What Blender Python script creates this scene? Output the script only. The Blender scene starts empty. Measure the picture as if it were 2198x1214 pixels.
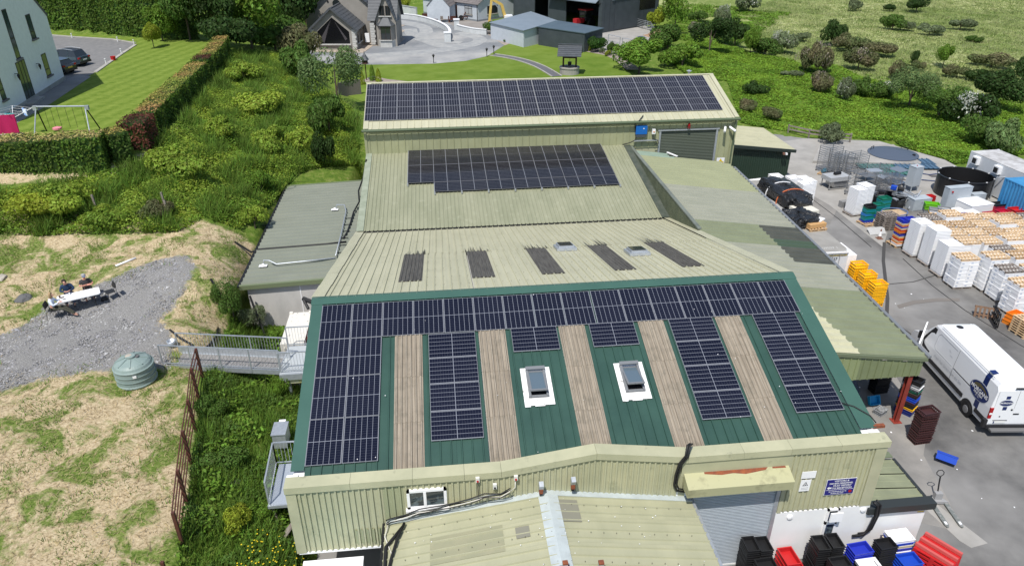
import bpy, math, random
import numpy as np
from mathutils import Matrix, Vector
random.seed(7); rng = np.random.default_rng(7)
PI = math.pi
# ---------------------------------------------------------------- camera, world, sun, exposure
sc = bpy.context.scene
C = sc.collection
FPX, IW, IH = 1541.44,2198.0,1214.0
CB = np.array([[0.9942551,-0.0529795,0.0930057], [-0.1069972,-0.468282,0.8770767], [-0.0029141,-0.8819893,-0.4712604]])
CP = np.array([4.7123,-24.5369,20.9291])
cam = bpy.data.cameras.new('camera'); co = bpy.data.objects.new('camera', cam); C.objects.link(co)
cam.sensor_width = 36.0; cam.sensor_fit = 'HORIZONTAL'; cam.lens = 36.0 * FPX / IW
cam.clip_start = 0.5; cam.clip_end = 6000
_m = CB @ np.diag([1,-1,-1])
M4 = Matrix.Identity(4)
for i in range(3):
 for j in range(3): M4[i][j] = float(_m[i, j])
 M4[i][3] = float(CP[i])
co.matrix_world = M4
sc.camera = co
w = bpy.data.worlds.new('World'); sc.world = w; w.use_nodes = True
SUN_EL, SUN_AZ = 61.0,208.0            # the sun stands behind and a little left of the camera (azimuth clockwise from +y)
nt = w.node_tree; bgn = nt.nodes['Background']
sky = nt.nodes.new('ShaderNodeTexSky'); sky.sky_type = 'NISHITA'; sky.sun_disc = False
sky.sun_elevation = math.radians(SUN_EL); sky.sun_rotation = math.radians(SUN_AZ)
nt.links.new(sky.outputs[0], bgn.inputs[0]); bgn.inputs[1].default_value = 0.12
sl = bpy.data.lights.new('sun', 'SUN'); sl.energy = 4.3; sl.angle = math.radians(0.6); sl.color = (1.0,0.96,0.9)
so = bpy.data.objects.new('sun', sl); C.objects.link(so); so.location = (0,0,60)
_az = math.radians(SUN_AZ); _el = math.radians(SUN_EL)
_d = Vector((math.sin(_az) * math.cos(_el), math.cos(_az) * math.cos(_el), math.sin(_el)))
so.rotation_euler = _d.to_track_quat('Z', 'Y').to_euler()
vs = sc.view_settings; vs.view_transform = 'Standard'; vs.look = 'None'; vs.exposure = 0.2; vs.gamma = 1.0; vs.use_curve_mapping = False
sc.cycles.max_bounces = 6; sc.cycles.transparent_max_bounces = 6; sc.cycles.caustics_reflective = False; sc.cycles.caustics_refractive = False

# ---------------------------------------------------------------- survey: where a sight line of the photo meets a real plane of the place
def ray(px, py):
 return CB @ np.array([(px - IW / 2) / FPX, (py - IH / 2) / FPX, 1.0])
def onz(px, py, z):
 d = ray(px, py); s = (z - CP[2]) / d[2]; return CP + s * d
def ony(px, py, y):
 d = ray(px, py); s = (y - CP[1]) / d[1]; return CP + s * d
def onx(px, py, x):
 d = ray(px, py); s = (x - CP[0]) / d[0]; return CP + s * d

# ---------------------------------------------------------------- materials
def _inp(nd, k, v):
 nd.inputs[k].default_value = v
MATS = {}
def mat(name, col, rough=0.6, col2=None, scale=3.0, detail=4.0, lo=0.35, hi=0.65, metal=0.0, bump=0.0, bscale=None, spec=0.4,
  stretch=None, island=0.0, coat=0.0, col3=None, scale3=0.4, lo3=0.5, hi3=0.6, trans=0.0, coord='Object', bdist=0.02, emit=None, leaf=0.0):
 if name in MATS: return MATS[name]
 m = bpy.data.materials.new(name); m.use_nodes = True; MATS[name] = m
 t = m.node_tree; N = t.nodes; L = t.links; b = N['Principled BSDF']
 c4 = (*col, 1) if len(col) == 3 else col
 _inp(b, 'Base Color', c4); _inp(b, 'Roughness', rough); _inp(b, 'Metallic', metal); _inp(b, 'Specular IOR Level', spec)
 if coat: _inp(b, 'Coat Weight', coat); _inp(b, 'Coat Roughness', 0.08)
 if trans: _inp(b, 'Transmission Weight', trans)
 if emit: _inp(b, 'Emission Color', (*emit[0], 1)); _inp(b, 'Emission Strength', emit[1])
 tc = None
 def coords():
  nonlocal tc
  if tc is None:
   tc = N.new('ShaderNodeTexCoord')
  return tc.outputs[coord]
 def noise(sc_, st, det):
  n = N.new('ShaderNodeTexNoise'); n.noise_dimensions = '4D'; oi = N.new('ShaderNodeObjectInfo'); mm = N.new('ShaderNodeMath'); mm.operation = 'MULTIPLY'; mm.inputs[1].default_value = 40.0; L.new(oi.outputs['Random'], mm.inputs[0]); L.new(mm.outputs[0], n.inputs['W']); _inp(n, 'Scale', sc_); _inp(n, 'Detail', det); _inp(n, 'Roughness', 0.62)
  if st:
   mp = N.new('ShaderNodeMapping'); _inp(mp, 'Scale', st); L.new(coords(), mp.inputs[0]); L.new(mp.outputs[0], n.inputs['Vector'])
  else: L.new(coords(), n.inputs['Vector'])
  return n.outputs[0]
 out = None
 def mixin(cur, fac, colr):
  mx = N.new('ShaderNodeMix'); mx.data_type = 'RGBA'
  if isinstance(cur, tuple): mx.inputs[6].default_value = cur
  else: L.new(cur, mx.inputs[6])
  mx.inputs[7].default_value = (*colr, 1); L.new(fac, mx.inputs[0]); return mx.outputs[2]
 def ramp(src, a, b_):
  r = N.new('ShaderNodeMapRange'); _inp(r, 'From Min', a); _inp(r, 'From Max', b_); L.new(src, r.inputs[0]); return r.outputs[0]
 cur = c4
 if col2 is not None: cur = mixin(cur, ramp(noise(scale, stretch, detail), lo, hi), col2)
 if col3 is not None: cur = mixin(cur, ramp(noise(scale3, None, 5.0), lo3, hi3), col3)
 if island:
  g = N.new('ShaderNodeNewGeometry'); h = N.new('ShaderNodeHueSaturation')
  r = N.new('ShaderNodeMapRange'); _inp(r, 'To Min', 1 - island); _inp(r, 'To Max', 1 + island); L.new(g.outputs['Random Per Island'], r.inputs[0])
  L.new(r.outputs[0], h.inputs['Value'])
  r2 = N.new('ShaderNodeMapRange'); _inp(r2, 'To Min', 0.5 - island * 0.035); _inp(r2, 'To Max', 0.5 + island * 0.05); L.new(g.outputs['Random Per Island'], r2.inputs[0]); L.new(r2.outputs[0], h.inputs['Hue'])
  if isinstance(cur, tuple): h.inputs['Color'].default_value = cur
  else: L.new(cur, h.inputs['Color'])
  cur = h.outputs[0]
 if not isinstance(cur, tuple): L.new(cur, b.inputs['Base Color'])
 if leaf:                                   # light passes through thin leaves
  tl = N.new('ShaderNodeBsdfTranslucent'); ms_ = N.new('ShaderNodeMixShader'); ms_.inputs[0].default_value = leaf
  if isinstance(cur, tuple): tl.inputs[0].default_value = cur
  else: L.new(cur, tl.inputs[0])
  L.new(b.outputs[0], ms_.inputs[1]); L.new(tl.outputs[0], ms_.inputs[2]); L.new(ms_.outputs[0], N['Material Output'].inputs[0])
 if bump:
  bp = N.new('ShaderNodeBump'); _inp(bp, 'Strength', bump); _inp(bp, 'Distance', bdist); L.new(noise(bscale or scale * 4, stretch, 5.0), bp.inputs['Height']); L.new(bp.outputs[0], b.inputs['Normal'])
 return m

# ---------------------------------------------------------------- mesh building
class MB:
 def __init__(s): s.v = []; s.f = []
 def add(s, vs, fs):
  n = len(s.v); s.v += [tuple(float(c) for c in p) for p in vs]; s.f += [tuple(i + n for i in f) for f in fs]; return s
 def box(s, x0, y0, z0, x1, y1, z1, rz=0.0, M=None):
  vs = [(x, y, z) for z in (z0, z1) for y in (y0, y1) for x in (x0, x1)]
  if rz:
   cx, cy = (x0 + x1) / 2,(y0 + y1) / 2; c_, s_ = math.cos(rz), math.sin(rz)
   vs = [(cx + (x - cx) * c_ - (y - cy) * s_, cy + (x - cx) * s_ + (y - cy) * c_, z) for x, y, z in vs]
  if M is not None: vs = [tuple(M @ Vector(v)) for v in vs]
  return s.add(vs, [(0,2,3,1),(4,5,7,6),(0,1,5,4),(2,6,7,3),(0,4,6,2),(1,3,7,5)])
 def bar(s, p, q, wd, ht=None, up=(0,0,1)):
  p, q = Vector(p), Vector(q); ht = ht or wd; d = (q - p); L_ = d.length
  if L_ < 1e-6: return s
  d.normalize(); u = Vector(up)
  if abs(d.dot(u)) > 0.98: u = Vector((1,0,0))
  a = d.cross(u).normalized(); b_ = a.cross(d).normalized()
  vs = [e + a * i * wd / 2 + b_ * j * ht / 2 for e in (p, q) for i, j in ((-1,-1),(1,-1),(1,1),(-1,1))]
  return s.add(vs, [(0,1,2,3),(7,6,5,4),(0,4,5,1),(1,5,6,2),(2,6,7,3),(3,7,4,0)])
 def tube(s, pts, r, n=8, cap=True, r1=None):
  pts = [Vector(p) for p in pts]; k = len(pts); rings = []
  prev = None
  for i, p in enumerate(pts):
   d = (pts[min(i + 1, k - 1)] - pts[max(i - 1,0)]).normalized()
   if prev is None:
    u = Vector((0,0,1)) if abs(d.z) < 0.9 else Vector((1,0,0)); a = d.cross(u).normalized()
   else: a = (prev - d * prev.dot(d)).normalized()
   prev = a; b_ = d.cross(a)
   rr = r if r1 is None else r + (r1 - r) * i / max(1, k - 1)
   rings.append([p + (a * math.cos(2 * PI * j / n) + b_ * math.sin(2 * PI * j / n)) * rr for j in range(n)])
  vs = [v for rg in rings for v in rg]; fs = []
  for i in range(k - 1):
   for j in range(n):
    fs.append((i * n + j, i * n + (j + 1) % n, (i + 1) * n + (j + 1) % n, (i + 1) * n + j))
  if cap: fs.append(tuple(range(n))[::-1]); fs.append(tuple((k - 1) * n + j for j in range(n)))
  return s.add(vs, fs)
 def lathe(s, prof, n=24, c=(0,0,0), sx=1.0, sy=1.0):
  vs = []; fs = []; k = len(prof)
  for r, z in prof:
   for j in range(n): vs.append((c[0] + r * sx * math.cos(2 * PI * j / n), c[1] + r * sy * math.sin(2 * PI * j / n), c[2] + z))
  for i in range(k - 1):
   for j in range(n): fs.append((i * n + j, i * n + (j + 1) % n, (i + 1) * n + (j + 1) % n, (i + 1) * n + j))
  if prof[0][0] > 1e-4: fs.append(tuple(range(n))[::-1])
  if prof[-1][0] > 1e-4: fs.append(tuple((k - 1) * n + j for j in range(n)))
  return s.add(vs, fs)
 def prism(s, poly, z0, z1):
  n = len(poly); vs = [(x, y, z0) for x, y in poly] + [(x, y, z1) for x, y in poly]
  return s.add(vs, [tuple(range(n))[::-1], tuple(range(n, 2 * n))] + [(i, (i + 1) % n, n + (i + 1) % n, n + i) for i in range(n)])
 def prismx(s, poly, x0, x1):              # polygon in (y, z) extruded along x
  n = len(poly); vs = [(x0, y, z) for y, z in poly] + [(x1, y, z) for y, z in poly]
  return s.add(vs, [tuple(range(n)), tuple(range(n, 2 * n))[::-1]] + [(i, n + i, n + (i + 1) % n, (i + 1) % n) for i in range(n)])
 def prismy(s, poly, y0, y1):              # polygon in (x, z) extruded along y
  n = len(poly); vs = [(x, y0, z) for x, z in poly] + [(x, y1, z) for x, z in poly]
  return s.add(vs, [tuple(range(n)), tuple(range(n, 2 * n))[::-1]] + [(i, n + i, n + (i + 1) % n, (i + 1) % n) for i in range(n)])
 def xf(s, M):
  s.v = [tuple(M @ Vector(v)) for v in s.v]; return s
 def mesh(s, name, m=None, smooth=False):
  me = bpy.data.meshes.new(name); me.from_pydata(s.v, [], s.f)
  if smooth: me.polygons.foreach_set('use_smooth', [True] * len(me.polygons))
  if m is not None: me.materials.append(m)
  me.update(); return me
def frame(o, x, y):
 x = Vector(x).normalized(); y = Vector(y).normalized(); z = x.cross(y).normalized(); y = z.cross(x)
 m = Matrix.Identity(4)
 for i in range(3): m[i][0] = x[i]; m[i][1] = y[i]; m[i][2] = z[i]; m[i][3] = o[i]
 return m
def tag(o, label, cat, group=None, kind=None):
 if label: o['label'] = label
 if cat: o['category'] = cat
 if group: o['group'] = group
 if kind: o['kind'] = kind
 return o
def TR(loc, rz=0.0, sc_=1.0):
 m = Matrix.Translation(Vector([float(c) for c in loc])) @ Matrix.Rotation(rz, 4, 'Z')
 if sc_ != 1.0: m = m @ Matrix.Diagonal((*( (sc_,) * 3 if isinstance(sc_, (int, float)) else sc_),1.0))
 return m
def thing(name, label, cat, M=None, group=None):
 o = bpy.data.objects.new(name, None); C.objects.link(o); o.empty_display_size = 0.2
 if M is not None: o.matrix_world = M if isinstance(M, Matrix) else TR(M)
 return tag(o, label, cat, group)
def part(name, mb, m, parent, M=None, smooth=False, world=False, kind=None, label=None):
 me = mb if isinstance(mb, bpy.types.Mesh) else mb.mesh(name, m, smooth)
 o = bpy.data.objects.new(name, me); C.objects.link(o)
 if parent is not None: o.parent = parent
 if world and parent is not None:
  p = parent; W = Matrix.Identity(4); chain = []
  while p is not None: chain.append(p.matrix_basis.copy()); p = p.parent
  for q in reversed(chain): W = W @ q
  o.matrix_basis = W.inverted() @ (M if M is not None else Matrix.Identity(4))
 elif M is not None: o.matrix_basis = M
 if kind: o['kind'] = kind
 if label: o['label'] = label
 return o
def solo(name, mb, m, label, cat, M=None, group=None, smooth=False, kind=None):
 return tag(part(name, mb, m, None, M, smooth), label, cat, group, kind)
def structure(name, mb, m, smooth=False, kind='structure', M=None):
 o = part(name, mb, m, None, M, smooth); o['kind'] = kind; return o
def dup(root, M, label=None, group=None):
 def cp(o, par):
  c = o.copy(); C.objects.link(c); c.parent = par
  for ch in KIDS.get(o.name, ()): cp(ch, c)
  return c
 r = cp(root, None); r.matrix_basis = M
 if label: r['label'] = label
 if group: r['group'] = group
 return r
KIDS = {}
def seal(root):                                # remembers a thing's children so copies need no search
 def walk(o):
  KIDS[o.name] = list(o.children)
  for c in o.children: walk(c)
 walk(root); return root
ORD = ['first', 'second', 'third', 'fourth', 'fifth', 'sixth', 'seventh', 'eighth', 'ninth', 'tenth', 'eleventh', 'twelfth', 'thirteenth',
       'fourteenth', 'fifteenth', 'sixteenth', 'seventeenth', 'eighteenth', 'nineteenth', 'twentieth', 'twenty-first', 'twenty-second', 'twenty-third', 'twenty-fourth', 'twenty-fifth', 'twenty-sixth']
# ---------------------------------------------------------------- common materials
CREAM = mat('cream_steel', (0.45,0.44,0.285),0.42,(0.37,0.37,0.24), scale=0.6, detail=8, col3=(0.27,0.28,0.18), scale3=1.9, lo3=0.56, hi3=0.75, coord='Object')
CREAM2 = mat('cream_roof_steel', (0.47,0.455,0.32),0.45,(0.40,0.39,0.27), scale=1.2, detail=8, stretch=(1,0.2,1), col3=(0.34,0.33,0.23), scale3=1.1, lo3=0.56, hi3=0.8)
FASCIA = mat('fascia_steel', (0.44,0.43,0.285),0.42,(0.35,0.35,0.23), scale=0.8, detail=8, col3=(0.20,0.20,0.14), scale3=2.2, lo3=0.62, hi3=0.78)
GREEN = mat('green_steel', (0.036,0.084,0.065),0.40,(0.027,0.066,0.052), scale=0.7)
GREEN2 = mat('green_flashing', (0.050,0.115,0.090),0.36,(0.042,0.098,0.078), scale=0.5)
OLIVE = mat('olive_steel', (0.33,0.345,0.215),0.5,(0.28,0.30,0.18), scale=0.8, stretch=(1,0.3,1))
MIDC = mat('weathered_olive_roof', (0.29,0.295,0.20),0.5,(0.235,0.245,0.16), scale=0.9, stretch=(1,0.3,1), col3=(0.33,0.335,0.235), scale3=2.2, lo3=0.55, hi3=0.75)
GREYR = mat('grey_green_roof', (0.205,0.22,0.175),0.5,(0.18,0.195,0.155), scale=0.4)
FIBRE = mat('weathered_fibreglass', (0.35,0.305,0.24),0.9,(0.165,0.135,0.10), scale=9, detail=10, stretch=(4,0.05,1), lo=0.34, hi=0.68, bump=0.3, col3=(0.17,0.15,0.115), scale3=2.6, lo3=0.5, hi3=0.75)
FIBRE_D = mat('dark_weathered_fibreglass', (0.105,0.10,0.088),0.8,(0.06,0.056,0.05), scale=2.5, stretch=(7,0.4,1), lo=0.4, hi=0.62)
WHITE = mat('white_render', (0.80,0.80,0.79),0.6,(0.74,0.74,0.73), scale=0.8)
WPLAST = mat('white_plastic', (0.80,0.80,0.80),0.35)
WFOAM = mat('white_foam', (0.86,0.86,0.86),0.7,(0.78,0.79,0.80), scale=4)
GALV = mat('galvanised_steel', (0.50,0.53,0.56),0.42,(0.40,0.43,0.46), scale=6, metal=0.55)
STEEL = mat('stainless_steel', (0.45,0.46,0.47),0.32, metal=0.8)
DARK = mat('black_rubber', (0.012,0.012,0.013),0.55)
BLACKP = mat('black_plastic', (0.015,0.015,0.016),0.35)
CONC = mat('cast_concrete', (0.40,0.385,0.345),0.85,(0.31,0.30,0.27), scale=1.2, bump=0.15, col3=(0.27,0.25,0.22), scale3=0.5, lo3=0.5, hi3=0.7)
WOOD = mat('pallet_wood', (0.52,0.36,0.20),0.8,(0.40,0.26,0.14), scale=3, stretch=(1,4,1))
WOODP = mat('pale_pallet_wood', (0.66,0.48,0.29),0.8,(0.54,0.38,0.22), scale=3)
WOODG = mat('grey_pallet_wood', (0.26,0.23,0.20),0.85,(0.17,0.14,0.12), scale=3)
RUST = mat('rust_brown_paint', (0.10,0.030,0.020),0.6,(0.065,0.03,0.022), scale=5)
REDOX = mat('red_oxide_paint', (0.27,0.045,0.03),0.5,(0.2,0.035,0.025), scale=3)
GLASSD = mat('dark_window_glass', (0.02,0.025,0.028),0.05, spec=0.8)
# ---------------------------------------------------------------- terrain
CT = [(-9.3,-7.7,2.7),(-16.5,7.2,3.3),(-14,7,3.15),(-10,7,2.95),(-6.2,1,2.6),(-7.4,3,2.6),(-7.5,9,2.9),(-13,2,2.9),(-4.0,-7.3,2.5),(-4.8,-3,2.55),(-5.8,2,2.6),
      (-8,-15,2.3),(-3.6,-12,2.2),(-20,-10,3.2),(-2.2,-3,1.65),(-0.7,-4,1.25),(-0.7,1,0.9),(-3.6,3,1.5),(-2.2,3,0.7),(-1.2,-8,1.0),(0,-9.5,0.4),(1,-11,0.0),(-1.5,-12,0.6),
      (-6.9,6,2.6),(-5.6,6,0.9),(-4.4,5,0.5),(-3.0,7,0.0),(-6.6,10,2.8),(-5.9,9.5,1.0),(-7.2,14,3.0),(-6.3,14,1.4),(-7.0,20,3.3),(-6.3,22,2.3),(-6.0,26,2.9),(-3,29,2.3),(-1.5,31,1.6),(-1.0,27,0.8),(-2.5,40,2.8),(-1,50,2.5),
      (-12,14,3.7),(-18,14,4.1),(-26,16,5.0),(-10,20,4.4),(-15.0,21,5.2),(-23,20,5.7),(-9,27,4.4),(-12,33,5.0),(-8,40,4.0),(-13.5,45,5.2),(-16.5,56,5.7),(-21,68,5.6),(-10,60,3.6),(-6,50,3.0),(-14,75,3.6),(-20,85,4.6),(-30,85,6),(-50,95,7),(-60,60,8),(-55,30,7.5),(-45,10,6),(-45,-15,5),
      (0,34,1.0),(10,34,1.2),(20,34,0.6),(27.5,34,0.3),(29,42,0.8),(27,52,1.9),(33,60,1.6),(31,72,2.0),(38,48,0.1),(42,50,0.2),(44,60,0.8),(38,85,1.9),(45,100,2.0),(55,80,1.0),(50,60,0.5),(52,42,0.0),(50,36,-0.1),(53,26,-0.2),(60,20,-0.4),(70,45,-0.3),(60,110,1.8),(80,80,0.6),(90,130,2.0),(130,130,2.5),(140,60,0),(110,20,-1),(70,0,-0.2),(70,160,4),(20,160,5),(-30,150,8),(150,170,5),(40,-20,0),(10,-20,0),(20,120,3.2),(0,130,3.5)]
CT = np.array(CT, float)
def _fitrbf():
 X = CT[:, :2]; r = np.sqrt(((X[:, None] - X[None]) ** 2).sum(-1) + 0.25); n = len(X)
 A = np.zeros((n + 1, n + 1)); A[:n, :n] = -r; A[:n, n] = 1; A[n, :n] = 1
 b = np.zeros(n + 1); b[:n] = CT[:, 2]; return np.linalg.solve(A, b)
RW = _fitrbf()
def inpoly(x, y, poly):
 x = np.asarray(x, float); y = np.asarray(y, float); r = np.zeros(x.shape, bool); n = len(poly); j = n - 1
 for i in range(n):
  xi, yi = poly[i]; xj, yj = poly[j]
  c = ((yi > y) != (yj > y)) & (x < (xj - xi) * (y - yi) / (yj - yi + 1e-12) + xi); r ^= c; j = i
 return r
def pdist(x, y, poly):
 x = np.asarray(x, float); y = np.asarray(y, float); d = np.full(x.shape, 1e9); n = len(poly)
 for i in range(n):
  ax, ay = poly[i]; bx, by = poly[(i + 1) % n]; vx, vy = bx - ax, by - ay
  t = np.clip(((x - ax) * vx + (y - ay) * vy) / (vx * vx + vy * vy + 1e-9),0,1)
  d = np.minimum(d, np.hypot(x - ax - t * vx, y - ay - t * vy))
 return np.where(inpoly(x, y, poly),-d, d)
YARD = [(-0.3,-22),(75,-22),(75,8),(53,22),(50.2,28.5),(50.2,33.5),(47.6,39.6),(40.6,41.4),(36,45),(27.3,45),(27.3,33),(-0.6,33.4),(-1.6,33.4),(-1.6,24),(-6.0,24),(-6.0,10.3),(-3.9,9.3),(-3.6,4.6),(-0.4,3.5),(-0.4,-7.8)]
GARDEN = [(-6,56),(-7,60),(-11.5,72),(-15,80),(-16,88),(-10,130),(30,130),(48,118),(45.5,100),(39,92),(34.5,84),(31.8,76),(28.6,69),(27.8,62),(27,52),(10,50),(-2,50)]
LAWNW = [(-48,20),(-24,21.5),(-18,22.6),(-15.6,24.5),(-14.6,28),(-15.8,46),(-17.4,58),(-22,69),(-28,71),(-46,79),(-60,84),(-62,40),(-60,20)]
def H(x, y):
 x = np.asarray(x, float); y = np.asarray(y, float); sh = x.shape
 xc = np.clip(x, -70,160).ravel(); yc = np.clip(y, -22,175).ravel(); h = np.full(xc.shape, RW[-1])
 for i in range(len(CT)): h -= RW[i] * np.sqrt((xc - CT[i, 0]) ** 2 + (yc - CT[i, 1]) ** 2 + 0.25)
 h = h.reshape(sh)
 for poly, z, bl in ((LAWNW, 6.0,1.2),(GARDEN, 2.5,1.5),(YARD, 0.0,0.45)):
  t = np.clip(pdist(x, y, poly) / bl, 0,1); t = t * t * (3 - 2 * t); h = (z - 0.05) * (1 - t) + h * t
 return h
def hz(x, y): return float(H(np.array([x]), np.array([y]))[0])
def T(px, py, z0=None):                                   # where the sight line meets the land
 d = ray(px, py); s = np.arange(15,260,0.5); P = CP[None] + s[:, None] * d[None]
 g = P[:, 2] - H(P[:, 0], P[:, 1]); k = np.where(g < 0)[0]
 if len(k) == 0: return P[-1]
 a, b = s[max(k[0] - 1,0)], s[k[0]]
 for _ in range(12):
  m_ = (a + b) / 2; p = CP + m_ * d
  if p[2] - hz(p[0], p[1]) > 0: a = m_
  else: b = m_
 p = CP + b * d; return np.array([p[0], p[1], hz(p[0], p[1])])
def _grid():
 ar = np.arange
 gx = np.concatenate([[-2500,-1200,-600,-300,-180,-120,-90], ar(-74,-30,2.0), ar(-30,-20,1.0), ar(-20,0.4,0.28), ar(0.6,62,1.0), ar(62,150,2.5), [160,190,260,400,800,1600,3000]])
 gy = np.concatenate([[-600,-200,-80,-40], ar(-24,-11,1.5), ar(-10.5,14,0.28), ar(14,36,0.6), ar(36,120,1.1), ar(120,180,3), [200,260,400,800,1600,3500]])
 return gx, gy
gx, gy = _grid(); X, Y = np.meshgrid(gx, gy, indexing='ij'); Z = H(X, Y)
# lumps of turf and spoil
_n = lambda a, b, s_: np.sin(X * a + s_) * np.cos(Y * b + s_ * 1.7)
lump = (_n(1.3,1.1,0.4) + _n(2.7,2.3,1.9) + _n(4.9,4.3,3.1) + rng.normal(0,0.8, X.shape)) * 0.025
pad = np.minimum(np.minimum(pdist(X, Y, YARD), pdist(X, Y, GARDEN)), pdist(X, Y, LAWNW))
Z = Z + lump * np.clip(pad, 0,1)
me = bpy.data.meshes.new('ground'); nx, ny = X.shape
V = np.stack([X, Y, Z], -1).reshape(-1,3).astype(np.float32)
I, J = np.meshgrid(np.arange(nx - 1), np.arange(ny - 1), indexing='ij'); a = (I * ny + J).ravel()
F = np.stack([a, a + ny, a + ny + 1, a + 1], -1).astype(np.int32)
def bulk(me, V, F):
 k = F.shape[1]; me.vertices.add(len(V)); me.vertices.foreach_set('co', V.astype(np.float32).ravel())
 me.loops.add(F.size); me.loops.foreach_set('vertex_index', F.astype(np.int32).ravel())
 me.polygons.add(len(F)); me.polygons.foreach_set('loop_start', np.arange(0, F.size, k, dtype=np.int32)); me.polygons.foreach_set('loop_total', np.full(len(F), k, np.int32))
 me.update(calc_edges=True)
bulk(me, V, F)
me.polygons.foreach_set('use_smooth', [True] * len(me.polygons))
# cover of the ground: R gravel, G cut straw, B coarse pale grass, A bracken
GP = [T(*q)[:2] for q in [(-60,745),(60,690),(110,655),(230,600),(330,560),(400,548),(425,575),(400,620),(340,690),(370,725),(366,790),(300,790),(180,800),(80,815),(-40,850)]]
def sm(d, w_): t = np.clip(0.5 - d / w_, 0,1); return t * t * (3 - 2 * t)
R_ = sm(pdist(X, Y, GP),1.6)
ST = [(-30,-20),(-3.9,-20),(-4.3,-6),(-6.3,3.0),(-6.4,9),(-6.6,16.5),(-9,17),(-14,17.3),(-22,17.5),(-34,19)]
G_ = np.maximum(sm(pdist(X, Y, ST),1.6),0.9 * sm(pdist(X, Y, [tuple(T(*q)[:2]) for q in [(-60,368),(100,366),(230,352),(300,330),(340,300),(430,200),(500,108),(512,125),(440,225),(350,325),(310,372),(200,388),(-60,400)]]),1.2))
PB = [T(*q)[:2] for q in [(1560,100),(1640,130),(1800,150),(1900,190),(2050,200),(2150,220),(2250,250)]] + [(200,60),(200,175),(40,175),(50,120)]
B_ = sm(pdist(X, Y, PB),6.0)
ca = me.color_attributes.new('cover', 'FLOAT_COLOR', 'POINT')
ca.data.foreach_set('color', np.stack([R_, G_, B_, np.ones_like(R_)], -1).astype(np.float32).ravel())
def ground_mat():
 m = bpy.data.materials.new('ground_cover'); m.use_nodes = True; t = m.node_tree; N = t.nodes; L = t.links; b = N['Principled BSDF']
 b.inputs['Roughness'].default_value = 0.95; b.inputs['Specular IOR Level'].default_value = 0.1
 at = N.new('ShaderNodeAttribute'); at.attribute_name = 'cover'; sp = N.new('ShaderNodeSeparateColor'); L.new(at.outputs['Color'], sp.inputs[0])
 tc = N.new('ShaderNodeTexCoord')
 def nz(s_, det=6, rough=0.65, dist=0.0):
  n = N.new('ShaderNodeTexNoise'); n.inputs['Scale'].default_value = s_; n.inputs['Detail'].default_value = det; n.inputs['Roughness'].default_value = rough; n.inputs['Distortion'].default_value = dist; L.new(tc.outputs['Object'], n.inputs[0]); return n.outputs[0]
 def rp(src, stops):
  r = N.new('ShaderNodeValToRGB'); e = r.color_ramp.elements
  while len(e) < len(stops): e.new(0.5)
  for i, (p, c) in enumerate(stops): e[i].position = p; e[i].color = (*c, 1)
  L.new(src, r.inputs[0]); return r.outputs[0]
 def mx(f, a_, b_):
  q = N.new('ShaderNodeMix'); q.data_type = 'RGBA'; L.new(f, q.inputs[0]); L.new(a_, q.inputs[6]); L.new(b_, q.inputs[7]); return q.outputs[2]
 def thr(mask, noise_, wd, amp=1.0):                      # breaks a mask's edge up with noise
  ad = N.new('ShaderNodeMath'); ad.operation = 'MULTIPLY_ADD'; L.new(noise_, ad.inputs[0]); ad.inputs[1].default_value = amp; L.new(mask, ad.inputs[2])
  r = N.new('ShaderNodeMapRange'); r.inputs['From Min'].default_value = 0.5 + amp * 0.5 - wd; r.inputs['From Max'].default_value = 0.5 + amp * 0.5 + wd; L.new(ad.outputs[0], r.inputs[0]); return r.outputs[0]
 grass = rp(nz(2.3,8,0.7), [(0.3,(0.05,0.10,0.016)),(0.5,(0.11,0.175,0.026)),(0.6,(0.17,0.21,0.05)),(0.72,(0.26,0.25,0.11))])
 straw = rp(nz(9,8,0.75), [(0.30,(0.26,0.20,0.11)),(0.5,(0.50,0.40,0.25)),(0.68,(0.66,0.56,0.38))])
 green = rp(nz(7,7,0.7), [(0.35,(0.06,0.105,0.018)),(0.5,(0.14,0.20,0.04)),(0.65,(0.28,0.29,0.11))])
 pm = N.new('ShaderNodeMapRange'); pm.inputs['From Min'].default_value = 0.445; pm.inputs['From Max'].default_value = 0.53; L.new(nz(0.62,9,0.70,0.5), pm.inputs[0])
 dry = mx(pm.outputs[0], green, straw)
 grav = rp(nz(26,6,0.8), [(0.3,(0.095,0.092,0.088)),(0.5,(0.235,0.23,0.22)),(0.7,(0.45,0.44,0.42))])
 pale = rp(nz(0.9,9,0.75), [(0.3,(0.11,0.16,0.04)),(0.48,(0.24,0.28,0.09)),(0.6,(0.40,0.41,0.21)),(0.8,(0.50,0.49,0.31))])
 fol = rp(nz(0.07,4), [(0.44,(0.09,0.12,0.03)),(0.56,(0.5,0.5,0.5))])
 c = mx(thr(sp.outputs['Green'], nz(1.4),0.1,0.6), grass, dry)
 lowg = N.new('ShaderNodeTexNoise'); lowg.inputs['Scale'].default_value = 0.045; L.new(tc.outputs['Object'], lowg.inputs[0])
 gp = rp(nz(1.1,8,0.7), [(0.3,(0.08,0.13,0.03)),(0.5,(0.16,0.21,0.055)),(0.75,(0.32,0.33,0.15))])
 r_ = N.new('ShaderNodeMapRange'); r_.inputs['From Min'].default_value = 0.46; r_.inputs['From Max'].default_value = 0.60; L.new(lowg.outputs[0], r_.inputs[0])
 pale = mx(r_.outputs[0], gp, pale)
 c = mx(thr(sp.outputs['Blue'], nz(0.5),0.08,0.5), c, pale)
 c = mx(thr(sp.outputs['Red'], nz(1.3,10,0.78),0.10,1.7), c, grav)
 L.new(c, b.inputs['Base Color'])
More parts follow.
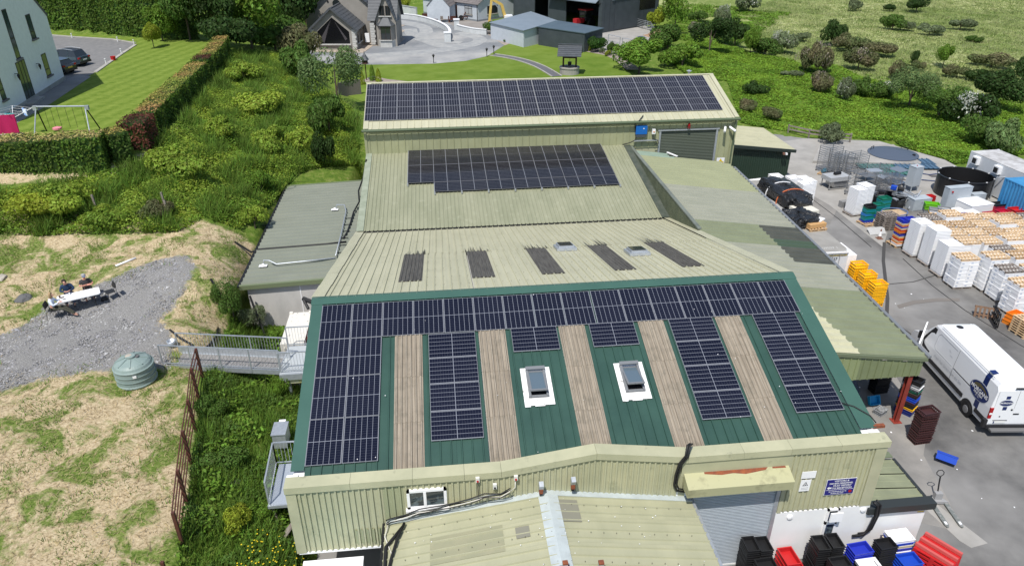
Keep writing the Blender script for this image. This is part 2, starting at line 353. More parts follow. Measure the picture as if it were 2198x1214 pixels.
 bp = N.new('ShaderNodeBump'); bp.inputs['Strength'].default_value = 0.9; bp.inputs['Distance'].default_value = 0.07; L.new(nz(11,8,0.8), bp.inputs['Height']); L.new(bp.outputs[0], b.inputs['Normal'])
 return m
me.materials.append(ground_mat())
go = bpy.data.objects.new('ground', me); C.objects.link(go); go['kind'] = 'structure'
# yard slabs: old grey concrete, laid as separate bays with open joints
def sheet(name, poly, z, m, dz=0.25):
 return structure(name, MB().prism(poly, z - dz, z), m)
YM = mat('yard_concrete', (0.085,0.083,0.081),0.8,(0.19,0.185,0.175), scale=0.45, detail=8, bump=0.15, bscale=30, col3=(0.24,0.235,0.225), scale3=0.09, lo3=0.46, hi3=0.6)
YP = mat('pale_yard_concrete', (0.36,0.345,0.32),0.85,(0.28,0.27,0.25), scale=0.7, detail=8, bump=0.1, bscale=30, col3=(0.20,0.195,0.185), scale3=0.2, lo3=0.55, hi3=0.75)
YW = mat('swept_apron_concrete', (0.28,0.265,0.245),0.85,(0.17,0.165,0.155), scale=0.5, detail=8, bump=0.1, bscale=30)
sheet('yard', YARD, 0.0, YM)
GMAT_LAWN = mat('mown_grass', (0.115,0.175,0.022),0.95,(0.155,0.215,0.04), scale=0.55, detail=9, spec=0.1, bump=0.5, bscale=14, col3=(0.085,0.145,0.016), scale3=0.16, lo3=0.48, hi3=0.66)
# ---------------------------------------------------------------- ribbed metal sheets
SHEETS = {}
def ribs(wd, ln, pitch, m, h=0.035, top=0.04, base=0.09, wave=False):
 h = h * 1.45; base = base * 0.85
 """one profiled sheet: x across the ribs, y along them, underside at z = 0"""
 k = (round(wd, 3), round(ln, 2), pitch, m.name, wave)
 if k in SHEETS: return SHEETS[k]
 pr = [(0,0)]; n = max(1, int(round(wd / pitch))); p = wd / n
 for i in range(n):
  c = (i + 0.5) * p
  if wave: pr += [(c - p * 0.25,0.0),(c - p * 0.1, h),(c + p * 0.1, h),(c + p * 0.25,0.0)]
  else: pr += [(c - base / 2,0),(c - top / 2, h),(c + top / 2, h),(c + base / 2,0)]
 pr += [(wd, 0)]; q = [(x, z - 0.012) for x, z in pr][::-1]; loop = pr + q; nn = len(loop)
 vs = [(x, 0, z) for x, z in loop] + [(x, ln, z) for x, z in loop]; fs = [(i, i + nn, (i + 1) % nn + nn, (i + 1) % nn) for i in range(nn)]
 for e in (0, nn):
  for i in range(len(pr) - 1):
   a_, b_ = e + i, e + i + 1; c_, d_ = e + nn - 2 - i, e + nn - 1 - i
   fs.append((a_, b_, c_, d_) if e == 0 else (d_, c_, b_, a_))
 me = MB().add(vs, fs).mesh('sheet_mesh', m); SHEETS[k] = me; return me
def lay(name, parent, org, xdir, ydir, total, wd, ln, pitch, m, gap=0.004, wave=False, h=0.035, skip=None, top=0.04, base=0.09):
 n = int(math.ceil(total / wd - 1e-6)); xd = Vector(xdir).normalized(); out = []
 for i in range(n):
  w_ = min(wd, total - i * wd)
  if w_ < 0.05: continue
  if skip and skip(i * wd, w_): continue
  mm = m(i) if callable(m) else m
  o = Vector(org) + xd * (i * wd + gap / 2)
  out.append(part(name, ribs(w_ - gap, ln, pitch, mm, h, top, base, wave), None, parent, frame(o, xd, ydir), world=True))
 return out
def plate(o, xd, yd, lx, ly, th=0.01, lift=0.0):          # thin flat plate in a frame
 return MB().box(0,0, lift, lx, ly, lift + th), frame(o, xd, yd)
def flat(name, parent, o, xd, yd, lx, ly, m, th=0.02, lift=0.0):
 mb, M = plate(o, xd, yd, lx, ly, th, lift); return part(name, mb, m, parent, M, world=True)
S17 = math.radians(17); S147 = math.radians(14.7)
RZ, RY = 7.24,0.45                                          # ridge of the front hall
def gz(y): return 7.1 + math.tan(S17) * y
front = thing('front_hall', 'green roofed front hall with five weathered rooflight strips and cream facade', 'building', (0,-7.6,0))
# core walls
cw = MB().box(2.6,-7.45,0.0,18.95,15.6,2.5).box(-0.38,-5.0,0.0,2.6,15.6,2.5)
cw.prismx([(-7.45,2.5),(15.55,2.5),(15.55,3.05),(0.45,7.12),(-7.45,4.72)], -0.36,18.93)
part('inner_wall', cw, WHITE, front, world=True)
yd = Vector((0, math.cos(S17), math.sin(S17)))
eave = Vector((0,-7.1, gz(-7.1)))
STR = [2.77,5.87,8.9,11.97,15.02]; SW = 1.0
xs = [0.0]
for s_ in STR: xs += [s_, s_ + SW]
xs += [18.45]
Lg = (RY + 7.1) / math.cos(S17)
for i in range(0, len(xs) - 1,2):
 lay('green_roof_sheet', front, (xs[i], eave.y, eave.z),(1,0,0), yd, xs[i + 1] - xs[i], 1.04, Lg, 0.34, GREEN, top=0.03, base=0.07)
for k, s_ in enumerate(STR):                                # three overlapping fibreglass sheets make each strip
 top_y = -1.66; l3 = (top_y + 7.1) / math.cos(S17) / 3
 for j in range(3):
  o = Vector((s_, eave.y, eave.z)) + yd * (l3 * j) + Vector((0,0,0.012 + 0.0 * j))
  part('rooflight_sheet', ribs(SW, l3 + 0.06,0.165, FIBRE, 0.034, wave=True), None, front, frame(o + Vector((0,0,0.012 * j)),(1,0,0), yd), world=True)
 lay('green_roof_sheet', front, (s_, top_y + 0.05, gz(top_y + 0.05)),(1,0,0), yd, SW, 1.04,(RY - top_y - 0.05) / math.cos(S17),0.34, GREEN, top=0.03, base=0.07)
flat('verge_flashing', front, (-0.43,-6.75, gz(-6.75)),(1,0,0), yd, 0.42,7.2 / math.cos(S17), GREEN2,0.012,0.045)
flat('verge_flashing', front, (18.45,-6.75, gz(-6.75)),(1,0,0), yd, 0.58,7.2 / math.cos(S17), GREEN2,0.012,0.045)
flat('ridge_flashing', front, (-0.45,0.12, gz(0.12)),(1,0,0), yd, 19.5,0.36, GREEN2,0.01,0.058)
ydb = Vector((0, math.cos(S147),-math.sin(S147)))
flat('ridge_flashing', front, (-0.45,0.47, RZ + 0.058),(1,0,0), ydb, 19.5,0.14, GREEN2,0.01,0.0)
# rear slope, pale, with five dark strips and two vents
def cz(y): return RZ - math.tan(S147) * (y - RY)
CS = [2.76,5.88,8.9,12.05,15.1]
o1 = Vector((0.0,8.35, cz(8.35))); l1 = (8.35 - RY) / math.cos(S147); l2 = (16.1 - 8.3) / math.cos(S147)
xs = [0.0]
for s_ in CS: xs += [s_, s_ + SW]
xs += [18.6]
for i in range(0, len(xs) - 1,2):
 lay('pale_roof_sheet', front, (xs[i], RY, RZ + 0.014),(1,0,0), ydb, xs[i + 1] - xs[i], 1.04, l1,0.34, CREAM2, top=0.03, base=0.075)
lay('pale_roof_sheet', front, (0,8.28, cz(8.28)),(1,0,0), ydb, 18.6,1.04, l2,0.34, CREAM2, top=0.03, base=0.075)
for s_ in CS:
 a_ = 2.55
 part('pale_roof_sheet', ribs(SW, (a_ - RY) / math.cos(S147),0.34, CREAM2, top=0.03, base=0.075), None, front, frame((s_, RY, RZ + 0.014),(1,0,0), ydb), world=True)
 part('dark_rooflight_sheet', ribs(SW, (8.32 - a_) / math.cos(S147),0.165, FIBRE_D, 0.025, wave=True), None, front, frame((s_, a_, cz(a_) + 0.03),(1,0,0), ydb), world=True)
for i in range(8): flat('verge_flashing', front, (-0.5 + 0.02 * (i % 2), RY + 0.16 + i * 1.92, cz(RY + 0.16 + i * 1.92) + 0.055 + 0.004 * (i % 2)),(1,0,0), ydb, 0.5,1.99, CREAM2,0.01)
for i in range(8): flat('verge_flashing', front, (18.6, RY + 0.16 + i * 1.92, cz(RY + 0.16 + i * 1.92) + 0.055 + 0.004 * (i % 2)),(1,0,0), ydb, 0.5,1.99, CREAM2,0.01)
sr = random.Random(4); stn = MB()
for s_ in CS:                                               # dirt washed down from above the dark strips
 for k in range(16):
  x_ = s_ + sr.uniform(-.1,1.1); l_ = sr.uniform(.3,1.5) * (2.0 if s_ > 11 and sr.random() > .5 else 1); w_ = sr.uniform(.015,.05); y_ = 8.25
  stn.add([(x_ - w_, y_, cz(y_) + .052),(x_ + w_, y_, cz(y_) + .052),(x_, y_ + l_, cz(y_ + l_) + .052)], [(0,1,2)])
part('dirt_streaks', stn, mat('dirt', (0.10,0.10,0.075),0.9), front, world=True, kind='stuff')
for vx in (10.4,13.55):
 vy = 7.3 if vx < 12 else 5.3
 M = frame((vx, vy, cz(vy)),(1,0,0), ydb)
 v_ = part('roof_vent', MB().box(-0.05,-0.05,0.03,0.95,1.2,0.16), GALV, front, M, world=True)
 part('vent_upstand', MB().box(0.06,0.1,0.16,0.84,1.1,0.26), GALV, v_)
 part('vent_pane', MB().box(0.12,0.16,0.26,0.78,1.04,0.29), GLASSD, v_)
# facade
FY = -7.6
def clad(x0, x1, z0, z1, m=CREAM, y=FY, pitch=0.18, nm='cladding_sheet', step=1.08):
 lay(nm, front, (x0, y, z0),(1,0,0),(0,0,1), x1 - x0, step, z1 - z0, pitch, m, h=0.034, top=0.05, base=0.09)
def ztop(x):
 return 5.06 if x < 6.15 else (5.06 + (x - 6.15) / 3.0 * 0.44 if x < 9.15 else (5.5 - (x - 9.15) / 3.0 * 0.44 if x < 12.15 else 5.06))
clad(-0.15,2.45,2.45,5.12)
part('corner_flashing', MB().box(-0.46, FY - 0.045,2.42,-0.15, FY + 0.12,5.1), FASCIA, front, world=True)
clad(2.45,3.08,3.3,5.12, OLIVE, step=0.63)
x = 3.08
while x < 11.98:
 x1 = min(x + 0.9,11.98); mz = max(3.3,3.38 + (min(x, 7.6) - 2.4) * 0.15) if x < 7.6 else 4.1 - (x - 7.6) * 0.14
 clad(x, x1, mz - 0.1, ztop((x + x1) / 2) + 0.02, step=0.9); x = x1
clad(15.72,18.55,2.42,5.1)
part('corner_flashing', MB().box(18.55, FY - 0.045,2.38,18.95, FY + 0.12,5.1), FASCIA, front, world=True)
part('corner_flashing', MB().box(15.58, FY - 0.045,2.38,15.72, FY + 0.1,4.4), FASCIA, front, world=True)
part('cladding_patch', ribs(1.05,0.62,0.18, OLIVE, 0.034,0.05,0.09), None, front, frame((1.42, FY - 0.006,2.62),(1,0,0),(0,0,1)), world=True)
# parapet cap, in lengths that follow the low gable
capx = [-0.48,1.5,3.4,5.0,6.15,9.15,12.15,14.0,15.6,17.3,19.0]
for i in range(len(capx) - 1):
 a_, b_ = capx[i], capx[i + 1]; za, zb = ztop(a_) + 0.18, ztop(b_) + 0.18
 vs = []
 for xx, zz in ((a_ + 0.004, za),(b_ - 0.004, zb)):
  vs += [(xx, FY - 0.08, zz - 0.24),(xx, FY - 0.075, zz),(xx, FY + 0.38, zz + 0.03),(xx, FY + 0.39, zz - 0.38),(xx, FY + 0.30, zz - 0.38),(xx, FY + 0.02, zz - 0.24)]
 fs = [(j, (j + 1) % 6,6 + (j + 1) % 6,6 + j) for j in range(6)] + [(5,4,3,2,1,0),(6,7,8,9,10,11)]
 part('parapet_cap', MB().add(vs, fs), FASCIA, front, world=True)
part('lintel_panel', MB().box(12.0, FY - 0.03,4.38,15.72, FY + 0.05,5.12), FASCIA, front, world=True)
part('lintel_panel', MB().box(11.98, FY - 0.02,3.35,12.2, FY + 0.05,4.5), FASCIA, front, world=True)
rb = part('shutter_box', MB().prismx([(FY - 0.03,3.98),(FY - 0.55,3.96),(FY - 0.58,4.32),(FY - 0.03,4.52)], 12.08,15.62), mat('shutter_box_paint', (0.40,0.39,0.23),0.55,(0.26,0.25,0.15), scale=1.8, lo=0.55, hi=0.7), front, world=True)
part('rusty_edge', MB().add([(12.75, FY - 0.10,4.50),(13.3, FY - 0.17,4.476),(13.7, FY - 0.14,4.487),(14.1, FY - 0.2,4.465),(14.8, FY - 0.12,4.494),(14.9, FY - 0.035,4.524),(12.75, FY - 0.035,4.524),
     (15.05, FY - 0.09,4.505),(15.5, FY - 0.10,4.5),(15.5, FY - 0.035,4.524),(15.05, FY - 0.035,4.524)], [(0,1,2,3,4,5,6),(7,8,9,10)]), mat('rust', (0.27,0.08,0.03),0.9,(0.16,0.05,0.03), scale=6), rb, world=True)
# roller shutter: real slats
sh = part('roller_shutter', MB().box(12.45, FY + 0.02,0.0,15.42, FY + 0.05,4.0), GALV, front, world=True)
SLT = mat('galvanised_slat', (0.42,0.46,0.50),0.4,(0.36,0.40,0.44), scale=3, metal=0.3)
ms = MB().prismx([(0,0),(-0.022,0.012),(-0.028,0.036),(-0.018,0.06),(0,0.068)], 12.46,15.41).mesh('slat', SLT)
for i in range(56): part('slat', ms, None, sh, TR((0, FY + 0.018,0.06 + i * 0.071)), world=True)
part('shutter_rail', MB().box(12.33, FY - 0.06,0,12.46, FY + 0.05,3.98), GALV, front, world=True)
part('shutter_rail', MB().box(15.41, FY - 0.06,0,15.54, FY + 0.05,3.98), GALV, front, world=True)
part('bottom_bar', MB().box(12.47, FY - 0.035,0.0,15.4, FY + 0.01,0.07), mat('light_alloy', (0.6,0.6,0.6),0.4), sh, world=True)
part('white_wall', MB().box(15.54, FY - 0.03,0,18.97, FY + 0.13,2.37), WHITE, front, world=True)
part('white_wall', MB().box(15.54, FY + 0.0,2.37,15.72, FY + 0.13,4.0), WHITE, front, world=True)
part('white_wall', MB().box(11.9, FY - 0.01,0,12.33, FY + 0.1,3.9), WHITE, front, world=True)
part('soffit_strip', MB().box(-0.4, FY - 0.03,2.36,2.5, FY + 0.2,2.44), WPLAST, front, world=True)
# windows
def window(parent, x0, x1, z0, z1, y=FY, mull=(0.5,), m=WPLAST, glass=GLASSD, fr=0.07, out=0.09, nm='window', axis=None):
 w_ = part(nm, MB().box(x0, y - out, z0, x1, y + 0.02, z0 + fr).box(x0, y - out, z1 - fr, x1, y + 0.02, z1).box(x0, y - out, z0, x0 + fr, y + 0.02, z1).box(x1 - fr, y - out, z0, x1, y + 0.02, z1), m, parent, world=True)
 xs_ = [x0 + fr] + [x0 + (x1 - x0) * f_ for f_ in mull] + [x1 - fr]
 for i in range(len(xs_) - 1):
  part('pane', MB().box(xs_[i] + (fr * 0.4 if i else 0), y - out * 0.75, z0 + fr, xs_[i + 1] - (fr * 0.4 if i < len(xs_) - 2 else 0), y - out * 0.68, z1 - fr), glass, w_, world=True)
  if i: part('mullion', MB().box(xs_[i] - fr * 0.5, y - out - 0.004, z0 + fr, xs_[i] + fr * 0.5, y, z1 - fr), m, w_, world=True)
 return w_
GLASSI = mat('window_glass', (0.10,0.13,0.14),0.06,(0.03,0.04,0.045), scale=1.6, lo=0.45, hi=0.5, spec=0.8)
wn = window(front, 3.18,4.42,4.0,4.76, mull=(0.45,), glass=GLASSI, fr=0.09)
part('window_sill', MB().box(3.12, FY - 0.16,3.91,4.48, FY, 3.995), WPLAST, wn, world=True)
wn = window(front, 17.42,17.86,1.75,2.38, mull=(), glass=GLASSI); part('open_sash', MB().box(17.42, FY - 0.3,2.0,17.86, FY - 0.25,2.4), WPLAST, wn, world=True)
wn = window(front, 17.42,17.86,1.05,1.75, mull=(), glass=GLASSI)
part('window_sill', MB().box(17.32, FY - 0.2,0.96,17.96, FY, 1.05).box(17.12, FY - 0.3,0.86,18.1, FY - 0.02,0.95), mat('navy_paint', (0.02,0.035,0.08),0.5), wn, world=True)
for lx, lz in ((16.1,2.15),(18.75,2.2)):
 part('wall_light', MB().lathe([(0.11,0),(0.10,0.05),(0.0,0.07)], 16).xf(Matrix.Translation((lx, FY - 0.03, lz)) @ Matrix.Rotation(PI / 2,4, 'X')), WPLAST, front, world=True)
# roof windows in the green slope
ALU = mat('grey_alloy_frame', (0.17,0.18,0.19),0.4)
SKYG = mat('roof_window_glass', (0.10,0.14,0.17),0.04, spec=1.0)
for k, (wx, wy) in enumerate(((7.22,-4.98),(10.62,-5.02))):
 M = frame((wx, wy, gz(wy)),(1,0,0), yd)
 r_ = part('flashing_apron', MB().box(0,0,0.045,1.05,1.62,0.062).box(0.0,-0.05,0.045,0.2,0,0.06).box(0.35,-0.04,0.045,0.7,0,0.06), mat('peeling_white_felt', (0.80,0.79,0.77),0.8,(0.25,0.24,0.22), scale=7, lo=0.62, hi=0.68), front, M, world=True)
 f_ = part('roof_window', MB().box(0.18,0.30,0.06,0.26,1.5,0.19).box(0.79,0.30,0.06,0.87,1.5,0.19).box(0.26,0.30,0.06,0.79,0.37,0.15).box(0.18,1.42,0.19,0.87,1.56,0.24), ALU, front, M, world=True)
 part('shaft', MB().box(0.26,0.37,0.064,0.79,1.42,0.085), DARK, f_)
 Mh = Matrix.Translation((0.22,0.98,0.2)) @ Matrix.Rotation(math.radians(-14 - 5 * k),4, 'X') @ Matrix.Translation((0,-0.62,0)) 
 s_ = part('opening_sash', MB().box(0,0,0,0.61,0.07,0.05).box(0,0.99,0,0.61,1.06,0.05).box(0,0.07,0,0.06,0.99,0.05).box(0.55,0.07,0,0.61,0.99,0.05).box(0.06,0.07,0.008,0.55,0.99,0.012), ALU, f_, Mh)
 part('pane', MB().box(0,0,0,0.49,0.92,0.014), SKYG, f_, Mh @ Matrix.Translation((0.06,0.07,0.02)))
# ---------------------------------------------------------------- middle hall (its roof carries the black array)
MS = math.radians(7.94); ym = Vector((0, math.cos(MS), math.sin(MS)))
def mz(y): return 3.3 + math.tan(MS) * (y - 15.9)
mid = thing('middle_hall', 'low middle hall with olive roof under the black solar array', 'building', (0,16,0))
part('inner_wall', MB().prismx([(16.2,0),(26.2,0),(26.2,4.66),(16.2,3.25)], -0.1,18.9), CREAM, mid, world=True)
lay('roof_sheet', mid, (-0.02,15.85, mz(15.85)),(1,0,0), ym, 18.5,1.0,10.45 / math.cos(MS),0.25, lambda i: MIDC, h=0.03, top=0.03, base=0.07)
flat('verge_flashing', mid, (-0.42,15.8, mz(15.8)),(1,0,0), ym, 0.42,10.6, mat('lichened_flashing', (0.30,0.33,0.25),0.7,(0.22,0.25,0.18), scale=2),0.012,0.05)
flat('valley_gutter', mid, (18.48,15.85, mz(15.85)),(1,0,0), ym, 0.5,10.5, mat('dark_green_gutter', (0.05,0.065,0.05),0.6,(0.09,0.10,0.08), scale=3),0.012,0.02)
part('eaves_filler', MB().box(-0.3,15.72,3.03,19.0,15.84,3.27), DARK, mid, world=True)
PARA = mat('dark_olive_cladding', (0.10,0.115,0.075),0.6,(0.07,0.085,0.055), scale=2)
for i in range(15):
 y0 = 11.0 + i * 1.02; zb = min(mz(y0 + 1.02),9) if y0 > 15.5 else cz(y0 + 1.0)
 zb = max(2.5,(mz(y0) if y0 > 15.5 else cz(y0 + 0.3)) - 0.12)
 if 4.6 - zb > 0.1: part('parapet_sheet', ribs(1.0,4.62 - zb, 0.17, PARA, 0.03), None, mid, frame((18.98, y0 + 1.0, zb),(0,-1,0),(0,0,1)), world=True)
part('parapet_cap', MB().box(18.94,11.0,4.6,19.16,26.3,4.68), mat('dark_grey_cap', (0.12,0.135,0.115),0.6,(0.18,0.2,0.17), scale=1), mid, world=True)
# ---------------------------------------------------------------- tall rear shed
rear = thing('rear_shed', 'tall cream rear shed with full solar roof and dark green roller door', 'building', (13,26.4,0))
RS = math.radians(16.2); yr = Vector((0, math.cos(RS), math.sin(RS))); EY, EZ = 26.05,6.58; RDY = 32.42
def rz_(y): return 8.336 + math.tan(RS) * (y - 32.08)
RIDGE = rz_(RDY)
part('inner_wall', MB().prismx([(26.36,0),(38.3,0),(38.3,6.55),(RDY, RIDGE - 0.12),(26.36, rz_(26.36) - 0.12)], -0.36,26.95), CREAM, rear, world=True)
lay('roof_sheet', rear, (-0.1,26.1, rz_(26.1)),(1,0,0), yr, 26.85,1.0,(RDY - 26.1) / math.cos(RS),0.5, CREAM2, h=0.03, top=0.025, base=0.05)
yrb = Vector((0, math.cos(RS),-math.sin(RS)))
lay('roof_sheet', rear, (-0.1, RDY, RIDGE),(1,0,0), yrb, 26.85,1.0,6.3,0.5, CREAM2, h=0.03, top=0.025, base=0.05)
flat('ridge_flashing', rear, (-0.5, RDY - 0.14, rz_(RDY - 0.14) + 0.04),(1,0,0), yr, 27.6,0.16, CREAM2,0.01)
flat('verge_flashing', rear, (-0.45,26.1, rz_(26.1) + 0.045),(1,0,0), yr, 0.35,6.5, CREAM2,0.01)
flat('verge_flashing', rear, (26.75,26.1, rz_(26.1) + 0.045),(1,0,0), yr, 0.33,6.5, CREAM2,0.01)
GUT = mat('olive_gutter', (0.10,0.13,0.075),0.45)
part('gutter', MB().tube([(-0.55,26.0,6.52),(27.1,26.0,6.52)], 0.11,8), GUT, rear, world=True)
part('downpipe', MB().tube([(26.86,26.14,6.5),(26.86,26.18,2.2)], 0.06,8), GUT, rear, world=True)
DX0, DX1, DZ1 = 21.27,25.5,5.72
def rcl(x0, x1, z0, z1): lay('cladding_sheet', rear, (x0,26.3, z0),(1,0,0),(0,0,1), x1 - x0,1.0, z1 - z0,0.5, OLIVEC, h=0.03, top=0.03, base=0.07)
OLIVEC = mat('olive_cream_cladding', (0.35,0.36,0.215),0.5,(0.30,0.31,0.18), scale=0.7, col3=(0.23,0.25,0.16), scale3=0.8, lo3=0.62, hi3=0.8)
rcl(-0.35, DX0 - 0.1,4.5,6.5); rcl(DX0 - 0.1, DX1 + 0.1, DZ1 + 0.12,6.5); rcl(DX1 + 0.1,26.75,1.5,6.5)
part('corner_flashing', MB().box(-0.45,26.24,0,-0.28,26.5,6.5), OLIVEC, rear, world=True)
part('corner_flashing', MB().box(26.72,26.24,0,27.05,26.5,6.5), OLIVEC, rear, world=True)
part('door_jamb', MB().box(DX0 - 0.14,26.22,0, DX0,26.34, DZ1).box(DX1,26.22,0, DX1 + 0.14,26.34, DZ1).box(DX0 - 0.24,26.2, DZ1, DX1 + 0.24,26.34, DZ1 + 0.1), GALV, rear, world=True)
DG = mat('dark_green_slat', (0.085,0.10,0.075),0.45)
sh = part('roller_shutter', MB().box(DX0,26.36,0, DX1,26.4, DZ1), DG, rear, world=True)
ms = MB().prismx([(0,0),(-0.03,0.02),(-0.035,0.07),(-0.02,0.1),(0,0.115)], DX0 + 0.01, DX1 - 0.01).mesh('slat', DG)
for i in range(34): part('slat', ms, None, sh, TR((0,26.35,1.6 + i * 0.12)), world=True)
part('flue_cap', MB().lathe([(0.09,-0.1),(0.09,0.15),(0.2,0.16),(0.2,0.2),(0.0,0.28)], 14,(25.2,32.7, RIDGE + 0.05)), GALV, rear, world=True)
# ---------------------------------------------------------------- long canopy down the yard side
can = thing('canopy', 'long canopy of mixed olive and grey sheets on red posts beside the yard', 'canopy', (22,-0.8,0))
def kz(x): return 4.36 - (x - 19.0) * 0.135
def edge(y): return float(np.interp(y, [-0.9,10.3,25.4], [25.12,25.8,26.4]))
KA = mat('canopy_olive', (0.30,0.315,0.19),0.5,(0.265,0.28,0.17), scale=0.4); KB = mat('canopy_pale_grey', (0.29,0.295,0.235),0.6,(0.245,0.255,0.20), scale=3, stretch=(1,.25,1))
KC = mat('canopy_green_grey', (0.21,0.235,0.145),0.5,(0.18,0.20,0.125), scale=0.9); KD = mat('canopy_dark_translucent', (0.085,0.088,0.072),0.6,(0.055,0.06,0.05), scale=3, stretch=(1,.25,1)); KE = mat('canopy_deep_green', (0.055,0.085,0.055),0.5)
KF = mat('canopy_cream', (0.50,0.49,0.34),0.6,(0.42,0.41,0.28), scale=1.2); KG = mat('canopy_translucent_green', (0.26,0.33,0.26),0.5,(0.21,0.28,0.22), scale=1)
xdn = Vector((1,0,-0.135)).normalized(); kf = 1 / xdn.x
def kst(y0, x0, x1, m, wd=1.0): # ribs run down the fall of the roof
 part('canopy_sheet', ribs(wd - 0.004,(x1 - x0) * kf, 0.5, m, 0.06,0.05,0.17, wave=False), None, can, frame((x0, y0 + wd, kz(x0) + (0.012 if x0 < 20 else 0)),(0,-1,0), xdn), world=True)
y = -0.9
while y < 25.3:
 e = edge(y + 0.5)
 if y < 5: u_, l_, sp = KF, KC, 21.9 + max(0,(y - 0)) * -0.12
 elif y < 7.6: u_, l_, sp = KB, KB, 23.2
 elif y < 9.9: u_, l_, sp = KB, KD, 23.3
 elif y < 10.8: u_, l_, sp = KC, KE, 23.3
 elif y < 12.4: u_, l_, sp = KC, KD, 23.3
 elif y < 18.9: u_, l_, sp = KB, KB, 22.8
 else: u_, l_, sp = KA, KA, 22.8
 wd = min(1.0,25.35 - y)
 if y > 24.3: 
  kst(y, 19.17,22.1, KG, wd); kst(y, 22.1, e - (0.6 if y > 24 else 0), KA, wd)
 else:
  kst(y, 19.17, sp + 0.1, u_, wd); kst(y, sp, e, l_, wd)
 y += 1.0
kst(25.35,19.17,21.8, KG, 0.8)
part('eave_flashing', MB().bar((25.2,-0.95, kz(25.1) + 0.03),(25.88,10.3, kz(25.8) + 0.03),0.16,0.1), ALU, can, world=True)
part('eave_flashing', MB().bar((25.88,10.31, kz(25.8) + 0.03),(26.44,24.3, kz(26.4) + 0.03),0.16,0.1), ALU, can, world=True)
part('edge_trim', MB().bar((21.85,26.2,4.1),(22.45,25.5,3.98),0.16,0.05), WPLAST, can, world=True)
part('front_beam', MB().prismy([(19.2, kz(19.2) - 0.02),(25.14, kz(25.14) - 0.02),(25.14, kz(25.14) - 0.16),(19.2, kz(19.2) - 0.16)], -1.0,-0.86), mat('dark_olive_flashing', (0.14,0.165,0.10),0.5), can, world=True)
for i in range(6):
 x0 = 19.2 + i * 0.97; wd = min(0.97,25.0 - x0)
 part('fascia_sheet', ribs(wd - 0.005, kz(x0 + wd) - 0.12 - 2.62,0.32, mat('fascia_olive', (0.20,0.235,0.12),0.5,(0.17,0.2,0.105), scale=1) if i > 2 else mat('fascia_sunlit_olive', (0.24,0.28,0.14),0.5),0.03,0.03,0.07), None, can, frame((x0,-0.93,2.62),(1,0,0),(0,0,1)), world=True)  # left three sheets: sunlight put into the colour as a lighter olive
for py in (-0.75,6.0,12.5,19.0,24.6):
 px_ = edge(py) - 0.42
 part('steel_post', MB().box(px_ - 0.1, py - 0.1,0.03, px_ + 0.1, py - 0.08, kz(px_) - 0.05).box(px_ - 0.1, py + 0.08,0.03, px_ + 0.1, py + 0.1, kz(px_) - 0.05).box(px_ - 0.008, py - 0.08,0.03, px_ + 0.008, py + 0.08, kz(px_) - 0.05).box(px_ - 0.2, py - 0.2,0, px_ + 0.2, py + 0.2,0.03), REDOX, can, world=True)
 part('rafter', MB().bar((19.2, py, kz(19.2) - 0.16),(px_ + 0.3, py, kz(px_ + 0.3) - 0.16),0.12,0.22), REDOX, can, world=True)
for k in range(5): part('purlin', MB().bar((20 + k * 1.25,-0.8, kz(20 + k * 1.25) - 0.06),(20 + k * 1.25,25, kz(20 + k * 1.25) - 0.06),0.07,0.08), GALV, can, world=True)
# ---------------------------------------------------------------- small lean-to at the front right corner
lt = thing('corner_lean_to', 'white walled lean-to with olive roof at the front right corner', 'building', (20,-7.6,0))
part('wall', MB().prismy([(18.98,0),(21.2,0),(21.2,2.02),(18.98,2.2)], FY + 0.02,-5.4), WHITE, lt, world=True)
xd2 = Vector((1,0,-0.08)).normalized()
for i in range(3): part('roof_sheet', ribs(0.9,2.42,0.3, mat('lean_to_olive', (0.25,0.265,0.165),0.5,(0.2,0.215,0.135), scale=1),0.015,0.03,0.08), None, lt, frame((18.98,-7.36 + 0.72 * i + 0.72,2.26),(0,-1,0), xd2), world=True)
part('black_fascia', MB().box(18.9, FY - 0.12,2.0,21.42, FY + 0.26,2.27), mat('dark_grey_fascia', (0.03,0.035,0.035),0.5), lt, world=True)
part('black_fascia', MB().box(21.3, FY + 0.26,2.02,21.42,-5.2,2.1), mat('dark_grey_fascia', (0.03,0.035,0.035),0.5), lt, world=True)
part('back_flashing', MB().box(18.98,-5.34,2.27,21.2,-5.05,2.31), mat('dark_olive_flashing', (0.14,0.165,0.10),0.5), lt, world=True)
# ---------------------------------------------------------------- grey annex on the left
an = thing('left_annex', 'grey roofed concrete annex on the left side of the middle hall', 'building', (-3.5,10,0))
AN_C = mat('shuttered_concrete', (0.56,0.54,0.51),0.85,(0.40,0.39,0.37), scale=0.8, stretch=(1,1,0.4), detail=7, bump=0.1, bscale=20)
az = lambda x: 2.95 + (x + 5.8) * 0.035
part('wall', MB().prismy([(-5.75,0),(-0.4,0),(-0.4, az(-0.4) - 0.05),(-5.75, az(-5.75) - 0.05)], 10.3,24.9), AN_C, an, world=True)
part('wall_joint', MB().box(-3.04,10.28,0.0,-2.99,10.3,2.9), WPLAST, an, world=True)
xa = Vector((1,0,0.035)).normalized()
for i in range(15): part('roof_sheet', ribs(0.996,5.72,0.5, GREYR, 0.055,0.04,0.14), None, an, frame((-6.05,10.22 + i + 1.0, az(-6.05)),(0,-1,0), xa), world=True)
part('eave_flashing', MB().prismy([(-6.1, az(-6.1) - 0.2),(-0.35, az(-0.35) - 0.2),(-0.35, az(-0.35) + 0.045),(-6.1, az(-6.1) + 0.045)], 10.1,10.26), mat('annex_trim', (0.15,0.18,0.10),0.5), an, world=True)
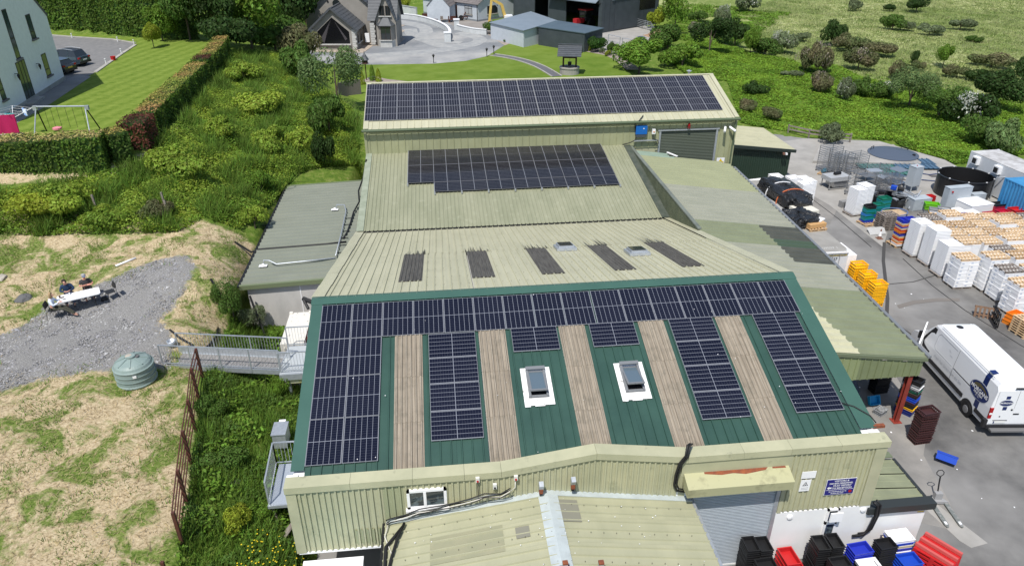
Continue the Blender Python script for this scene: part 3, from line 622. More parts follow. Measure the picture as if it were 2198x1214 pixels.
part('gutter', MB().box(-6.2,10.1, az(-6.1) - 0.06,-6.06,25.2, az(-6.1) + 0.03), DARK, an, world=True)
part('back_flashing', MB().prismy([(-6.1, az(-6.1)),(-0.5, az(-0.5)),(-0.5, az(-0.5) + 0.06),(-6.1, az(-6.1) + 0.06)], 25.1,25.3), mat('annex_trim', (0.15,0.18,0.10),0.5), an, world=True)
# ---------------------------------------------------------------- low porch roof in the foreground
po = thing('front_porch', 'low cream porch roof with pale ridge strip below the facade', 'building', (8,-8,0))
pk = 7.6; PZ = 4.22
part('inner_wall', MB().prismy([(2.6,0),(12.2,0),(12.2,3.3),(pk, PZ - 0.1),(2.6,3.35)], -13.5, FY - 0.12), WHITE, po, world=True)
PCM = mat('porch_steel', (0.385,0.38,0.255),0.45,(0.33,0.33,0.22), scale=0.8, stretch=(0.3,1,1), col3=(0.32,0.25,0.13), scale3=1.6, lo3=0.66, hi3=0.8)
el = Vector((2.42 - pk, 0,3.45 - PZ)).normalized(); er = Vector((12.42 - pk, 0,3.42 - PZ)).normalized(); ll = (Vector((2.42 - pk, 0,3.45 - PZ))).length; lr = (Vector((12.42 - pk, 0,3.42 - PZ))).length
PAT = mat('dark_porch_patch', (0.255,0.26,0.17),0.6,(0.30,0.29,0.19), scale=1.2); PAG = mat('grey_repair_sheet', (0.215,0.21,0.165),0.55)
for i in range(6):
 y0 = FY - 0.05 - i * 1.0
 part('roof_sheet', ribs(0.996, ll, 0.333, PCM, 0.04,0.02,0.06), None, po, frame((pk, y0 - 1.0, PZ),(0,1,0), el), world=True)
 part('roof_sheet', ribs(0.996, lr, 0.333, PCM, 0.04,0.02,0.06), None, po, frame((pk, y0, PZ),(0,-1,0), er), world=True)
part('repair_sheet', ribs(1.02,2.25,0.333, PAT, 0.022,0.02,0.06), None, po, frame((pk + el.x * 1.55,-9.65, PZ + el.z * 1.55 + 0.014),(0,1,0), el), world=True)
part('repair_sheet', MB().box(0,0,0.014,0.42,0.42,0.024), PAG, po, frame((pk + el.x * 0.75,-9.3, PZ + el.z * 0.75 + 0.012),(0,1,0), el), world=True)
part('repair_sheet', MB().box(0,0,0.014,0.9,0.62,0.024), PAG, po, frame((pk + er.x * 0.3,-7.98, PZ + er.z * 0.3 + 0.014),(0,-1,0), er), world=True)
ZN = mat('zinc_ridge_strip', (0.45,0.50,0.50),0.5,(0.38,0.42,0.42), scale=3, col3=(0.6,0.6,0.58), scale3=12, lo3=0.66, hi3=0.7)
for i in range(3): part('ridge_strip', MB().add([(pk - 0.3,0, PZ - 0.02),(pk, 0, PZ + 0.05),(pk + 0.32,0, PZ - 0.01),(pk - 0.3,-2.0, PZ - 0.02),(pk, -2.0, PZ + 0.05),(pk + 0.32,-2.0, PZ - 0.01),(pk, 0, PZ - 0.05),(pk, -2, PZ - 0.05)], [(0,3,4,1),(1,4,5,2),(0,1,2,6),(3,7,5,4)]), ZN, po, TR((0, FY - 0.04 - i * 1.99,0.012 + 0.003 * i)), world=True)
part('wall_flashing', MB().bar((2.5, FY - 0.12,3.5),(pk, FY - 0.12, PZ + 0.05),0.22,0.03).bar((pk, FY - 0.12, PZ + 0.05),(12.4, FY - 0.12,3.47),0.22,0.03), ZN, po, world=True)
part('verge_bar', MB().bar((12.45, FY - 0.05,3.42),(12.45,-13.4,3.42),0.09,0.05), GALV, po, world=True)
part('verge_bar', MB().bar((2.38, FY - 0.05,3.43),(2.38,-13.4,3.43),0.09,0.05), DARK, po, world=True)
# ---------------------------------------------------------------- dark green shed beside the tall shed
gs = thing('green_yard_shed', 'dark green shed with cream roof and pale window right of the tall shed', 'building', (30,30.2,0))
part('inner_wall', MB().prismy([(27.1,0),(33.8,0),(33.8,2.66),(27.1,3.42)], 30.25,36.4), mat('dark_green_cladding', (0.022,0.042,0.028),0.5), gs, world=True)
lay('cladding_sheet', gs, (27.1,30.22,0.0),(1,0,0),(0,0,1),6.7,0.96,2.6,0.2, mat('dark_green_cladding', (0.022,0.042,0.028),0.5), h=0.03, top=0.04, base=0.09)
xg = Vector((1,0,-0.113)).normalized()
for i in range(6): part('roof_sheet', ribs(1.05,6.95,0.25, CREAM2,0.025,0.03,0.07), None, gs, frame((27.08,29.95 + 1.07 * (i + 1),3.45),(0,-1,0), xg), world=True)
part('roof_trim', MB().prismy([(27.1,3.2),(34.05,2.42),(34.05,2.66),(27.1,3.46)], 29.85,29.98), mat('dark_trim', (0.02,0.03,0.025),0.5), gs, world=True)
wn = window(gs, 27.75,28.55,1.75,2.75, y=30.16, mull=(), m=mat('dark_trim', (0.02,0.03,0.025),0.5), glass=mat('pale_blind', (0.42,0.43,0.44),0.5), fr=0.04, nm='window')
# ---------------------------------------------------------------- solar panels
def panel_mat(name, c0, line, nx_, ny_, wx, wy, lw, lc, rough=0.12):
 m = bpy.data.materials.new(name); m.use_nodes = True; t = m.node_tree; N = t.nodes; L = t.links; b = N['Principled BSDF']
 tc = N.new('ShaderNodeTexCoord'); sp = N.new('ShaderNodeSeparateXYZ'); L.new(tc.outputs['Object'], sp.inputs[0])
 def op(o, a, b_=0.0, c_=None):
  q = N.new('ShaderNodeMath'); q.operation = o
  for i, v in enumerate((a, b_) if c_ is None else (a, b_, c_)):
   if isinstance(v, (int, float)): q.inputs[i].default_value = v
   else: L.new(v, q.inputs[i])
  return q.outputs[0]
 def lines(src, off, pitch, half):
  a = op('FRACT', op('DIVIDE', op('ADD', src, off), pitch)); d = op('MINIMUM', a, op('SUBTRACT', 1.0, a)); return op('LESS_THAN', d, half / pitch)
 x, y_ = sp.outputs[0], op('ABSOLUTE', sp.outputs[1])
 l1_ = lines(x, -wx, (1.134 - 2 * wx) / nx_, lw)
 mid_ = op('LESS_THAN', op('ABSOLUTE', op('SUBTRACT', y_, 0.861)), lc)
 l2_ = lines(y_, -wy, (1.722 - 2 * wy) / ny_, lw * 0.42)
 f1 = op('MAXIMUM', l1_, mid_); f = op('MAXIMUM', f1, op('MULTIPLY', l2_, 0.28))
 nz_ = N.new('ShaderNodeTexNoise'); nz_.inputs['Scale'].default_value = 1.3; L.new(tc.outputs['Object'], nz_.inputs[0])
 oi = N.new('ShaderNodeObjectInfo')
 mx_ = N.new('ShaderNodeMix'); mx_.data_type = 'RGBA'; mx_.inputs[6].default_value = (*c0,1); mx_.inputs[7].default_value = (c0[0] * 1.7, c0[1] * 1.6, c0[2] * 1.35,1); L.new(oi.outputs['Random'], mx_.inputs[0])
 m2 = N.new('ShaderNodeMix'); m2.data_type = 'RGBA'; L.new(f, m2.inputs[0]); L.new(mx_.outputs[2], m2.inputs[6]); m2.inputs[7].default_value = (*line, 1)
 L.new(m2.outputs[2], b.inputs['Base Color']); b.inputs['Roughness'].default_value = rough; b.inputs['Specular IOR Level'].default_value = 0.35
 return m
PF = panel_mat('solar_cells_blue_black', (0.0055,0.0065,0.016),(0.22,0.235,0.27),6,18,0.02,0.02,0.006,0.010)
PM = panel_mat('solar_cells_charcoal', (0.010,0.010,0.014),(0.20,0.21,0.23),6,18,0.02,0.02,0.0045,0.016)
PR = panel_mat('solar_cells_slate', (0.012,0.012,0.018),(0.17,0.175,0.20),6,18,0.02,0.02,0.011,0.020)
FRM = mat('silver_panel_frame', (0.36,0.37,0.39),0.4, metal=0.3); FRB = mat('black_panel_frame', (0.13,0.13,0.14),0.4)
def panel_meshes(pm, fm, lx=1.134, ly=1.722, fr=0.009):
 g_ = MB().box(0.004,-ly + 0.004,0.0, lx - 0.004,-0.004,0.031).mesh('cell_sheet', pm)
 f_ = MB().box(0,-ly, 0, lx, -ly + fr, 0.036).box(0,-fr, 0, lx, 0,0.036).box(0,-ly + fr, 0, fr, -fr, 0.036).box(lx - fr, -ly + fr, 0, lx, -fr, 0.036).mesh('panel_frame', fm)
 return g_, f_
MFr = panel_meshes(PF, FRM); MMid = panel_meshes(PM, FRB); MRe = panel_meshes(PR, FRM, fr=0.011)
_s = {}
for k_, (g_, f_) in (('front', MFr),('mid', MMid),('rear', MRe)):
 r_ = thing('solar_panel', 'x', 'solar panel', (0,0,0)); part('cell_sheet', g_, None, r_); part('panel_frame', f_, None, r_); _s[k_] = [seal(r_), False]
def panel(kind_, M, label, group):
 r_, used = _s[kind_]
 if not used: _s[kind_][1] = True; r_.matrix_basis = M; r_['label'] = label; r_['group'] = group; return r_
 return dup(r_, M, label, group)
def fplace(u, v, land=False):
 o = Vector((u, -math.cos(S17) * v, 7.2 - math.sin(S17) * v)) + Vector((0,-math.sin(S17), math.cos(S17))) * -0.036
 M = frame(o, (1,0,0), yd)
 if land: M = M @ Matrix.Rotation(PI / 2,4, 'Z') @ Matrix.Translation((-1.134,0,0)) @ Matrix.Translation((0,0,0))
 return M
PW, PL = 1.154,1.742
gF = 'solar panels on the green front roof'
for i in range(16): panel('front', fplace(i * PW + (0.03 if i > 8 else 0),0), 'solar panel %s from the left in the top row of the green roof' % ORD[i], gF)
for j in range(3):
 for i in range(2): panel('front', fplace(i * PW, (j + 1) * PL), 'solar panel left on the green roof, %s column, %s below the top row' % (('left', 'right')[i], ORD[j]), gF)
SIDE = [(4.0,4, 'between the first and second rooflight strips'),(7.08,1, 'above the left roof window'),(10.06,1, 'above the right roof window'),(13.16,4, 'between the fourth and fifth rooflight strips'),(16.5,4, 'right of the fifth rooflight strip')]
for x0, n, wh in SIDE:
 for j in range(n):
  v0 = PL + j * PW + (0.03 if x0 < 5 else -0.03)
  panel('front', fplace(x0, v0, True), 'solar panel %s%s' % (wh, '' if n == 1 else ', %s from top' % ORD[j]), gF)
# middle array: landscape modules in stepped rows
gM = 'black solar panels on the middle roof'
px_m, py_m = 1.768,1.285
for j in range(5):
 for i in range(8):
  if j == 4 and i == 0: continue
  x0 = 2.6 + i * px_m; v = j * py_m
  o = Vector((x0,26.45 - math.cos(MS) * v, mz(26.45) + 0.13 - math.sin(MS) * v + (0.02 if j % 2 else 0)))
  M = frame(o, (1,0,0), ym) @ Matrix.Diagonal((1.012,1.115,1,1)) @ Matrix.Rotation(PI / 2,4, 'Z') @ Matrix.Translation((-1.134,0,0))
  panel('mid', M, 'black solar panel on the middle roof, %s row from top, %s from left' % (ORD[j], ORD[i if j < 4 else i - 1]), gM)
gR = 'solar panels on the tall rear shed'
for j in range(3):
 for i in range(23):
  o = Vector((-0.40 + i * 1.154,32.075 - math.cos(RS) * j * PL, 8.40 - math.sin(RS) * j * PL))
  panel('rear', frame(o, (1,0,0), yr), 'solar panel on the tall rear shed, %s row, %s from left' % (('top', 'middle', 'bottom')[j], ORD[i]), gR)
# mounting rails of the middle array
for i in range(9):
 xx = 2.6 + i * px_m; bot = 26.45 - (5 if i else 4) * py_m
 solo('mounting_rail', MB().bar((xx - 0.01,26.4, mz(26.4) + 0.1),(xx - 0.01, bot - 0.12, mz(bot - 0.12) + 0.1),0.045,0.07).box(xx - 0.05, bot - 0.16, mz(bot) + 0.03, xx + 0.05, bot - 0.06, mz(bot) + 0.2), GALV,
         'steel rail under the black panels of the middle roof, %s from left' % ORD[i], 'mounting rail', group='rails of the middle array')
# ---------------------------------------------------------------- left: field, walkway, table, tank, fence
def P3(px, py, z): p = onz(px, py, z); return (float(p[0]), float(p[1]), float(z))
# brown rail fence
FB = [T(*q) for q in [(394,1174),(402,1081),(411,995),(421,926),(427,856),(436,812)]]
fe = thing('rail_fence', 'rusty brown five rail fence with tall posts along the dry field', 'fence', tuple(FB[0]))
for p in FB:
 part('post', MB().box(p[0] - 0.05, p[1] - 0.05, p[2] - 0.2, p[0] + 0.05, p[1] + 0.05, p[2] + 1.55), RUST, fe, world=True)
for a_, b_ in zip(FB[:-1], FB[1:]):
 for k in range(5):
  h_ = 0.28 + k * 0.29
  part('rail', MB().bar((a_[0] - 0.06, a_[1], a_[2] + h_),(b_[0] - 0.06, b_[1], b_[2] + h_),0.035,0.05), RUST, fe, world=True)
p = T(362,1212); solo('fence_post', MB().box(-0.05,-0.05,-0.8,0.05,0.05,0.5), RUST, 'short brown post at the bottom edge of the dry field', 'fence post', TR((p[0], p[1] - 0.3, p[2])))
# rain tank
TKM = mat('grey_green_plastic', (0.235,0.30,0.28),0.5,(0.19,0.25,0.235), scale=2, col3=(0.38,0.42,0.40), scale3=3, lo3=0.6, hi3=0.8)
tp = T(281,838); tp = (tp[0] - 0.02, tp[1] + 0.85, hz(tp[0], tp[1] + 0.85))
tk = thing('water_tank', 'big ribbed grey green plastic water tank beside the gravel path', 'tank', TR(tp, 0,(0.77,0.77,0.9)))
pr = [(1.04,0),(1.05,0.06),(1.02,0.1),(1.0,0.12)]
for k in range(3): z = 0.12 + k * 0.25; pr += [(1.01, z),(1.01, z + 0.2),(1.05, z + 0.215),(1.05, z + 0.25)]
pr += [(0.99,0.9),(0.93,1.02),(0.80,1.12),(0.28,1.27),(0.26,1.27)]
part('shell', MB().lathe(pr, 40), TKM, tk, smooth=False)
part('neck', MB().lathe([(0.25,1.24),(0.25,1.36),(0.2,1.38),(0,1.38)], 20), TKM, tk)
for k in range(8):
 a_ = k * PI / 4 + 0.2; part('rib', MB().bar((0.3 * math.cos(a_),0.3 * math.sin(a_),1.275),(0.86 * math.cos(a_),0.86 * math.sin(a_),1.10),0.07,0.05), TKM, tk)
part('label_plate', MB().box(-0.09,-1.07,0.62,0.09,-1.04,0.74), WPLAST, tk, Matrix.Rotation(0.35,4, 'Z'))
STONE = mat('field_stone', (0.42,0.38,0.32),0.9,(0.30,0.27,0.23), scale=4)
def rock(name, label, cat, loc, s, m, seed=0, squash=0.6):
 r = np.random.default_rng(seed); mb = MB().lathe([(0.01,-0.3),(0.7,-0.25),(1,0),(0.8,0.55),(0.35,0.8),(0.01,0.85)], 9)
 mb.v = [(x * s * (1 + r.normal(0,.12)), y_ * s * (1 + r.normal(0,.12)), z * s * squash * (1 + r.normal(0,.12))) for x, y_, z in mb.v]
 return solo(name, mb, m, label, cat, TR(loc, r.uniform(0,6)))
rock('stone', 'flat buff stone weighing down the water tank lid', 'stone', (tp[0] - 0.08, tp[1], tp[2] + 1.22),0.15, STONE, 3,0.3)
rock('stone', 'flat dark stone lying at the water tank lid edge', 'stone', (tp[0] + 0.24, tp[1] + 0.02, tp[2] + 1.16),0.1, mat('dark_stone', (0.11,0.11,0.11),0.9),4,0.3)
p = T(52,640); rock('boulder', 'dark grey flat topped boulder left of the picnic table', 'boulder', tuple(p),0.42, mat('dark_stone', (0.11,0.11,0.11),0.9,(0.25,0.24,0.2), scale=2, lo=0.5, hi=0.55),5,0.55)
for k, (q, s_, lb) in enumerate([((2,597),.35, 'grey boulder cut by the left picture edge'),((502,1036),.28, 'pale boulder in long grass left of the balcony'),((1000,1),0.01, ''),((560,1188),.22, 'half buried grey stone in the yellow flowers')]):
 if lb: p = T(*q); rock('boulder', lb, 'boulder', tuple(p), s_, STONE, 20 + k, 0.6)
# walkway
WZ = 2.62
wk = thing('walkway', 'galvanised footbridge with railings from the gravel path to the building', 'footbridge', (-5,3,2.4))
A_, B_ = Vector((-7.75,3.55, WZ)), Vector((-2.65,2.55, WZ)); dv = (B_ - A_).normalized(); nv = Vector((-dv.y, dv.x, 0)); Lw = (B_ - A_).length; Wd = 0.95
DECK = mat('deck_chequer_plate', (0.30,0.29,0.28),0.6,(0.24,0.23,0.22), scale=3, metal=0.2)
n = 26
ms = MB().box(0.006,0,-0.03, Lw / n - 0.006, Wd, 0).mesh('deck_plank', DECK)
for i in range(n): part('deck_plank', ms, None, wk, frame(A_ + dv * (i * Lw / n), dv, nv), world=True)
for s_, nm in ((0.0, 'side_beam'),(Wd, 'side_beam')): part(nm, MB().bar(A_ + nv * s_ + Vector((0,0,-0.1)), B_ + nv * s_ + Vector((0,0,-0.1)),0.06,0.24), GALV, wk, world=True)
part('kick_plate', MB().bar(A_ + nv * (Wd + 0.03) + Vector((0,0,0.16)), B_ + nv * (Wd + 0.03) + Vector((0,0,0.16)),0.02,0.3), GALV, wk, world=True)
def railing(par, a, b, h=1.05, posts=4, bars=True, low=0.12, step=0.13):
 a = Vector(a); b = Vector(b); z = Vector((0,0,1)); r_ = part('railing', MB().bar(a + z * h, b + z * h, 0.05,0.04), GALV, par, world=True)
 part('bottom_rail', MB().bar(a + z * low, b + z * low, 0.035,0.03), GALV, r_, world=True)
 for i in range(posts): q = a.lerp(b, i / max(1, posts - 1)); part('post', MB().bar(q - z * 0.15, q + z * h, 0.045,0.045), GALV, r_, world=True)
 if bars:
  L_ = (b - a).length; k = int(L_ / step); ms_ = MB().box(-0.006,-0.006, low, 0.006,0.006, h).mesh('baluster', GALV)
  for i in range(1, k): part('baluster', ms_, None, r_, TR(tuple(a.lerp(b, i / k))), world=True)
 return r_
railing(wk, A_ - nv * 0.03 - dv * 0.25, B_ - nv * 0.03, posts=5); railing(wk, A_ + nv * (Wd + 0.05), B_ + nv * (Wd + 0.05), posts=4)
ld = part('landing', MB().box(-2.7,2.3, WZ - 0.05,-0.45,4.5, WZ + 0.01), mat('landing_plate', (0.50,0.53,0.54),0.5, metal=0.3), wk, world=True)
part('landing_beam', MB().box(-2.7,2.2, WZ - 0.3,-0.45,2.3, WZ), GALV, wk, world=True)
part('yellow_beam', MB().box(-2.5,2.3, WZ - 0.55,-0.45,2.4, WZ - 0.32), mat('mossy_yellow_paint', (0.36,0.36,0.12),0.7,(0.5,0.5,0.42), scale=3), wk, world=True)
railing(wk, (-2.66,2.34, WZ),(-0.55,2.34, WZ), posts=2); railing(wk, (-2.66,4.45, WZ),(-0.55,4.45, WZ), posts=2)
for x_, y_ in ((-2.4,2.5),(-1.2,2.5),(-2.4,4.3)): part('leg', MB().box(x_ - 0.06, y_ - 0.06,-0.5, x_ + 0.06, y_ + 0.06, WZ - 0.3), GALV, wk, world=True)
part('bracket', MB().bar((-2.75,2.5, WZ + 0.1),(-2.45,3.45, WZ + 0.45),0.04), GALV, wk, world=True)
# containers behind the walkway
CW = mat('chalky_white_paint', (0.62,0.60,0.54),0.8,(0.18,0.17,0.15), scale=7, lo=0.62, hi=0.66)
ctn = thing('white_container', 'old speckled white box container behind the footbridge landing', 'container', (-2.6,6,0))
part('body', MB().box(-3.12,4.78,0.1,-2.02,7.7,2.58), CW, ctn, world=True)
for x_ in (-3.13,-2.18): part('corner_casting', MB().box(x_, 7.55,2.52, x_ + 0.17,7.72,2.64), CW, ctn, world=True)
part('door_bars', MB().box(-2.95,4.72,0.3,-2.9,4.78,2.4), CW, ctn, world=True); part('door_bars', MB().box(-2.3,4.72,0.3,-2.25,4.78,2.4), CW, ctn, world=True)
rc = thing('red_container', 'red brown container wedged between white container and the hall', 'container', (-1.2,6,0))
part('body', MB().box(-1.95,5.2,0.1,-0.5,7.75,2.55), REDOX, rc, world=True); part('corner_casting', MB().box(-1.95,7.6,2.5,-1.75,7.78,2.62), REDOX, rc, world=True)
# balcony
bl = thing('balcony', 'small galvanised steel balcony on legs at the front left corner', 'balcony', (-1.2,-4.5,2.4))
part('deck', MB().box(-1.78,-5.38,2.36,-0.45,-3.3,2.4), mat('grating', (0.42,0.46,0.52),0.5,(0.34,0.38,0.43), scale=30, metal=0.3), bl, world=True)
part('edge_beam', MB().box(-1.8,-5.44,2.3,-0.45,-5.38,2.42), GALV, bl, world=True)
railing(bl, (-1.76,-5.36,2.4),(-1.86,-3.33,2.4), posts=2, step=0.11); railing(bl, (-1.86,-3.33,2.4),(-0.6,-3.33,2.4), posts=2, step=0.12)
part('leg', MB().bar((-1.7,-5.3,2.3),(-1.55,-5.25, hz(-1.55,-5.25) - 0.2),0.09,0.05), WOODG, bl, world=True)
part('leg', MB().box(-1.18,-5.32, hz(-1.1,-5.3) - 0.2,-1.1,-5.24,2.3), GALV, bl, world=True)
cb = thing('meter_cabinet', 'pale grey steel cabinet in the weeds left of the green roof', 'cabinet', (-2.0,-1.6, hz(-2.0,-1.6)))
part('box', MB().box(-0.25,-0.4,0.5,0.25,0.35,1.15), GALV, cb); part('lid', MB().box(-0.28,-0.43,1.15,0.28,0.38,1.19), GALV, cb); part('leg', MB().box(-0.05,-0.05,-0.2,0.05,0.05,0.5), GALV, cb); part('junction_box', MB().box(-0.1,0.38,0.95,0.15,0.5,1.2), WPLAST, cb)
solo('gas_bottle', MB().lathe([(0.11,0),(0.13,0.04),(0.13,0.9),(0.09,1.0),(0.05,1.03),(0.05,1.12),(0,1.12)], 16), WPLAST, 'tall white cylinder standing by the wall below the landing', 'gas bottle', TR((-0.95,0.5, hz(-0.95,0.5))), smooth=True)
for k, (a_, b_, lb) in enumerate([((600,1160),(640,1070), 'grey board leaning steeply against the lower left wall'),((600,1165),(636,1095), 'second grey board leaning beside the lower left wall')]):
 p = T(*a_); solo('board', MB().bar((p[0], p[1], p[2]),(-0.5, p[1] + 0.35 + 0.2 * k, p[2] + 1.1),0.2,0.03), WOODG, lb, 'board')
p = T(618,1160); solo('board', MB().box(-0.35,-0.18,0,0.35,0.18,0.05), WOODG, 'short grey plank lying at the foot of the corner', 'board', TR(tuple(p),0.4))
# black poles and hose on the bank
for k, (a_, b_, ht, lb) in enumerate([((452,598),(478,642),1.0, 'leaning black stake on the edge of the earth bank'),((542,637),(560,700),2.6, 'tall dark pole leaning against the concrete annex wall')]):
 if k: q0 = Vector((-5.6,10.0,2.45)); q1 = Vector((-4.9,9.0,0.4))
 else: q1 = Vector(T(*b_)); q0 = Vector(P3(*a_, q1.z + 0.95))
 solo('stake', MB().bar(q0, q1,0.09,0.09), DARK, lb, 'pole')
hp = [T(*q) for q in [(468,705),(466,722),(455,738),(440,752)]]; 
solo('hose', MB().tube([(p[0], p[1], p[2] + 0.08) for p in hp], 0.06,7), DARK, 'thick black hose curving over the earth bank', 'hose', smooth=True)
hp = [T(*q) for q in [(366,712),(384,730),(398,735),(412,740),(424,755),(442,758)]]
solo('hose', MB().tube([(p[0], p[1], p[2] + 0.12 + 0.1 * math.sin(i * 1.6)) for i, p in enumerate(hp)], 0.05,7), DARK, 'looped black hose behind the footbridge railing', 'hose', smooth=True)
q0, q1 = T(249,573), T(292,556); solo('pipe', MB().tube([(q0[0], q0[1], q0[2] + 0.07),(q1[0], q1[1], q1[2] + 0.07)], 0.06,8), WPLAST, 'white plastic pipe lying in the grass behind the table', 'pipe', smooth=True)
p = T(370,742); solo('bucket', MB().lathe([(0.16,0),(0.2,0.3),(0.17,0.3),(0.14,0.03),(0,0.03)], 16), GALV, 'grey bucket at the field end of the footbridge', 'bucket', TR(tuple(p)), smooth=True)
# floodlight on its arm, cable and conduit over the annex roof
fl = thing('floodlight', 'white floodlight on a dark arm left of the grey annex roof', 'lamp', (-7.4,18.6,2.6))
part('arm', MB().tube([(-6.1,18.4,2.85),(-7.3,18.75,2.85)], 0.03,6), DARK, fl, world=True); part('head', MB().box(-7.75,18.55,2.82,-7.2,18.85,2.94), WPLAST, fl, world=True)
for q, lb in (((365,470), 'grey weathered post leaning in the brambles'),((358,452), 'thin grey post behind the leaning one in brambles'),((211,458), 'short grey post deep in the brambles above the table')):
 p = T(*q); solo('fence_post', MB().bar((0,0,-0.1),(-0.12,0.1,1.15),0.1,0.1), WOODG, lb, 'fence post', TR(tuple(p)))
# ---------------------------------------------------------------- table, chairs, people
TZ = 3.17
tab = [onz(*q, TZ + 0.74) for q in [(118,637),(208,616),(223,634),(127,656)]]; tcn = sum(tab) / 4; tdx = (tab[1] - tab[0]) + (tab[2] - tab[3]); TA = math.atan2(tdx[1], tdx[0])
tz0 = hz(tcn[0], tcn[1]); TBM = TR((tcn[0], tcn[1], tz0), TA)
tb = thing('folding_table', 'long white folding table on the gravel with people at it', 'table', TBM)
part('tabletop', MB().prism([(-0.92,-0.33),(-0.86,-0.39),(0.86,-0.39),(0.92,-0.33),(0.92,0.33),(0.86,0.39),(-0.86,0.39),(-0.92,0.33)], 0.70,0.745), WPLAST, tb)
for sx in (-0.62,0.62):
 for sy in (-0.3,0.3): part('leg', MB().tube([(sx, sy, 0.0),(sx, sy, 0.7)], 0.016,6), DARK, tb)
 part('crossbar', MB().tube([(sx, -0.3,0.15),(sx, 0.3,0.15)], 0.012,6), DARK, tb)
def on_table(x, y): v = TBM @ Vector((x, y, 0.747)); return tuple(v)
solo('plate', MB().lathe([(0.1,0),(0.13,0.015),(0,0.012)], 14), WPLAST, 'small white plate at the far right end of the table', 'plate', TR(on_table(0.7,0.2)))
solo('cup', MB().lathe([(0.03,0),(0.04,0.1),(0.0,0.1)], 10), WPLAST, 'white cup by the hands of the man in navy', 'cup', TR(on_table(-0.36,0.27)))
solo('cup', MB().lathe([(0.035,0),(0.045,0.12),(0.0,0.12)], 10), mat('brown_card', (0.12,0.08,0.06),0.7), 'dark brown cup in front of the woman', 'cup', TR(on_table(-0.78,0.12)))
solo('phone', MB().box(-0.07,-0.035,0,0.07,0.035,0.01), BLACKP, 'black phone lying on the white table near the woman', 'phone', TR(on_table(-0.62,-0.12), TA))
solo('glasses_case', MB().box(-0.08,-0.03,0,0.08,0.03,0.03), mat('brown_card', (0.12,0.08,0.06),0.7), 'dark case on the table by the brown cup', 'case', TR(on_table(-0.68,0.08), TA + 0.5))
CHB = mat('black_chair_plastic', (0.02,0.021,0.023),0.5)
def chair(M, label):
 t = thing('folding_chair', label, 'chair', M, 'black chairs around the white table')
 part('seat', MB().box(-0.21,-0.2,0.43,0.21,0.21,0.46), CHB, t)
 part('backrest', MB().add([(-0.2,-0.24,0.60),(0.2,-0.24,0.60),(0.2,-0.30,0.84),(0.15,-0.305,0.87),(-0.15,-0.305,0.87),(-0.2,-0.30,0.84)] + [(-0.2,-0.215,0.60),(0.2,-0.215,0.60),(0.2,-0.275,0.84),(0.15,-0.28,0.87),(-0.15,-0.28,0.87),(-0.2,-0.275,0.84)], [(0,1,2,3,4,5)[::-1], (6,7,8,9,10,11)] + [(i, (i + 1) % 6,6 + (i + 1) % 6,6 + i) for i in range(6)]), CHB, t)
 for s in (-1,1):
  part('leg', MB().tube([(0.2 * s, -0.31,0.0),(0.2 * s, -0.24,0.45),(0.2 * s, -0.3,0.85)], 0.012,6), DARK, t)
  part('leg', MB().tube([(0.2 * s, 0.24,0.0),(0.2 * s, 0.12,0.45)], 0.012,6), DARK, t)
 return t
def loc(x, y, rz): # position in the table's own frame
 v = TBM @ Vector((x, y, 0)); return TR((v.x, v.y, hz(v.x, v.y)), TA + rz)
def skin(name, pts, edges, m, parent, sub=1):
 """pts: list of (x, y, z, rx, ry) joints, grown with a Skin modifier into one continuous surface"""
 me = bpy.data.meshes.new(name); me.from_pydata([p[:3] for p in pts], edges, []); o = bpy.data.objects.new(name, me); C.objects.link(o)
 me.skin_vertices.new() if hasattr(me.skin_vertices, 'new') and len(me.skin_vertices) == 0 else None
 md = o.modifiers.new('skin', 'SKIN'); md.use_smooth_shade = True
 if len(me.skin_vertices) == 0:
  bpy.context.view_layer.objects.active = o
 sv = me.skin_vertices[0].data
 for i, p in enumerate(pts): sv[i].radius = (p[3], p[4] if len(p) > 4 else p[3])
 sv[0].use_root = True
 s_ = o.modifiers.new('subdivision', 'SUBSURF'); s_.levels = sub; s_.render_levels = sub
 me.materials.append(m); o.parent = parent; return o
SKINM = mat('skin', (0.55,0.30,0.22),0.55); SKINP = mat('skin_sunburnt', (0.60,0.28,0.20),0.55)
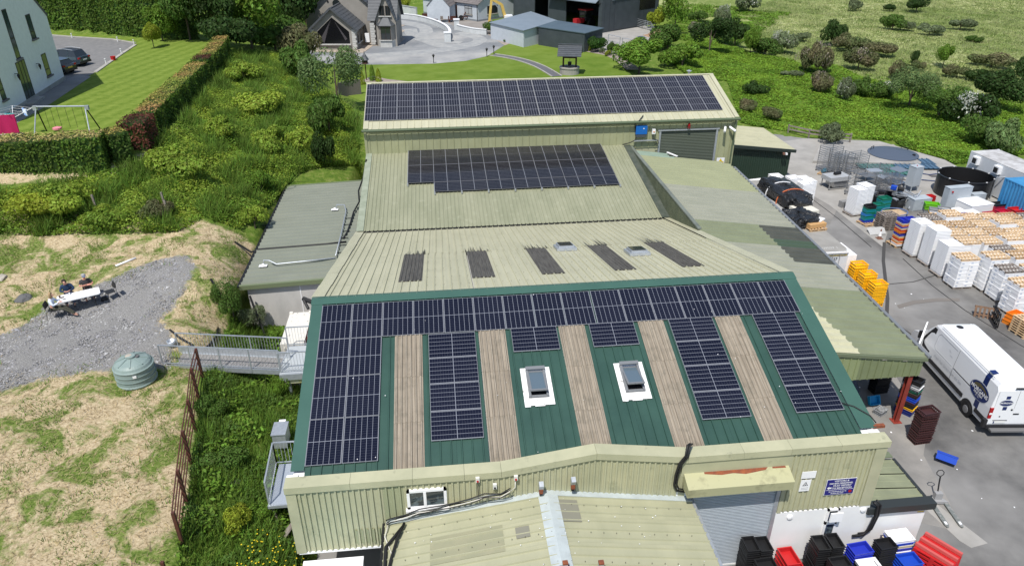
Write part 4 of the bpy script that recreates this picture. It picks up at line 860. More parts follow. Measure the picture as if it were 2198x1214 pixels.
def person(label, M, shirt, trousers, hair, pose, skinm=SKINM, cap=None, shoes=BLACKP, longhair=False, sleeves=1.0, female=False):
 """seated figure, x right, y forward, seat at z = 0.45. pose: elbows, hands, knees, feet"""
 t = thing('person', label, 'person', M)
 eL, hL, eR, hR = pose['eL'], pose['hL'], pose['eR'], pose['hR']; kL, fL, kR, fR = pose['kL'], pose['fL'], pose['kR'], pose['fR']
 hy = pose.get('head', (0,0.08,1.22)); sw = 0.17 if female else 0.20; f_ = 0.9 if female else 1.0
 pts = [(0,-0.02,0.55,.12,.10),(0,0.0,0.75,.12,.09),(0,0.01,0.95,.13,.09),(0,0.03,1.07,.055,.055),(hy[0] * 0.6, hy[1] * 0.8,1.12,.05,.055),(hy[0], hy[1], hy[2], .078,.095),(hy[0], hy[1] - .01, hy[2] + .09,.06,.07)]
 E_ = [(0,1),(1,2),(2,3),(3,4),(4,5),(5,6)]
 def limb(base, lst):
  i0 = base
  for p in lst: pts.append(p); E_.append((i0, len(pts) - 1)); i0 = len(pts) - 1
  return i0
 hands = []
 for sx, e, h in ((-1, eL, hL),(1, eR, hR)):
  i = limb(2, [(sx * sw, 0.01,0.99,.055,.055),(*e, .042,.042),(*h, .026,.026)])
  d = (Vector(h) - Vector(e)).normalized(); pc = Vector(h) + d * 0.06
  side = d.cross(Vector((0,0,1))).normalized() if abs(d.z) < .95 else Vector((1,0,0))
  j = limb(i, [(*pc, .03,.018)])
  for k, (o_, ln) in enumerate(((-.028,.06),(-.01,.075),(.01,.07),(.028,.055))):
   r = pc + side * o_ + d * 0.02; tq = r + d * ln + Vector((0,0,-.02)); md_ = r + d * ln * .5
   limb(j, [(*r, .011,.011),(*md_, .010,.010),(*tq, .008,.008)])
  tb_ = pc - d * 0.03 - side * sx * 0.035; limb(i, [(*tb_, .012,.012),(*(tb_ + d * 0.05),.009,.009)])
 for sx, k_, f in ((-1, kL, fL),(1, kR, fR)):
  i = limb(0, [(sx * 0.09,0.0,0.50,.08,.08),(*k_, .055,.055),(*(Vector(f) + Vector((0,0,.07))),.036,.036),(f[0], f[1] + .12, f[2] + .02,.03,.022)])
 skin('body', pts, E_, skinm, t, 1)
 g = 1.22
 sp = [(0,-0.02,0.5,.155 * f_, .125),(0,0.0,0.72,.15 * f_, .115),(0,0.01,0.93,.165 * f_, .115),(0,0.03,1.045,.07,.07)]; se = [(0,1),(1,2),(2,3)]
 for sx, e, h in ((-1, eL, hL),(1, eR, hR)):
  sp.append((sx * sw, 0.01,0.985,.072,.072)); se.append((2, len(sp) - 1)); ev = Vector(e); sv_ = Vector((sx * sw, 0.01,0.985))
  if sleeves >= 1: sp.append((*ev, .058,.058)); se.append((len(sp) - 2, len(sp) - 1)); hv = ev.lerp(Vector(h),0.9); sp.append((*hv, .038,.038)); se.append((len(sp) - 2, len(sp) - 1))
  else: hv = sv_.lerp(ev, 0.75); sp.append((*hv, .058,.058)); se.append((len(sp) - 2, len(sp) - 1))
 skin('shirt', sp, se, shirt, t, 1)
 tp_ = [(0,-0.02,0.50,.15 * f_, .12)]; te = []
 for sx, k_, f in ((-1, kL, fL),(1, kR, fR)):
  tp_.append((sx * 0.095,0.02,0.50,.095,.085)); te.append((0, len(tp_) - 1)); tp_.append((*k_, .072,.072)); te.append((len(tp_) - 2, len(tp_) - 1)); tp_.append((f[0], f[1], f[2] + .12,.05,.05)); te.append((len(tp_) - 2, len(tp_) - 1))
 skin('trousers', tp_, te, trousers, t, 1)
 for sx, f in ((-1, fL),(1, fR)): skin('shoe', [(f[0], f[1] - .05, f[2] + .03,.04,.035),(f[0], f[1] + .06, f[2] + .025,.042,.03),(f[0], f[1] + .16, f[2] + .02,.035,.02)], [(0,1),(1,2)], shoes, t, 1)
 hx, hy_, hz_ = hy
 # face
 part('nose', MB().box(hx - .012, hy_ + .085, hz_ - .01, hx + .012, hy_ + .115, hz_ + .03), skinm, t)
 for s in (-1,1):
  part('eye', MB().lathe([(0.001,-.01),(.011,0),(.001,.01)], 6,(hx + s * .032, hy_ + .087, hz_ + .035)), BLACKP, t)
  part('ear', MB().lathe([(0.001,-.03),(.016,0),(.001,.03)], 6,(hx + s * .082, hy_, hz_ + .02)), skinm, t)
 part('mouth', MB().box(hx - .025, hy_ + .086, hz_ - .045, hx + .025, hy_ + .094, hz_ - .037), mat('lips', (0.35,0.10,0.09),0.5), t)
 if cap: 
  part('cap', MB().lathe([(.10,.055),(.102,.09),(.085,.14),(.04,.165),(0,.17)], 18,(hx, hy_ - .01, hz_)), cap[0], t, smooth=True)
  part('cap_brim', MB().prism([(-.075,.07),(.075,.07),(.06,.17),(.0,.19),(-.06,.17)], .055,.07).xf(Matrix.Translation((hx, hy_, hz_))), cap[1], t)
 else:
  hb = MB().lathe([(.085,-.03 if not longhair else -.14),(.104,.03),(.10,.09),(.075,.145),(.03,.168),(0,.17)], 16,(0,0,0))
  hb.v = [(x + hx, (y if y < .03 else y * .55) + hy_ - .02, z + hz_) for x, y, z in hb.v]; part('hair', hb, hair, t, smooth=True)
  if longhair: skin('long_hair', [(hx, hy_ - .06, hz_ + .04,.085,.06),(hx, hy_ - .09, hz_ - .10,.09,.05),(hx, hy_ - .10, hz_ - .2,.06,.03)], [(0,1),(1,2)], hair, t, 1)
 return t
NAVY = mat('navy_fabric', (0.018,0.045,0.10),0.85,(0.012,0.03,0.07), scale=5); DGREY = mat('charcoal_fabric', (0.05,0.048,0.05),0.9); PALEB = mat('pale_blue_shirt', (0.62,0.70,0.82),0.8,(0.75,0.8,0.88), scale=4)
OLT = mat('olive_trousers', (0.055,0.055,0.04),0.9); JEAN = mat('blue_jeans', (0.08,0.11,0.19),0.9); BLOND = mat('fair_hair', (0.42,0.30,0.16),0.7,(0.25,0.16,0.08), scale=20); BRN = mat('dark_hair', (0.03,0.02,0.014),0.7)
chair(loc(-1.18,-0.20,-PI / 2 - 0.35), 'black folding chair under the woman at the left table end')
chair(loc(-0.42,0.78, PI), 'black folding chair under the man in navy')
chair(loc(0.42,0.80, PI), 'black folding chair under the man with the grey cap')
chair(loc(1.32,0.06, PI / 2 + 0.25), 'empty black folding chair at the right end of the table')
solo('blob', MB().lathe([(.12,0),(.16,.06),(.13,.16),(.06,.22),(0,.22)], 10, sx=1.1, sy=.8), DARK, 'dark rounded lump lying beside the right end of the table', 'blob', loc(1.0,0.12,0.3), smooth=True)  # low dark rounded form between the table end and the empty chair
person('woman in a pale blue shirt sitting at the left end of the table', loc(-1.16,-0.20,-PI / 2 - 0.35), PALEB, OLT, BLOND,
       dict(eL=(-.26,.12,.78), hL=(-.08,.36,.80), eR=(.25,.14,.76), hR=(.06,.34,.80), kL=(-.1,.44,.52), fL=(.02,.86,.06), kR=(.12,.46,.50), fR=(.16,.93,.06), head=(0,.1,1.2)), longhair=True, female=True)
person('man in a navy jumper sitting behind the white table', loc(-0.42,0.74, PI), NAVY, JEAN, BRN,
       dict(eL=(-.30,.10,.78), hL=(-.08,.38,.83), eR=(.30,.12,.78), hR=(.10,.38,.83), kL=(-.14,.42,.50), fL=(-.14,.44,.04), kR=(.14,.42,.50), fR=(.16,.40,.04), head=(.03,.13,1.2)))
person('man in a dark shirt and grey cap with folded arms', loc(0.42,0.76, PI), DGREY, DGREY, BRN,
       dict(eL=(-.31,.08,.77), hL=(.10,.27,.84), eR=(.30,.10,.75), hR=(-.12,.24,.80), kL=(-.16,.42,.50), fL=(-.18,.42,.04), kR=(.16,.42,.50), fR=(.18,.40,.04), head=(0,.10,1.21)), skinm=SKINP, cap=(mat('grey_cap', (0.30,0.30,0.31),0.8), mat('blue_brim', (0.12,0.17,0.28),0.8)), sleeves=0.5)
# ---------------------------------------------------------------- yard surfaces
def gpoly(px, z): return [tuple(onz(*q, z)[:2]) for q in px]
structure('pale_yard_slab', MB().prism([(35.5,24.5),(36.2,30.5),(33.9,34.2),(36.5,40),(40.6,41.2),(47.6,39.4),(50.3,33.5),(50,27),(47.5,21.5),(41,24.3)], -0.1,0.006), YP)
structure('raised_apron', MB().prism(gpoly([(1745,345),(1760,310),(1918,310),(1978,348),(1975,352)], 0.25),-0.1,0.25), YP)
structure('yard_apron', MB().prism([(19.0,-5),(23.6,-7.2),(24.6,-3.0),(26.0,-1.2),(27.2,5),(29.9,10.6),(31.5,19),(35.4,24.4),(33.5,30),(27.1,30),(27.1,26),(19.1,26),(19.1,-5)][::1], -0.1,0.005), YW)
structure('yard_apron', MB().prism(gpoly([(1650,370),(1700,350),(1760,350),(1905,500),(1895,530),(1780,440),(1700,395)], 0),-0.1,0.011), YP)
structure('pale_strip', MB().prism(gpoly([(1990,1095),(2012,1082),(2120,1165),(2085,1175),(2060,1160)], 0),-0.1,0.010), YP)
jm = mat('tarred_joint', (0.055,0.054,0.053),0.9)
for k, pts in enumerate([[(1898,520),(1896,560),(1905,640),(1903,680)], [(1938,555),(2000,612),(2070,665),(2198,745)], [(1903,680),(1960,720)], [(1905,610),(1960,605),(2010,590)], [(1700,395),(1800,470),(1870,530)], [(1760,345),(1840,352),(1900,356)], [(1830,640),(1900,700),(1960,760)]]):
 w_ = [onz(*q, 0.0) for q in pts]; mb = MB()
 for a_, b_ in zip(w_[:-1], w_[1:]): mb.bar((a_[0], a_[1], 0.012),(b_[0], b_[1], 0.012),0.06 if k else 0.2,0.012 + 0.001 * k)
 structure('yard_joint', mb, jm)
structure('patched_arc', MB().add([(*onz(*q, 0)[:2], 0.016) for q in [(1925,655),(1960,645),(2010,640),(2060,640),(2060,646),(2010,647),(1965,652),(1930,662)]], [(0,1,6,7),(1,2,5,6),(2,3,4,5)]), mat('patch_brown', (0.17,0.155,0.14),0.9))
structure('puddle', MB().prism([(19.6,-0.6),(22.7,-0.9),(23.9,0.6),(25.2,4),(24.5,8),(19.3,8)], 0.0,0.012), mat('wet_concrete', (0.035,0.034,0.033),0.25,(0.06,0.058,0.055), scale=0.6, spec=0.5))
# ---------------------------------------------------------------- crates
PC = {}
def pcol(n):
 cols = dict(black=(0.014,0.014,0.015), blue=(0.012,0.06,0.42), navy=(0.01,0.02,0.14), royal=(0.02,0.035,0.38), white=(0.80,0.80,0.80), red=(0.46,0.018,0.02), orange=(0.75,0.22,0.02), yellow=(0.90,0.48,0.01),
    green=(0.01,0.16,0.10), teal=(0.01,0.22,0.26), brown=(0.055,0.022,0.022), lime=(0.14,0.42,0.02), grey=(0.24,0.25,0.26), crimson=(0.42,0.012,0.045), cream=(0.62,0.55,0.36), cyan=(0.02,0.32,0.62), sky=(0.03,0.20,0.55), pink=(0.45,0.05,0.12))
 return mat('%s_crate_plastic' % n, cols[n], 0.42 if n != 'white' else 0.5)
def crate_mesh(col, l, w, h, slots=0):
 k = (col, l, w, h, slots)
 if k in PC: return PC[k]
 t = 0.018; m = MB(); x, y = l / 2, w / 2
 m.box(-x + .02,-y + .02,0, x - .02, y - .02,0.012)
 if slots:
  n = slots
  for s in (-1,1):
   m.box(-x, s * y - (t if s > 0 else 0),0, x, s * y + (0 if s > 0 else t), h * 0.12); m.box(-x, s * y - (t if s > 0 else 0), h * 0.62, x, s * y + (0 if s > 0 else t), h)
   for i in range(n + 1):
    c = -x + t / 2 + (2 * x - t) * i / n; m.box(c - .012, s * y - (t if s > 0 else 0), h * .12, c + .012, s * y + (0 if s > 0 else t), h * .62)
   m.box(s * x - (t if s > 0 else 0),-y + t, 0, s * x + (0 if s > 0 else t), y - t, h * 0.12); m.box(s * x - (t if s > 0 else 0),-y + t, h * 0.62, s * x + (0 if s > 0 else t), y - t, h)
   for i in range(1, max(2, n - 1)):
    c = -y + 2 * y * i / max(2, n - 1); m.box(s * x - (t if s > 0 else 0), c - .012, h * .12, s * x + (0 if s > 0 else t), c + .012, h * .62)
 else:
  for s in (-1,1):
   m.box(-x, s * y - (t if s > 0 else 0),0, x, s * y + (0 if s > 0 else t), h); m.box(s * x - (t if s > 0 else 0),-y + t, 0, s * x + (0 if s > 0 else t), y - t, h)
 r = 0.022                                                        # rim
 for s in (-1,1):
  m.box(-x - r, s * (y + r / 2) - r / 2, h - .03, x + r, s * (y + r / 2) + r / 2, h); m.box(s * (x + r / 2) - r / 2,-y, h - .03, s * (x + r / 2) + r / 2, y, h)
 me = m.mesh('crate', pcol(col)); PC[k] = me; return me
GAPM = {}
def stack(x, y, rz, cols, what, l=0.6, w=0.4, h=0.16, pitch=0.1, z=0.0, slots=0, cat='crate', jit=0.006, group=None, name='plastic_crate'):
 if slots and name == 'plastic_crate': name = 'slatted_crate'
 n = len(cols); r = np.random.default_rng(int(abs(x * 97 + y * 131)) + n)
 for i, c in enumerate(cols):
  k = n - 1 - i
  pos = 'topmost crate of ' if k == 0 else ('bottom crate of ' if i == 0 else '%s from top of ' % ORD[k] if k < len(ORD) else 'crate low down in ')
  if n == 1: pos = ''
  o = solo(name, crate_mesh(c, l, w, h, slots), None, None, cat, TR((x + r.normal(0, jit), y + r.normal(0, jit), z + i * pitch), rz + r.normal(0, jit * 1.2)), group or what)
  o['label'] = (pos + what) if pos else what
# bottom right group by the white wall
def at(px, py, z): p = onz(px, py, z); return float(p[0]), float(p[1])
Wy = -8.12
def cst(px, py, zt, cols, what, **kw):
 h = kw.get('h', 0.16); pitch = kw.get('pitch', 0.1); x, y = at(px, py, zt); z0 = kw.pop('z', None)
 if z0 is None: z0 = 0.0
 stack(x, y, kw.pop('rz', PI / 2), cols, what, z=z0, name='euro_crate', **kw)
B15 = ['black'] * 15
cst(1612,1166,1.55, B15, 'the left black stack before the shutter', pitch=0.1)
cst(1640,1166,1.55, B15, 'the right black stack before the shutter', pitch=0.1)
cst(1645,1206,1.4, ['black'] * 13, 'the black stack in front of the shutter pair', rz=0.05, l=0.62, w=0.42)
cst(1695,1189,0.85, ['red'] * 4, 'the flat red pile between the black stacks', l=0.72, w=0.5, h=0.2, pitch=0.2, rz=PI / 2 + .05)
cst(1715,1215,0.75, ['red'] * 3, 'the second red pile at the bottom edge', l=0.72, w=0.5, h=0.2, pitch=0.2, rz=PI / 2 + .05)
cst(1762,1163,1.6, B15, 'the left one of the middle black stacks', pitch=0.103)
cst(1792,1158,1.6, B15, 'the right one of the middle black stacks', pitch=0.103)
cst(1805,1203,1.5, ['black'] * 14, 'the black stack in front of the middle pair', rz=0.05, l=0.62, w=0.42)
cst(1848,1172,1.35, ['black'] * 3 + ['blue'] * 2 + ['royal'] * 5, 'the royal blue stack between two black stacks', l=0.7, w=0.45, h=0.18, pitch=0.125, rz=0.1)
cst(1868,1204,1.25, ['black'] * 8 + ['white'], 'the white topped stack at the bottom edge', l=0.7, w=0.46, h=0.16, pitch=0.12, rz=0.05)
cst(1903,1163,1.5, ['black'] * 14, 'the right hand black stack by the wall', rz=0.08, l=0.6, w=0.42)
cst(1932,1146,1.3, ['blue', 'pink', 'cyan', 'orange', 'white', 'royal', 'cream', 'blue', 'white'], 'the white topped mixed stack by the wall', l=0.8, w=0.5, h=0.16, pitch=0.14, rz=0.05)
cst(1953,1196,1.0, ['navy'] * 3 + ['blue'] * 4, 'the bright blue stack beside the red pallets', l=0.7, w=0.5, h=0.16, pitch=0.13, rz=0.08)
# red plastic pallets stacked on edge
RP = pcol('red'); RP2 = mat('faded_red_plastic', (0.52,0.10,0.09),0.55)
def plastic_pallet(M, label, m, group, l=1.2, w=0.8):
 t = thing('plastic_pallet', label, 'pallet', M, group)
 ms = [MB().box(-l / 2,-w / 2 + i * w / 3 - .0,0.0, l / 2,-w / 2 + i * w / 3 + .10,0.03) for i in range(3)]
 part('deck', MB().box(-l / 2,-w / 2,0.11, l / 2, w / 2,0.15), m, t)
 for i in range(3): y = -w / 2 + i * (w - .1) / 2; part('runner', MB().box(-l / 2, y, 0, l / 2, y + .1,0.025), m, t)
 for i in range(3):
  for j in range(3): part('block', MB().box(-l / 2 + i * (l - .14) / 2,-w / 2 + j * (w - .1) / 2,0.025,-l / 2 + i * (l - .14) / 2 + .14,-w / 2 + j * (w - .1) / 2 + .1,0.11), m, t)
 for i in range(7): part('rib', MB().box(-l / 2 + .05 + i * .17,-w / 2,0.15,-l / 2 + .08 + i * .17, w / 2,0.165), m, t)
 return seal(t)
x0, y0 = at(2012,1185,0.9); R0 = Matrix.Translation((x0, y0,0)) @ Matrix.Rotation(-0.95,4, 'Z')
pr_ = None
for k in range(6):
 lb = 'red plastic pallet at the bottom right, %s' % ('topmost of its pile' if k == 5 else '%s from the ground' % ORD[k])
 M = TR((x0, y0, k * 0.17),-1.0 + 0.01 * k)
 if k == 0: pr_ = plastic_pallet(M, lb, RP, 'red plastic pallets', 1.25,1.0)
 else: dup(pr_, M, lb)
for k, dx in enumerate((-0.36,0.0,0.36)):
 solo('pallet_rail', MB().box(-0.62,-0.05,0,0.62,0.05,0.12), RP2, 'raised red rail along the top red pallet, %s from the wall' % ORD[2 - k], 'rail', TR((x0, y0,1.02),-1.0) @ Matrix.Translation((0, dx, 0)), 'rails on the red pallets')
# single crates in the open
p = at(2030,988,0.15); solo('plastic_crate', crate_mesh('blue', 0.75,0.42,0.3), None, 'blue crate lying alone on the open asphalt', 'crate', TR((p[0], p[1], 0.14),-0.75) @ Matrix.Rotation(-0.5,4, 'X'))
stack(24.95,-2.1,0.08, ['brown'] * 13, 'the dark brown slatted stack on open ground', l=0.75, w=0.5, h=0.2, pitch=0.125, slots=6, jit=0.015)
mixc = ['navy', 'navy', 'yellow', 'black', 'black', 'brown', 'blue', 'blue', 'black', 'brown', 'green', 'black', 'white', 'grey', 'black', 'black']
stack(25.5,-0.15,-0.95, mixc, 'the mixed stack behind the red post', l=0.75, w=0.48, h=0.18, pitch=0.115, jit=0.01)
stack(25.15,1.5,0.1, ['black'] * 7, 'the black stack under the canopy edge', l=0.72, w=0.5, h=0.2, pitch=0.12)
p = at(1900,862,0.2); solo('plastic_crate', crate_mesh('cyan', 0.5,0.4,0.2), None, 'light blue crate tipped on its side behind the post', 'crate', TR((24.35,0.62,0.2),0.1) @ Matrix.Rotation(1.1,4, 'X'))
bk = thing('basket_trolley', 'grey wire basket heap at the foot of the red post', 'basket', TR((24.3,-0.15,0),0.5))
part('basket', crate_mesh('grey', 0.5,0.38,0.25,5), None, bk); part('cloth', MB().box(-.2,-.15,.22,.2,.16,.29), mat('grey_sheet', (0.35,0.36,0.36),0.5,(0.1,0.1,0.1), scale=8), bk, Matrix.Rotation(0.2,4, 'X'))
# hand pallet truck
pj = thing('pallet_truck', 'grey hand pallet truck with two forks and black loop handle', 'pallet truck', TR((23.45,-5.75,0),-0.12))
GP_ = mat('worn_grey_paint', (0.16,0.175,0.165),0.5,(0.26,0.26,0.25), scale=9, lo=0.5, hi=0.6)
for s in (-1,1):
 f_ = part('fork', MB().prism([(s * .27 - .08,0),(s * .27 + .08,0),(s * .27 + .08,-1.08),(s * .27 + .03,-1.2),(s * .27 - .03,-1.2),(s * .27 - .08,-1.08)], 0.05,0.1), GP_, pj)
 part('load_wheel', MB().tube([(s * .27 - .04,-1.0,.045),(s * .27 + .04,-1.0,.045)], 0.04,10), WPLAST, f_); part('fork_slot', MB().box(s * .27 - .045,-1.08,.1, s * .27 + .045,-.94,.104), WPLAST, f_)
part('head', MB().prism([(-.35,0),(.35,0),(.14,.3),(-.14,.3)], 0.05,0.16).box(-.14,.12,.16,.14,.3,.45), mat('pump_grey', (0.30,0.30,0.30),0.4), pj)
part('steer_wheel', MB().tube([(-.08,.28,.09),(.08,.28,.09)], 0.09,14), DARK, pj)
hd = part('handle', MB().tube([(0,.28,.4),(.03,.42,0.75),(.05,.5,1.0)], 0.028,8), DARK, pj)
part('grip', MB().tube([(.05,.5,1.0),(-.09,.53,1.08),(-.1,.56,1.16),(-.03,.59,1.24),(.1,.59,1.25),(.18,.56,1.17),(.17,.53,1.09),(.05,.5,1.0)], 0.018,6), DARK, hd)
# ---------------------------------------------------------------- wooden pallets
def pallet_parts(t, m, l=1.2, w=1.0, nb=6, ms={}):
 k = (m.name, l, w, nb)
 if k not in ms:
  bw = 0.11; ms[k] = (MB().box(-bw / 2,-w / 2,0.115, bw / 2, w / 2,0.138).mesh('deck_board', m), MB().box(-l / 2,-0.05,0.093, l / 2,0.05,0.115).mesh('stringer', m), MB().box(-.07,-.05,.02,.07,.05,.093).mesh('block', m), MB().box(-l / 2,-0.05,0, l / 2,0.05,0.02).mesh('base_board', m))
 d_, s_, b_, u_ = ms[k]
 for i in range(nb): part('deck_board', d_, None, t, TR((-l / 2 + .055 + i * (l - .11) / (nb - 1),0,0)))
 for j in range(3):
  y = (j - 1) * (w / 2 - .06); part('stringer', s_, None, t, TR((0, y, 0))); part('base_board', u_, None, t, TR((0, y, 0)))
  for i in range(3): part('block', b_, None, t, TR(((i - 1) * (l / 2 - .08), y, 0)))
 return t
PROTO = {}
def pallet(M, label, m=WOOD, group=None, l=1.2, w=1.0, nb=6):
 k = (m.name, l, w, nb)
 if k not in PROTO:
  PROTO[k] = seal(pallet_parts(thing('wooden_pallet', label, 'pallet', M, group), m, l, w, nb)); return PROTO[k]
 o = dup(PROTO[k], M, label, group)
 if not group and 'group' in o: del o['group']
 return o
FOAM = {}
def foam_box(l, w, h):
 k = (round(l, 2), round(w, 2), round(h, 2))
 if k not in FOAM:
  b_ = MB().box(-l / 2,-w / 2,0, l / 2, w / 2, h * .78); b_.box(-l / 2 - .008,-w / 2 - .008, h * .79, l / 2 + .008, w / 2 + .008, h * .985); FOAM[k] = b_.mesh('foam_box', WFOAM)
 return FOAM[k]
LBL = mat('pale_print', (0.45,0.50,0.60),0.7)
nfoam = 0
def foam_stack(x, y, rz, layers, what, top=None, labels=True, h=0.25):
 """a pallet, layers of 2 x 2 white foam boxes, sometimes a pallet on top"""
 global nfoam
 pallet(TR((x, y, 0.0), rz), 'wooden pallet under ' + what, WOODG, None)
 r = np.random.default_rng(int(x * 53 + y * 29)); c_, s_ = math.cos(rz), math.sin(rz)
 if not labels: solo('foam_block', MB().box(-.59,-.49,.14,.59,.49,0.138 + (layers - 1) * h), WFOAM, 'lower white boxes of ' + what, 'box', TR((x, y, 0), rz))
 for k in range(layers if labels else 1):
  if not labels: k = layers - 1
  for i, (a_, b_) in enumerate(((-.30,-.25),(.30,-.25),(-.30,.25),(.30,.25))):
   if i == 3 and k < layers - 1: continue
   ja, jb = r.normal(0,.008), r.normal(0,.008); nm = (('front left', 'front right', 'back left', 'back right')[i])
   o = solo('foam_box', foam_box(0.585,0.485, h), None, '%s foam box, %s layer of %s' % (nm, ORD[k], what), 'box', TR((x + (a_ + ja) * c_ - (b_ + jb) * s_, y + (a_ + ja) * s_ + (b_ + jb) * c_, 0.14 + k * h), rz + r.normal(0,.008)), 'white foam fish boxes'); nfoam += 1
   if labels and (i < 2 or i == 2):
    mb = MB().box(-.2,-.2475,.06,-.06,-.2445,.14) if i < 2 else MB().box(-.2975,-.1,.06,-.2945,.06,.14)
    part('printed_label', mb, LBL, o)
 if top is not None: pallet(TR((x, y, 0.14 + layers * h), rz), 'wooden pallet lying on top of ' + what, top, None)
def white_tub_stack(x, y, rz, n, what, l=0.8, w=0.6, pitch=0.085, two=True, h=.14, z=.14, pal=True):
 if pal: pallet(TR((x, y, 0.0), rz), 'wooden pallet under ' + what, WOODG)
 c_, s_ = math.cos(rz), math.sin(rz)
 for q, b_ in enumerate((-.26,.26) if two else (0,)):
  for i in range(n):
   pos = 'topmost' if i == n - 1 else ('bottom' if i == 0 else '%s from the top' % ORD[n - 1 - i])
   o = solo('fish_crate', crate_mesh('white', 1.0 if two else l, .48 if two else w, h, 0), None, '%s white crate in %s%s' % (pos, what, (', near side', ', far side')[q] if two else ''), 'crate', TR((x - b_ * s_, y + b_ * c_, z + i * pitch), rz), 'white nested fish crates')
# the long front row at the yard, from the far end to the near end
mc = ['white', 'orange', 'cream', 'red', 'orange', 'cream', 'royal', 'navy', 'orange', 'red', 'cream', 'royal', 'orange', 'cream', 'royal', 'royal']
pallet(TR((35.7,17.0,0),.1), 'wooden pallet under the striped crate stack at the row end', WOOD)
stack(35.4,16.75,.1, mc, 'the striped stack at the row end, left half', l=0.42, w=0.62, h=0.16, pitch=0.115, z=.14)
stack(35.98,16.8,.1, mc, 'the striped stack at the row end, right half', l=0.6, w=0.62, h=0.16, pitch=0.115, z=.14)
white_tub_stack(35.85,15.45,.05,22, 'the first tall white stack', pitch=0.1)
white_tub_stack(36.05,14.1,.03,23, 'the second tall white stack', pitch=0.1)
white_tub_stack(35.9,12.55,.02,20, 'the third tall white stack', pitch=0.1)
foam_stack(35.85,11.05,.0,7, 'the fourth front row stack', WOODP)
foam_stack(37.3,10.55,.02,8, 'the fifth front row stack', WOODP)
foam_stack(37.3,9.3,.0,7, 'the grey topped front row stack', WOODG)
foam_stack(36.95,7.7,.05,7, 'the nearest front row stack', WOODP)
foam_stack(38.4,7.6,.05,7, 'the rightmost front row stack', WOODP)
TOPS = [WOODP, WOODP, WOOD, WOODG, WOODP, WOODP, WOOD, WOODP]
ix = 0
for r_i, xx in enumerate((37.45,38.8,40.15,41.5,42.85,44.2)):
 for c_i in range(7):
  yy = 17.0 - c_i * 1.28 - r_i * 0.12
  if r_i == 0 and c_i > 3: continue
  if xx > 38 and c_i > 6: continue
  ix += 1
  what = 'foam stack %s in row %s' % (ORD[c_i], ORD[r_i + 1])
  lay_ = 7 if (ix * 7) % 5 else 8
  foam_stack(xx, yy, .0, lay_, what, TOPS[(ix * 3) % 8], labels=False)
# leaning pallets, orange crates and pallet pile at the near end
pallet(TR((35.0,7.35,0.1),-0.5) @ Matrix.Rotation(1.15,4, 'X'), 'brown pallet leaning against the foam boxes', mat('brown_pallet_wood', (0.20,0.12,0.075),0.85,(0.13,0.08,0.05), scale=4))
pallet(TR((34.75,6.5,0.55),1.2) @ Matrix.Rotation(1.5,4, 'X'), 'black plastic pallet standing on edge near the van', BLACKP, None, 1.0,0.9,5)
for k in range(3): stack(36.0 + 0.05 * k, 6.55,0.3, ['orange'], 'orange crate, %s of the small orange pile' % ('bottom', 'middle', 'top')[k], l=0.8, w=0.6, h=0.25, z=.2 * k)
for k in range(7): pallet(TR((35.95,5.5,0.14 * k),0.12 + 0.01 * (k % 3)), 'pale pallet in the pile at the right edge, %s from the ground' % ORD[k], WOODP, 'pale pallets piled near the van')
# ---------------------------------------------------------------- delivery van
VW = mat('white_van_paint', (0.80,0.81,0.82),0.25, coat=0.6); VN = mat('navy_vinyl', (0.012,0.025,0.11),0.3); VBK = mat('black_trim', (0.02,0.02,0.022),0.45); VG = mat('gold_print', (0.10,0.085,0.045),0.4); VT = mat('silver_print', (0.42,0.44,0.47),0.4); LRED = mat('red_lamp', (0.35,0.01,0.012),0.2)
VL, VH, VWd = 6.95,2.72,2.0
van = thing('delivery_van', 'long white delivery van with navy oval logo and its cab door open', 'van', TR((28.93,-2.12,0.0),-0.105))
# side profile (y from the rear, z)
prof = [(0.0,0.45),(0.0,1.15),(0.04,2.3),(0.16,2.64),(0.5, VH),(4.6, VH + .02),(4.95,2.66),(5.15,2.5),(5.95,1.55),(6.75,1.22),(6.92,0.95),(6.95,0.45)]
def half(z): return 1.0 if z < 1.35 else (1.0 - (z - 1.35) * 0.085 if z < 2.45 else 0.905 - (z - 2.45) * 0.55)
vs = []; 
for y_, z in prof:
 for s in (-1,1): vs.append((s * (half(z) * (1.0 if y_ < 5.1 else 1 - (y_ - 5.1) * 0.045)), y_, z))
n = len(prof); fs = [(2 * i, 2 * i + 1,2 * i + 3,2 * i + 2) for i in range(n - 1)] + [(2 * n - 2,2 * n - 1,1,0)]
bm_ = MB().add(vs, fs)
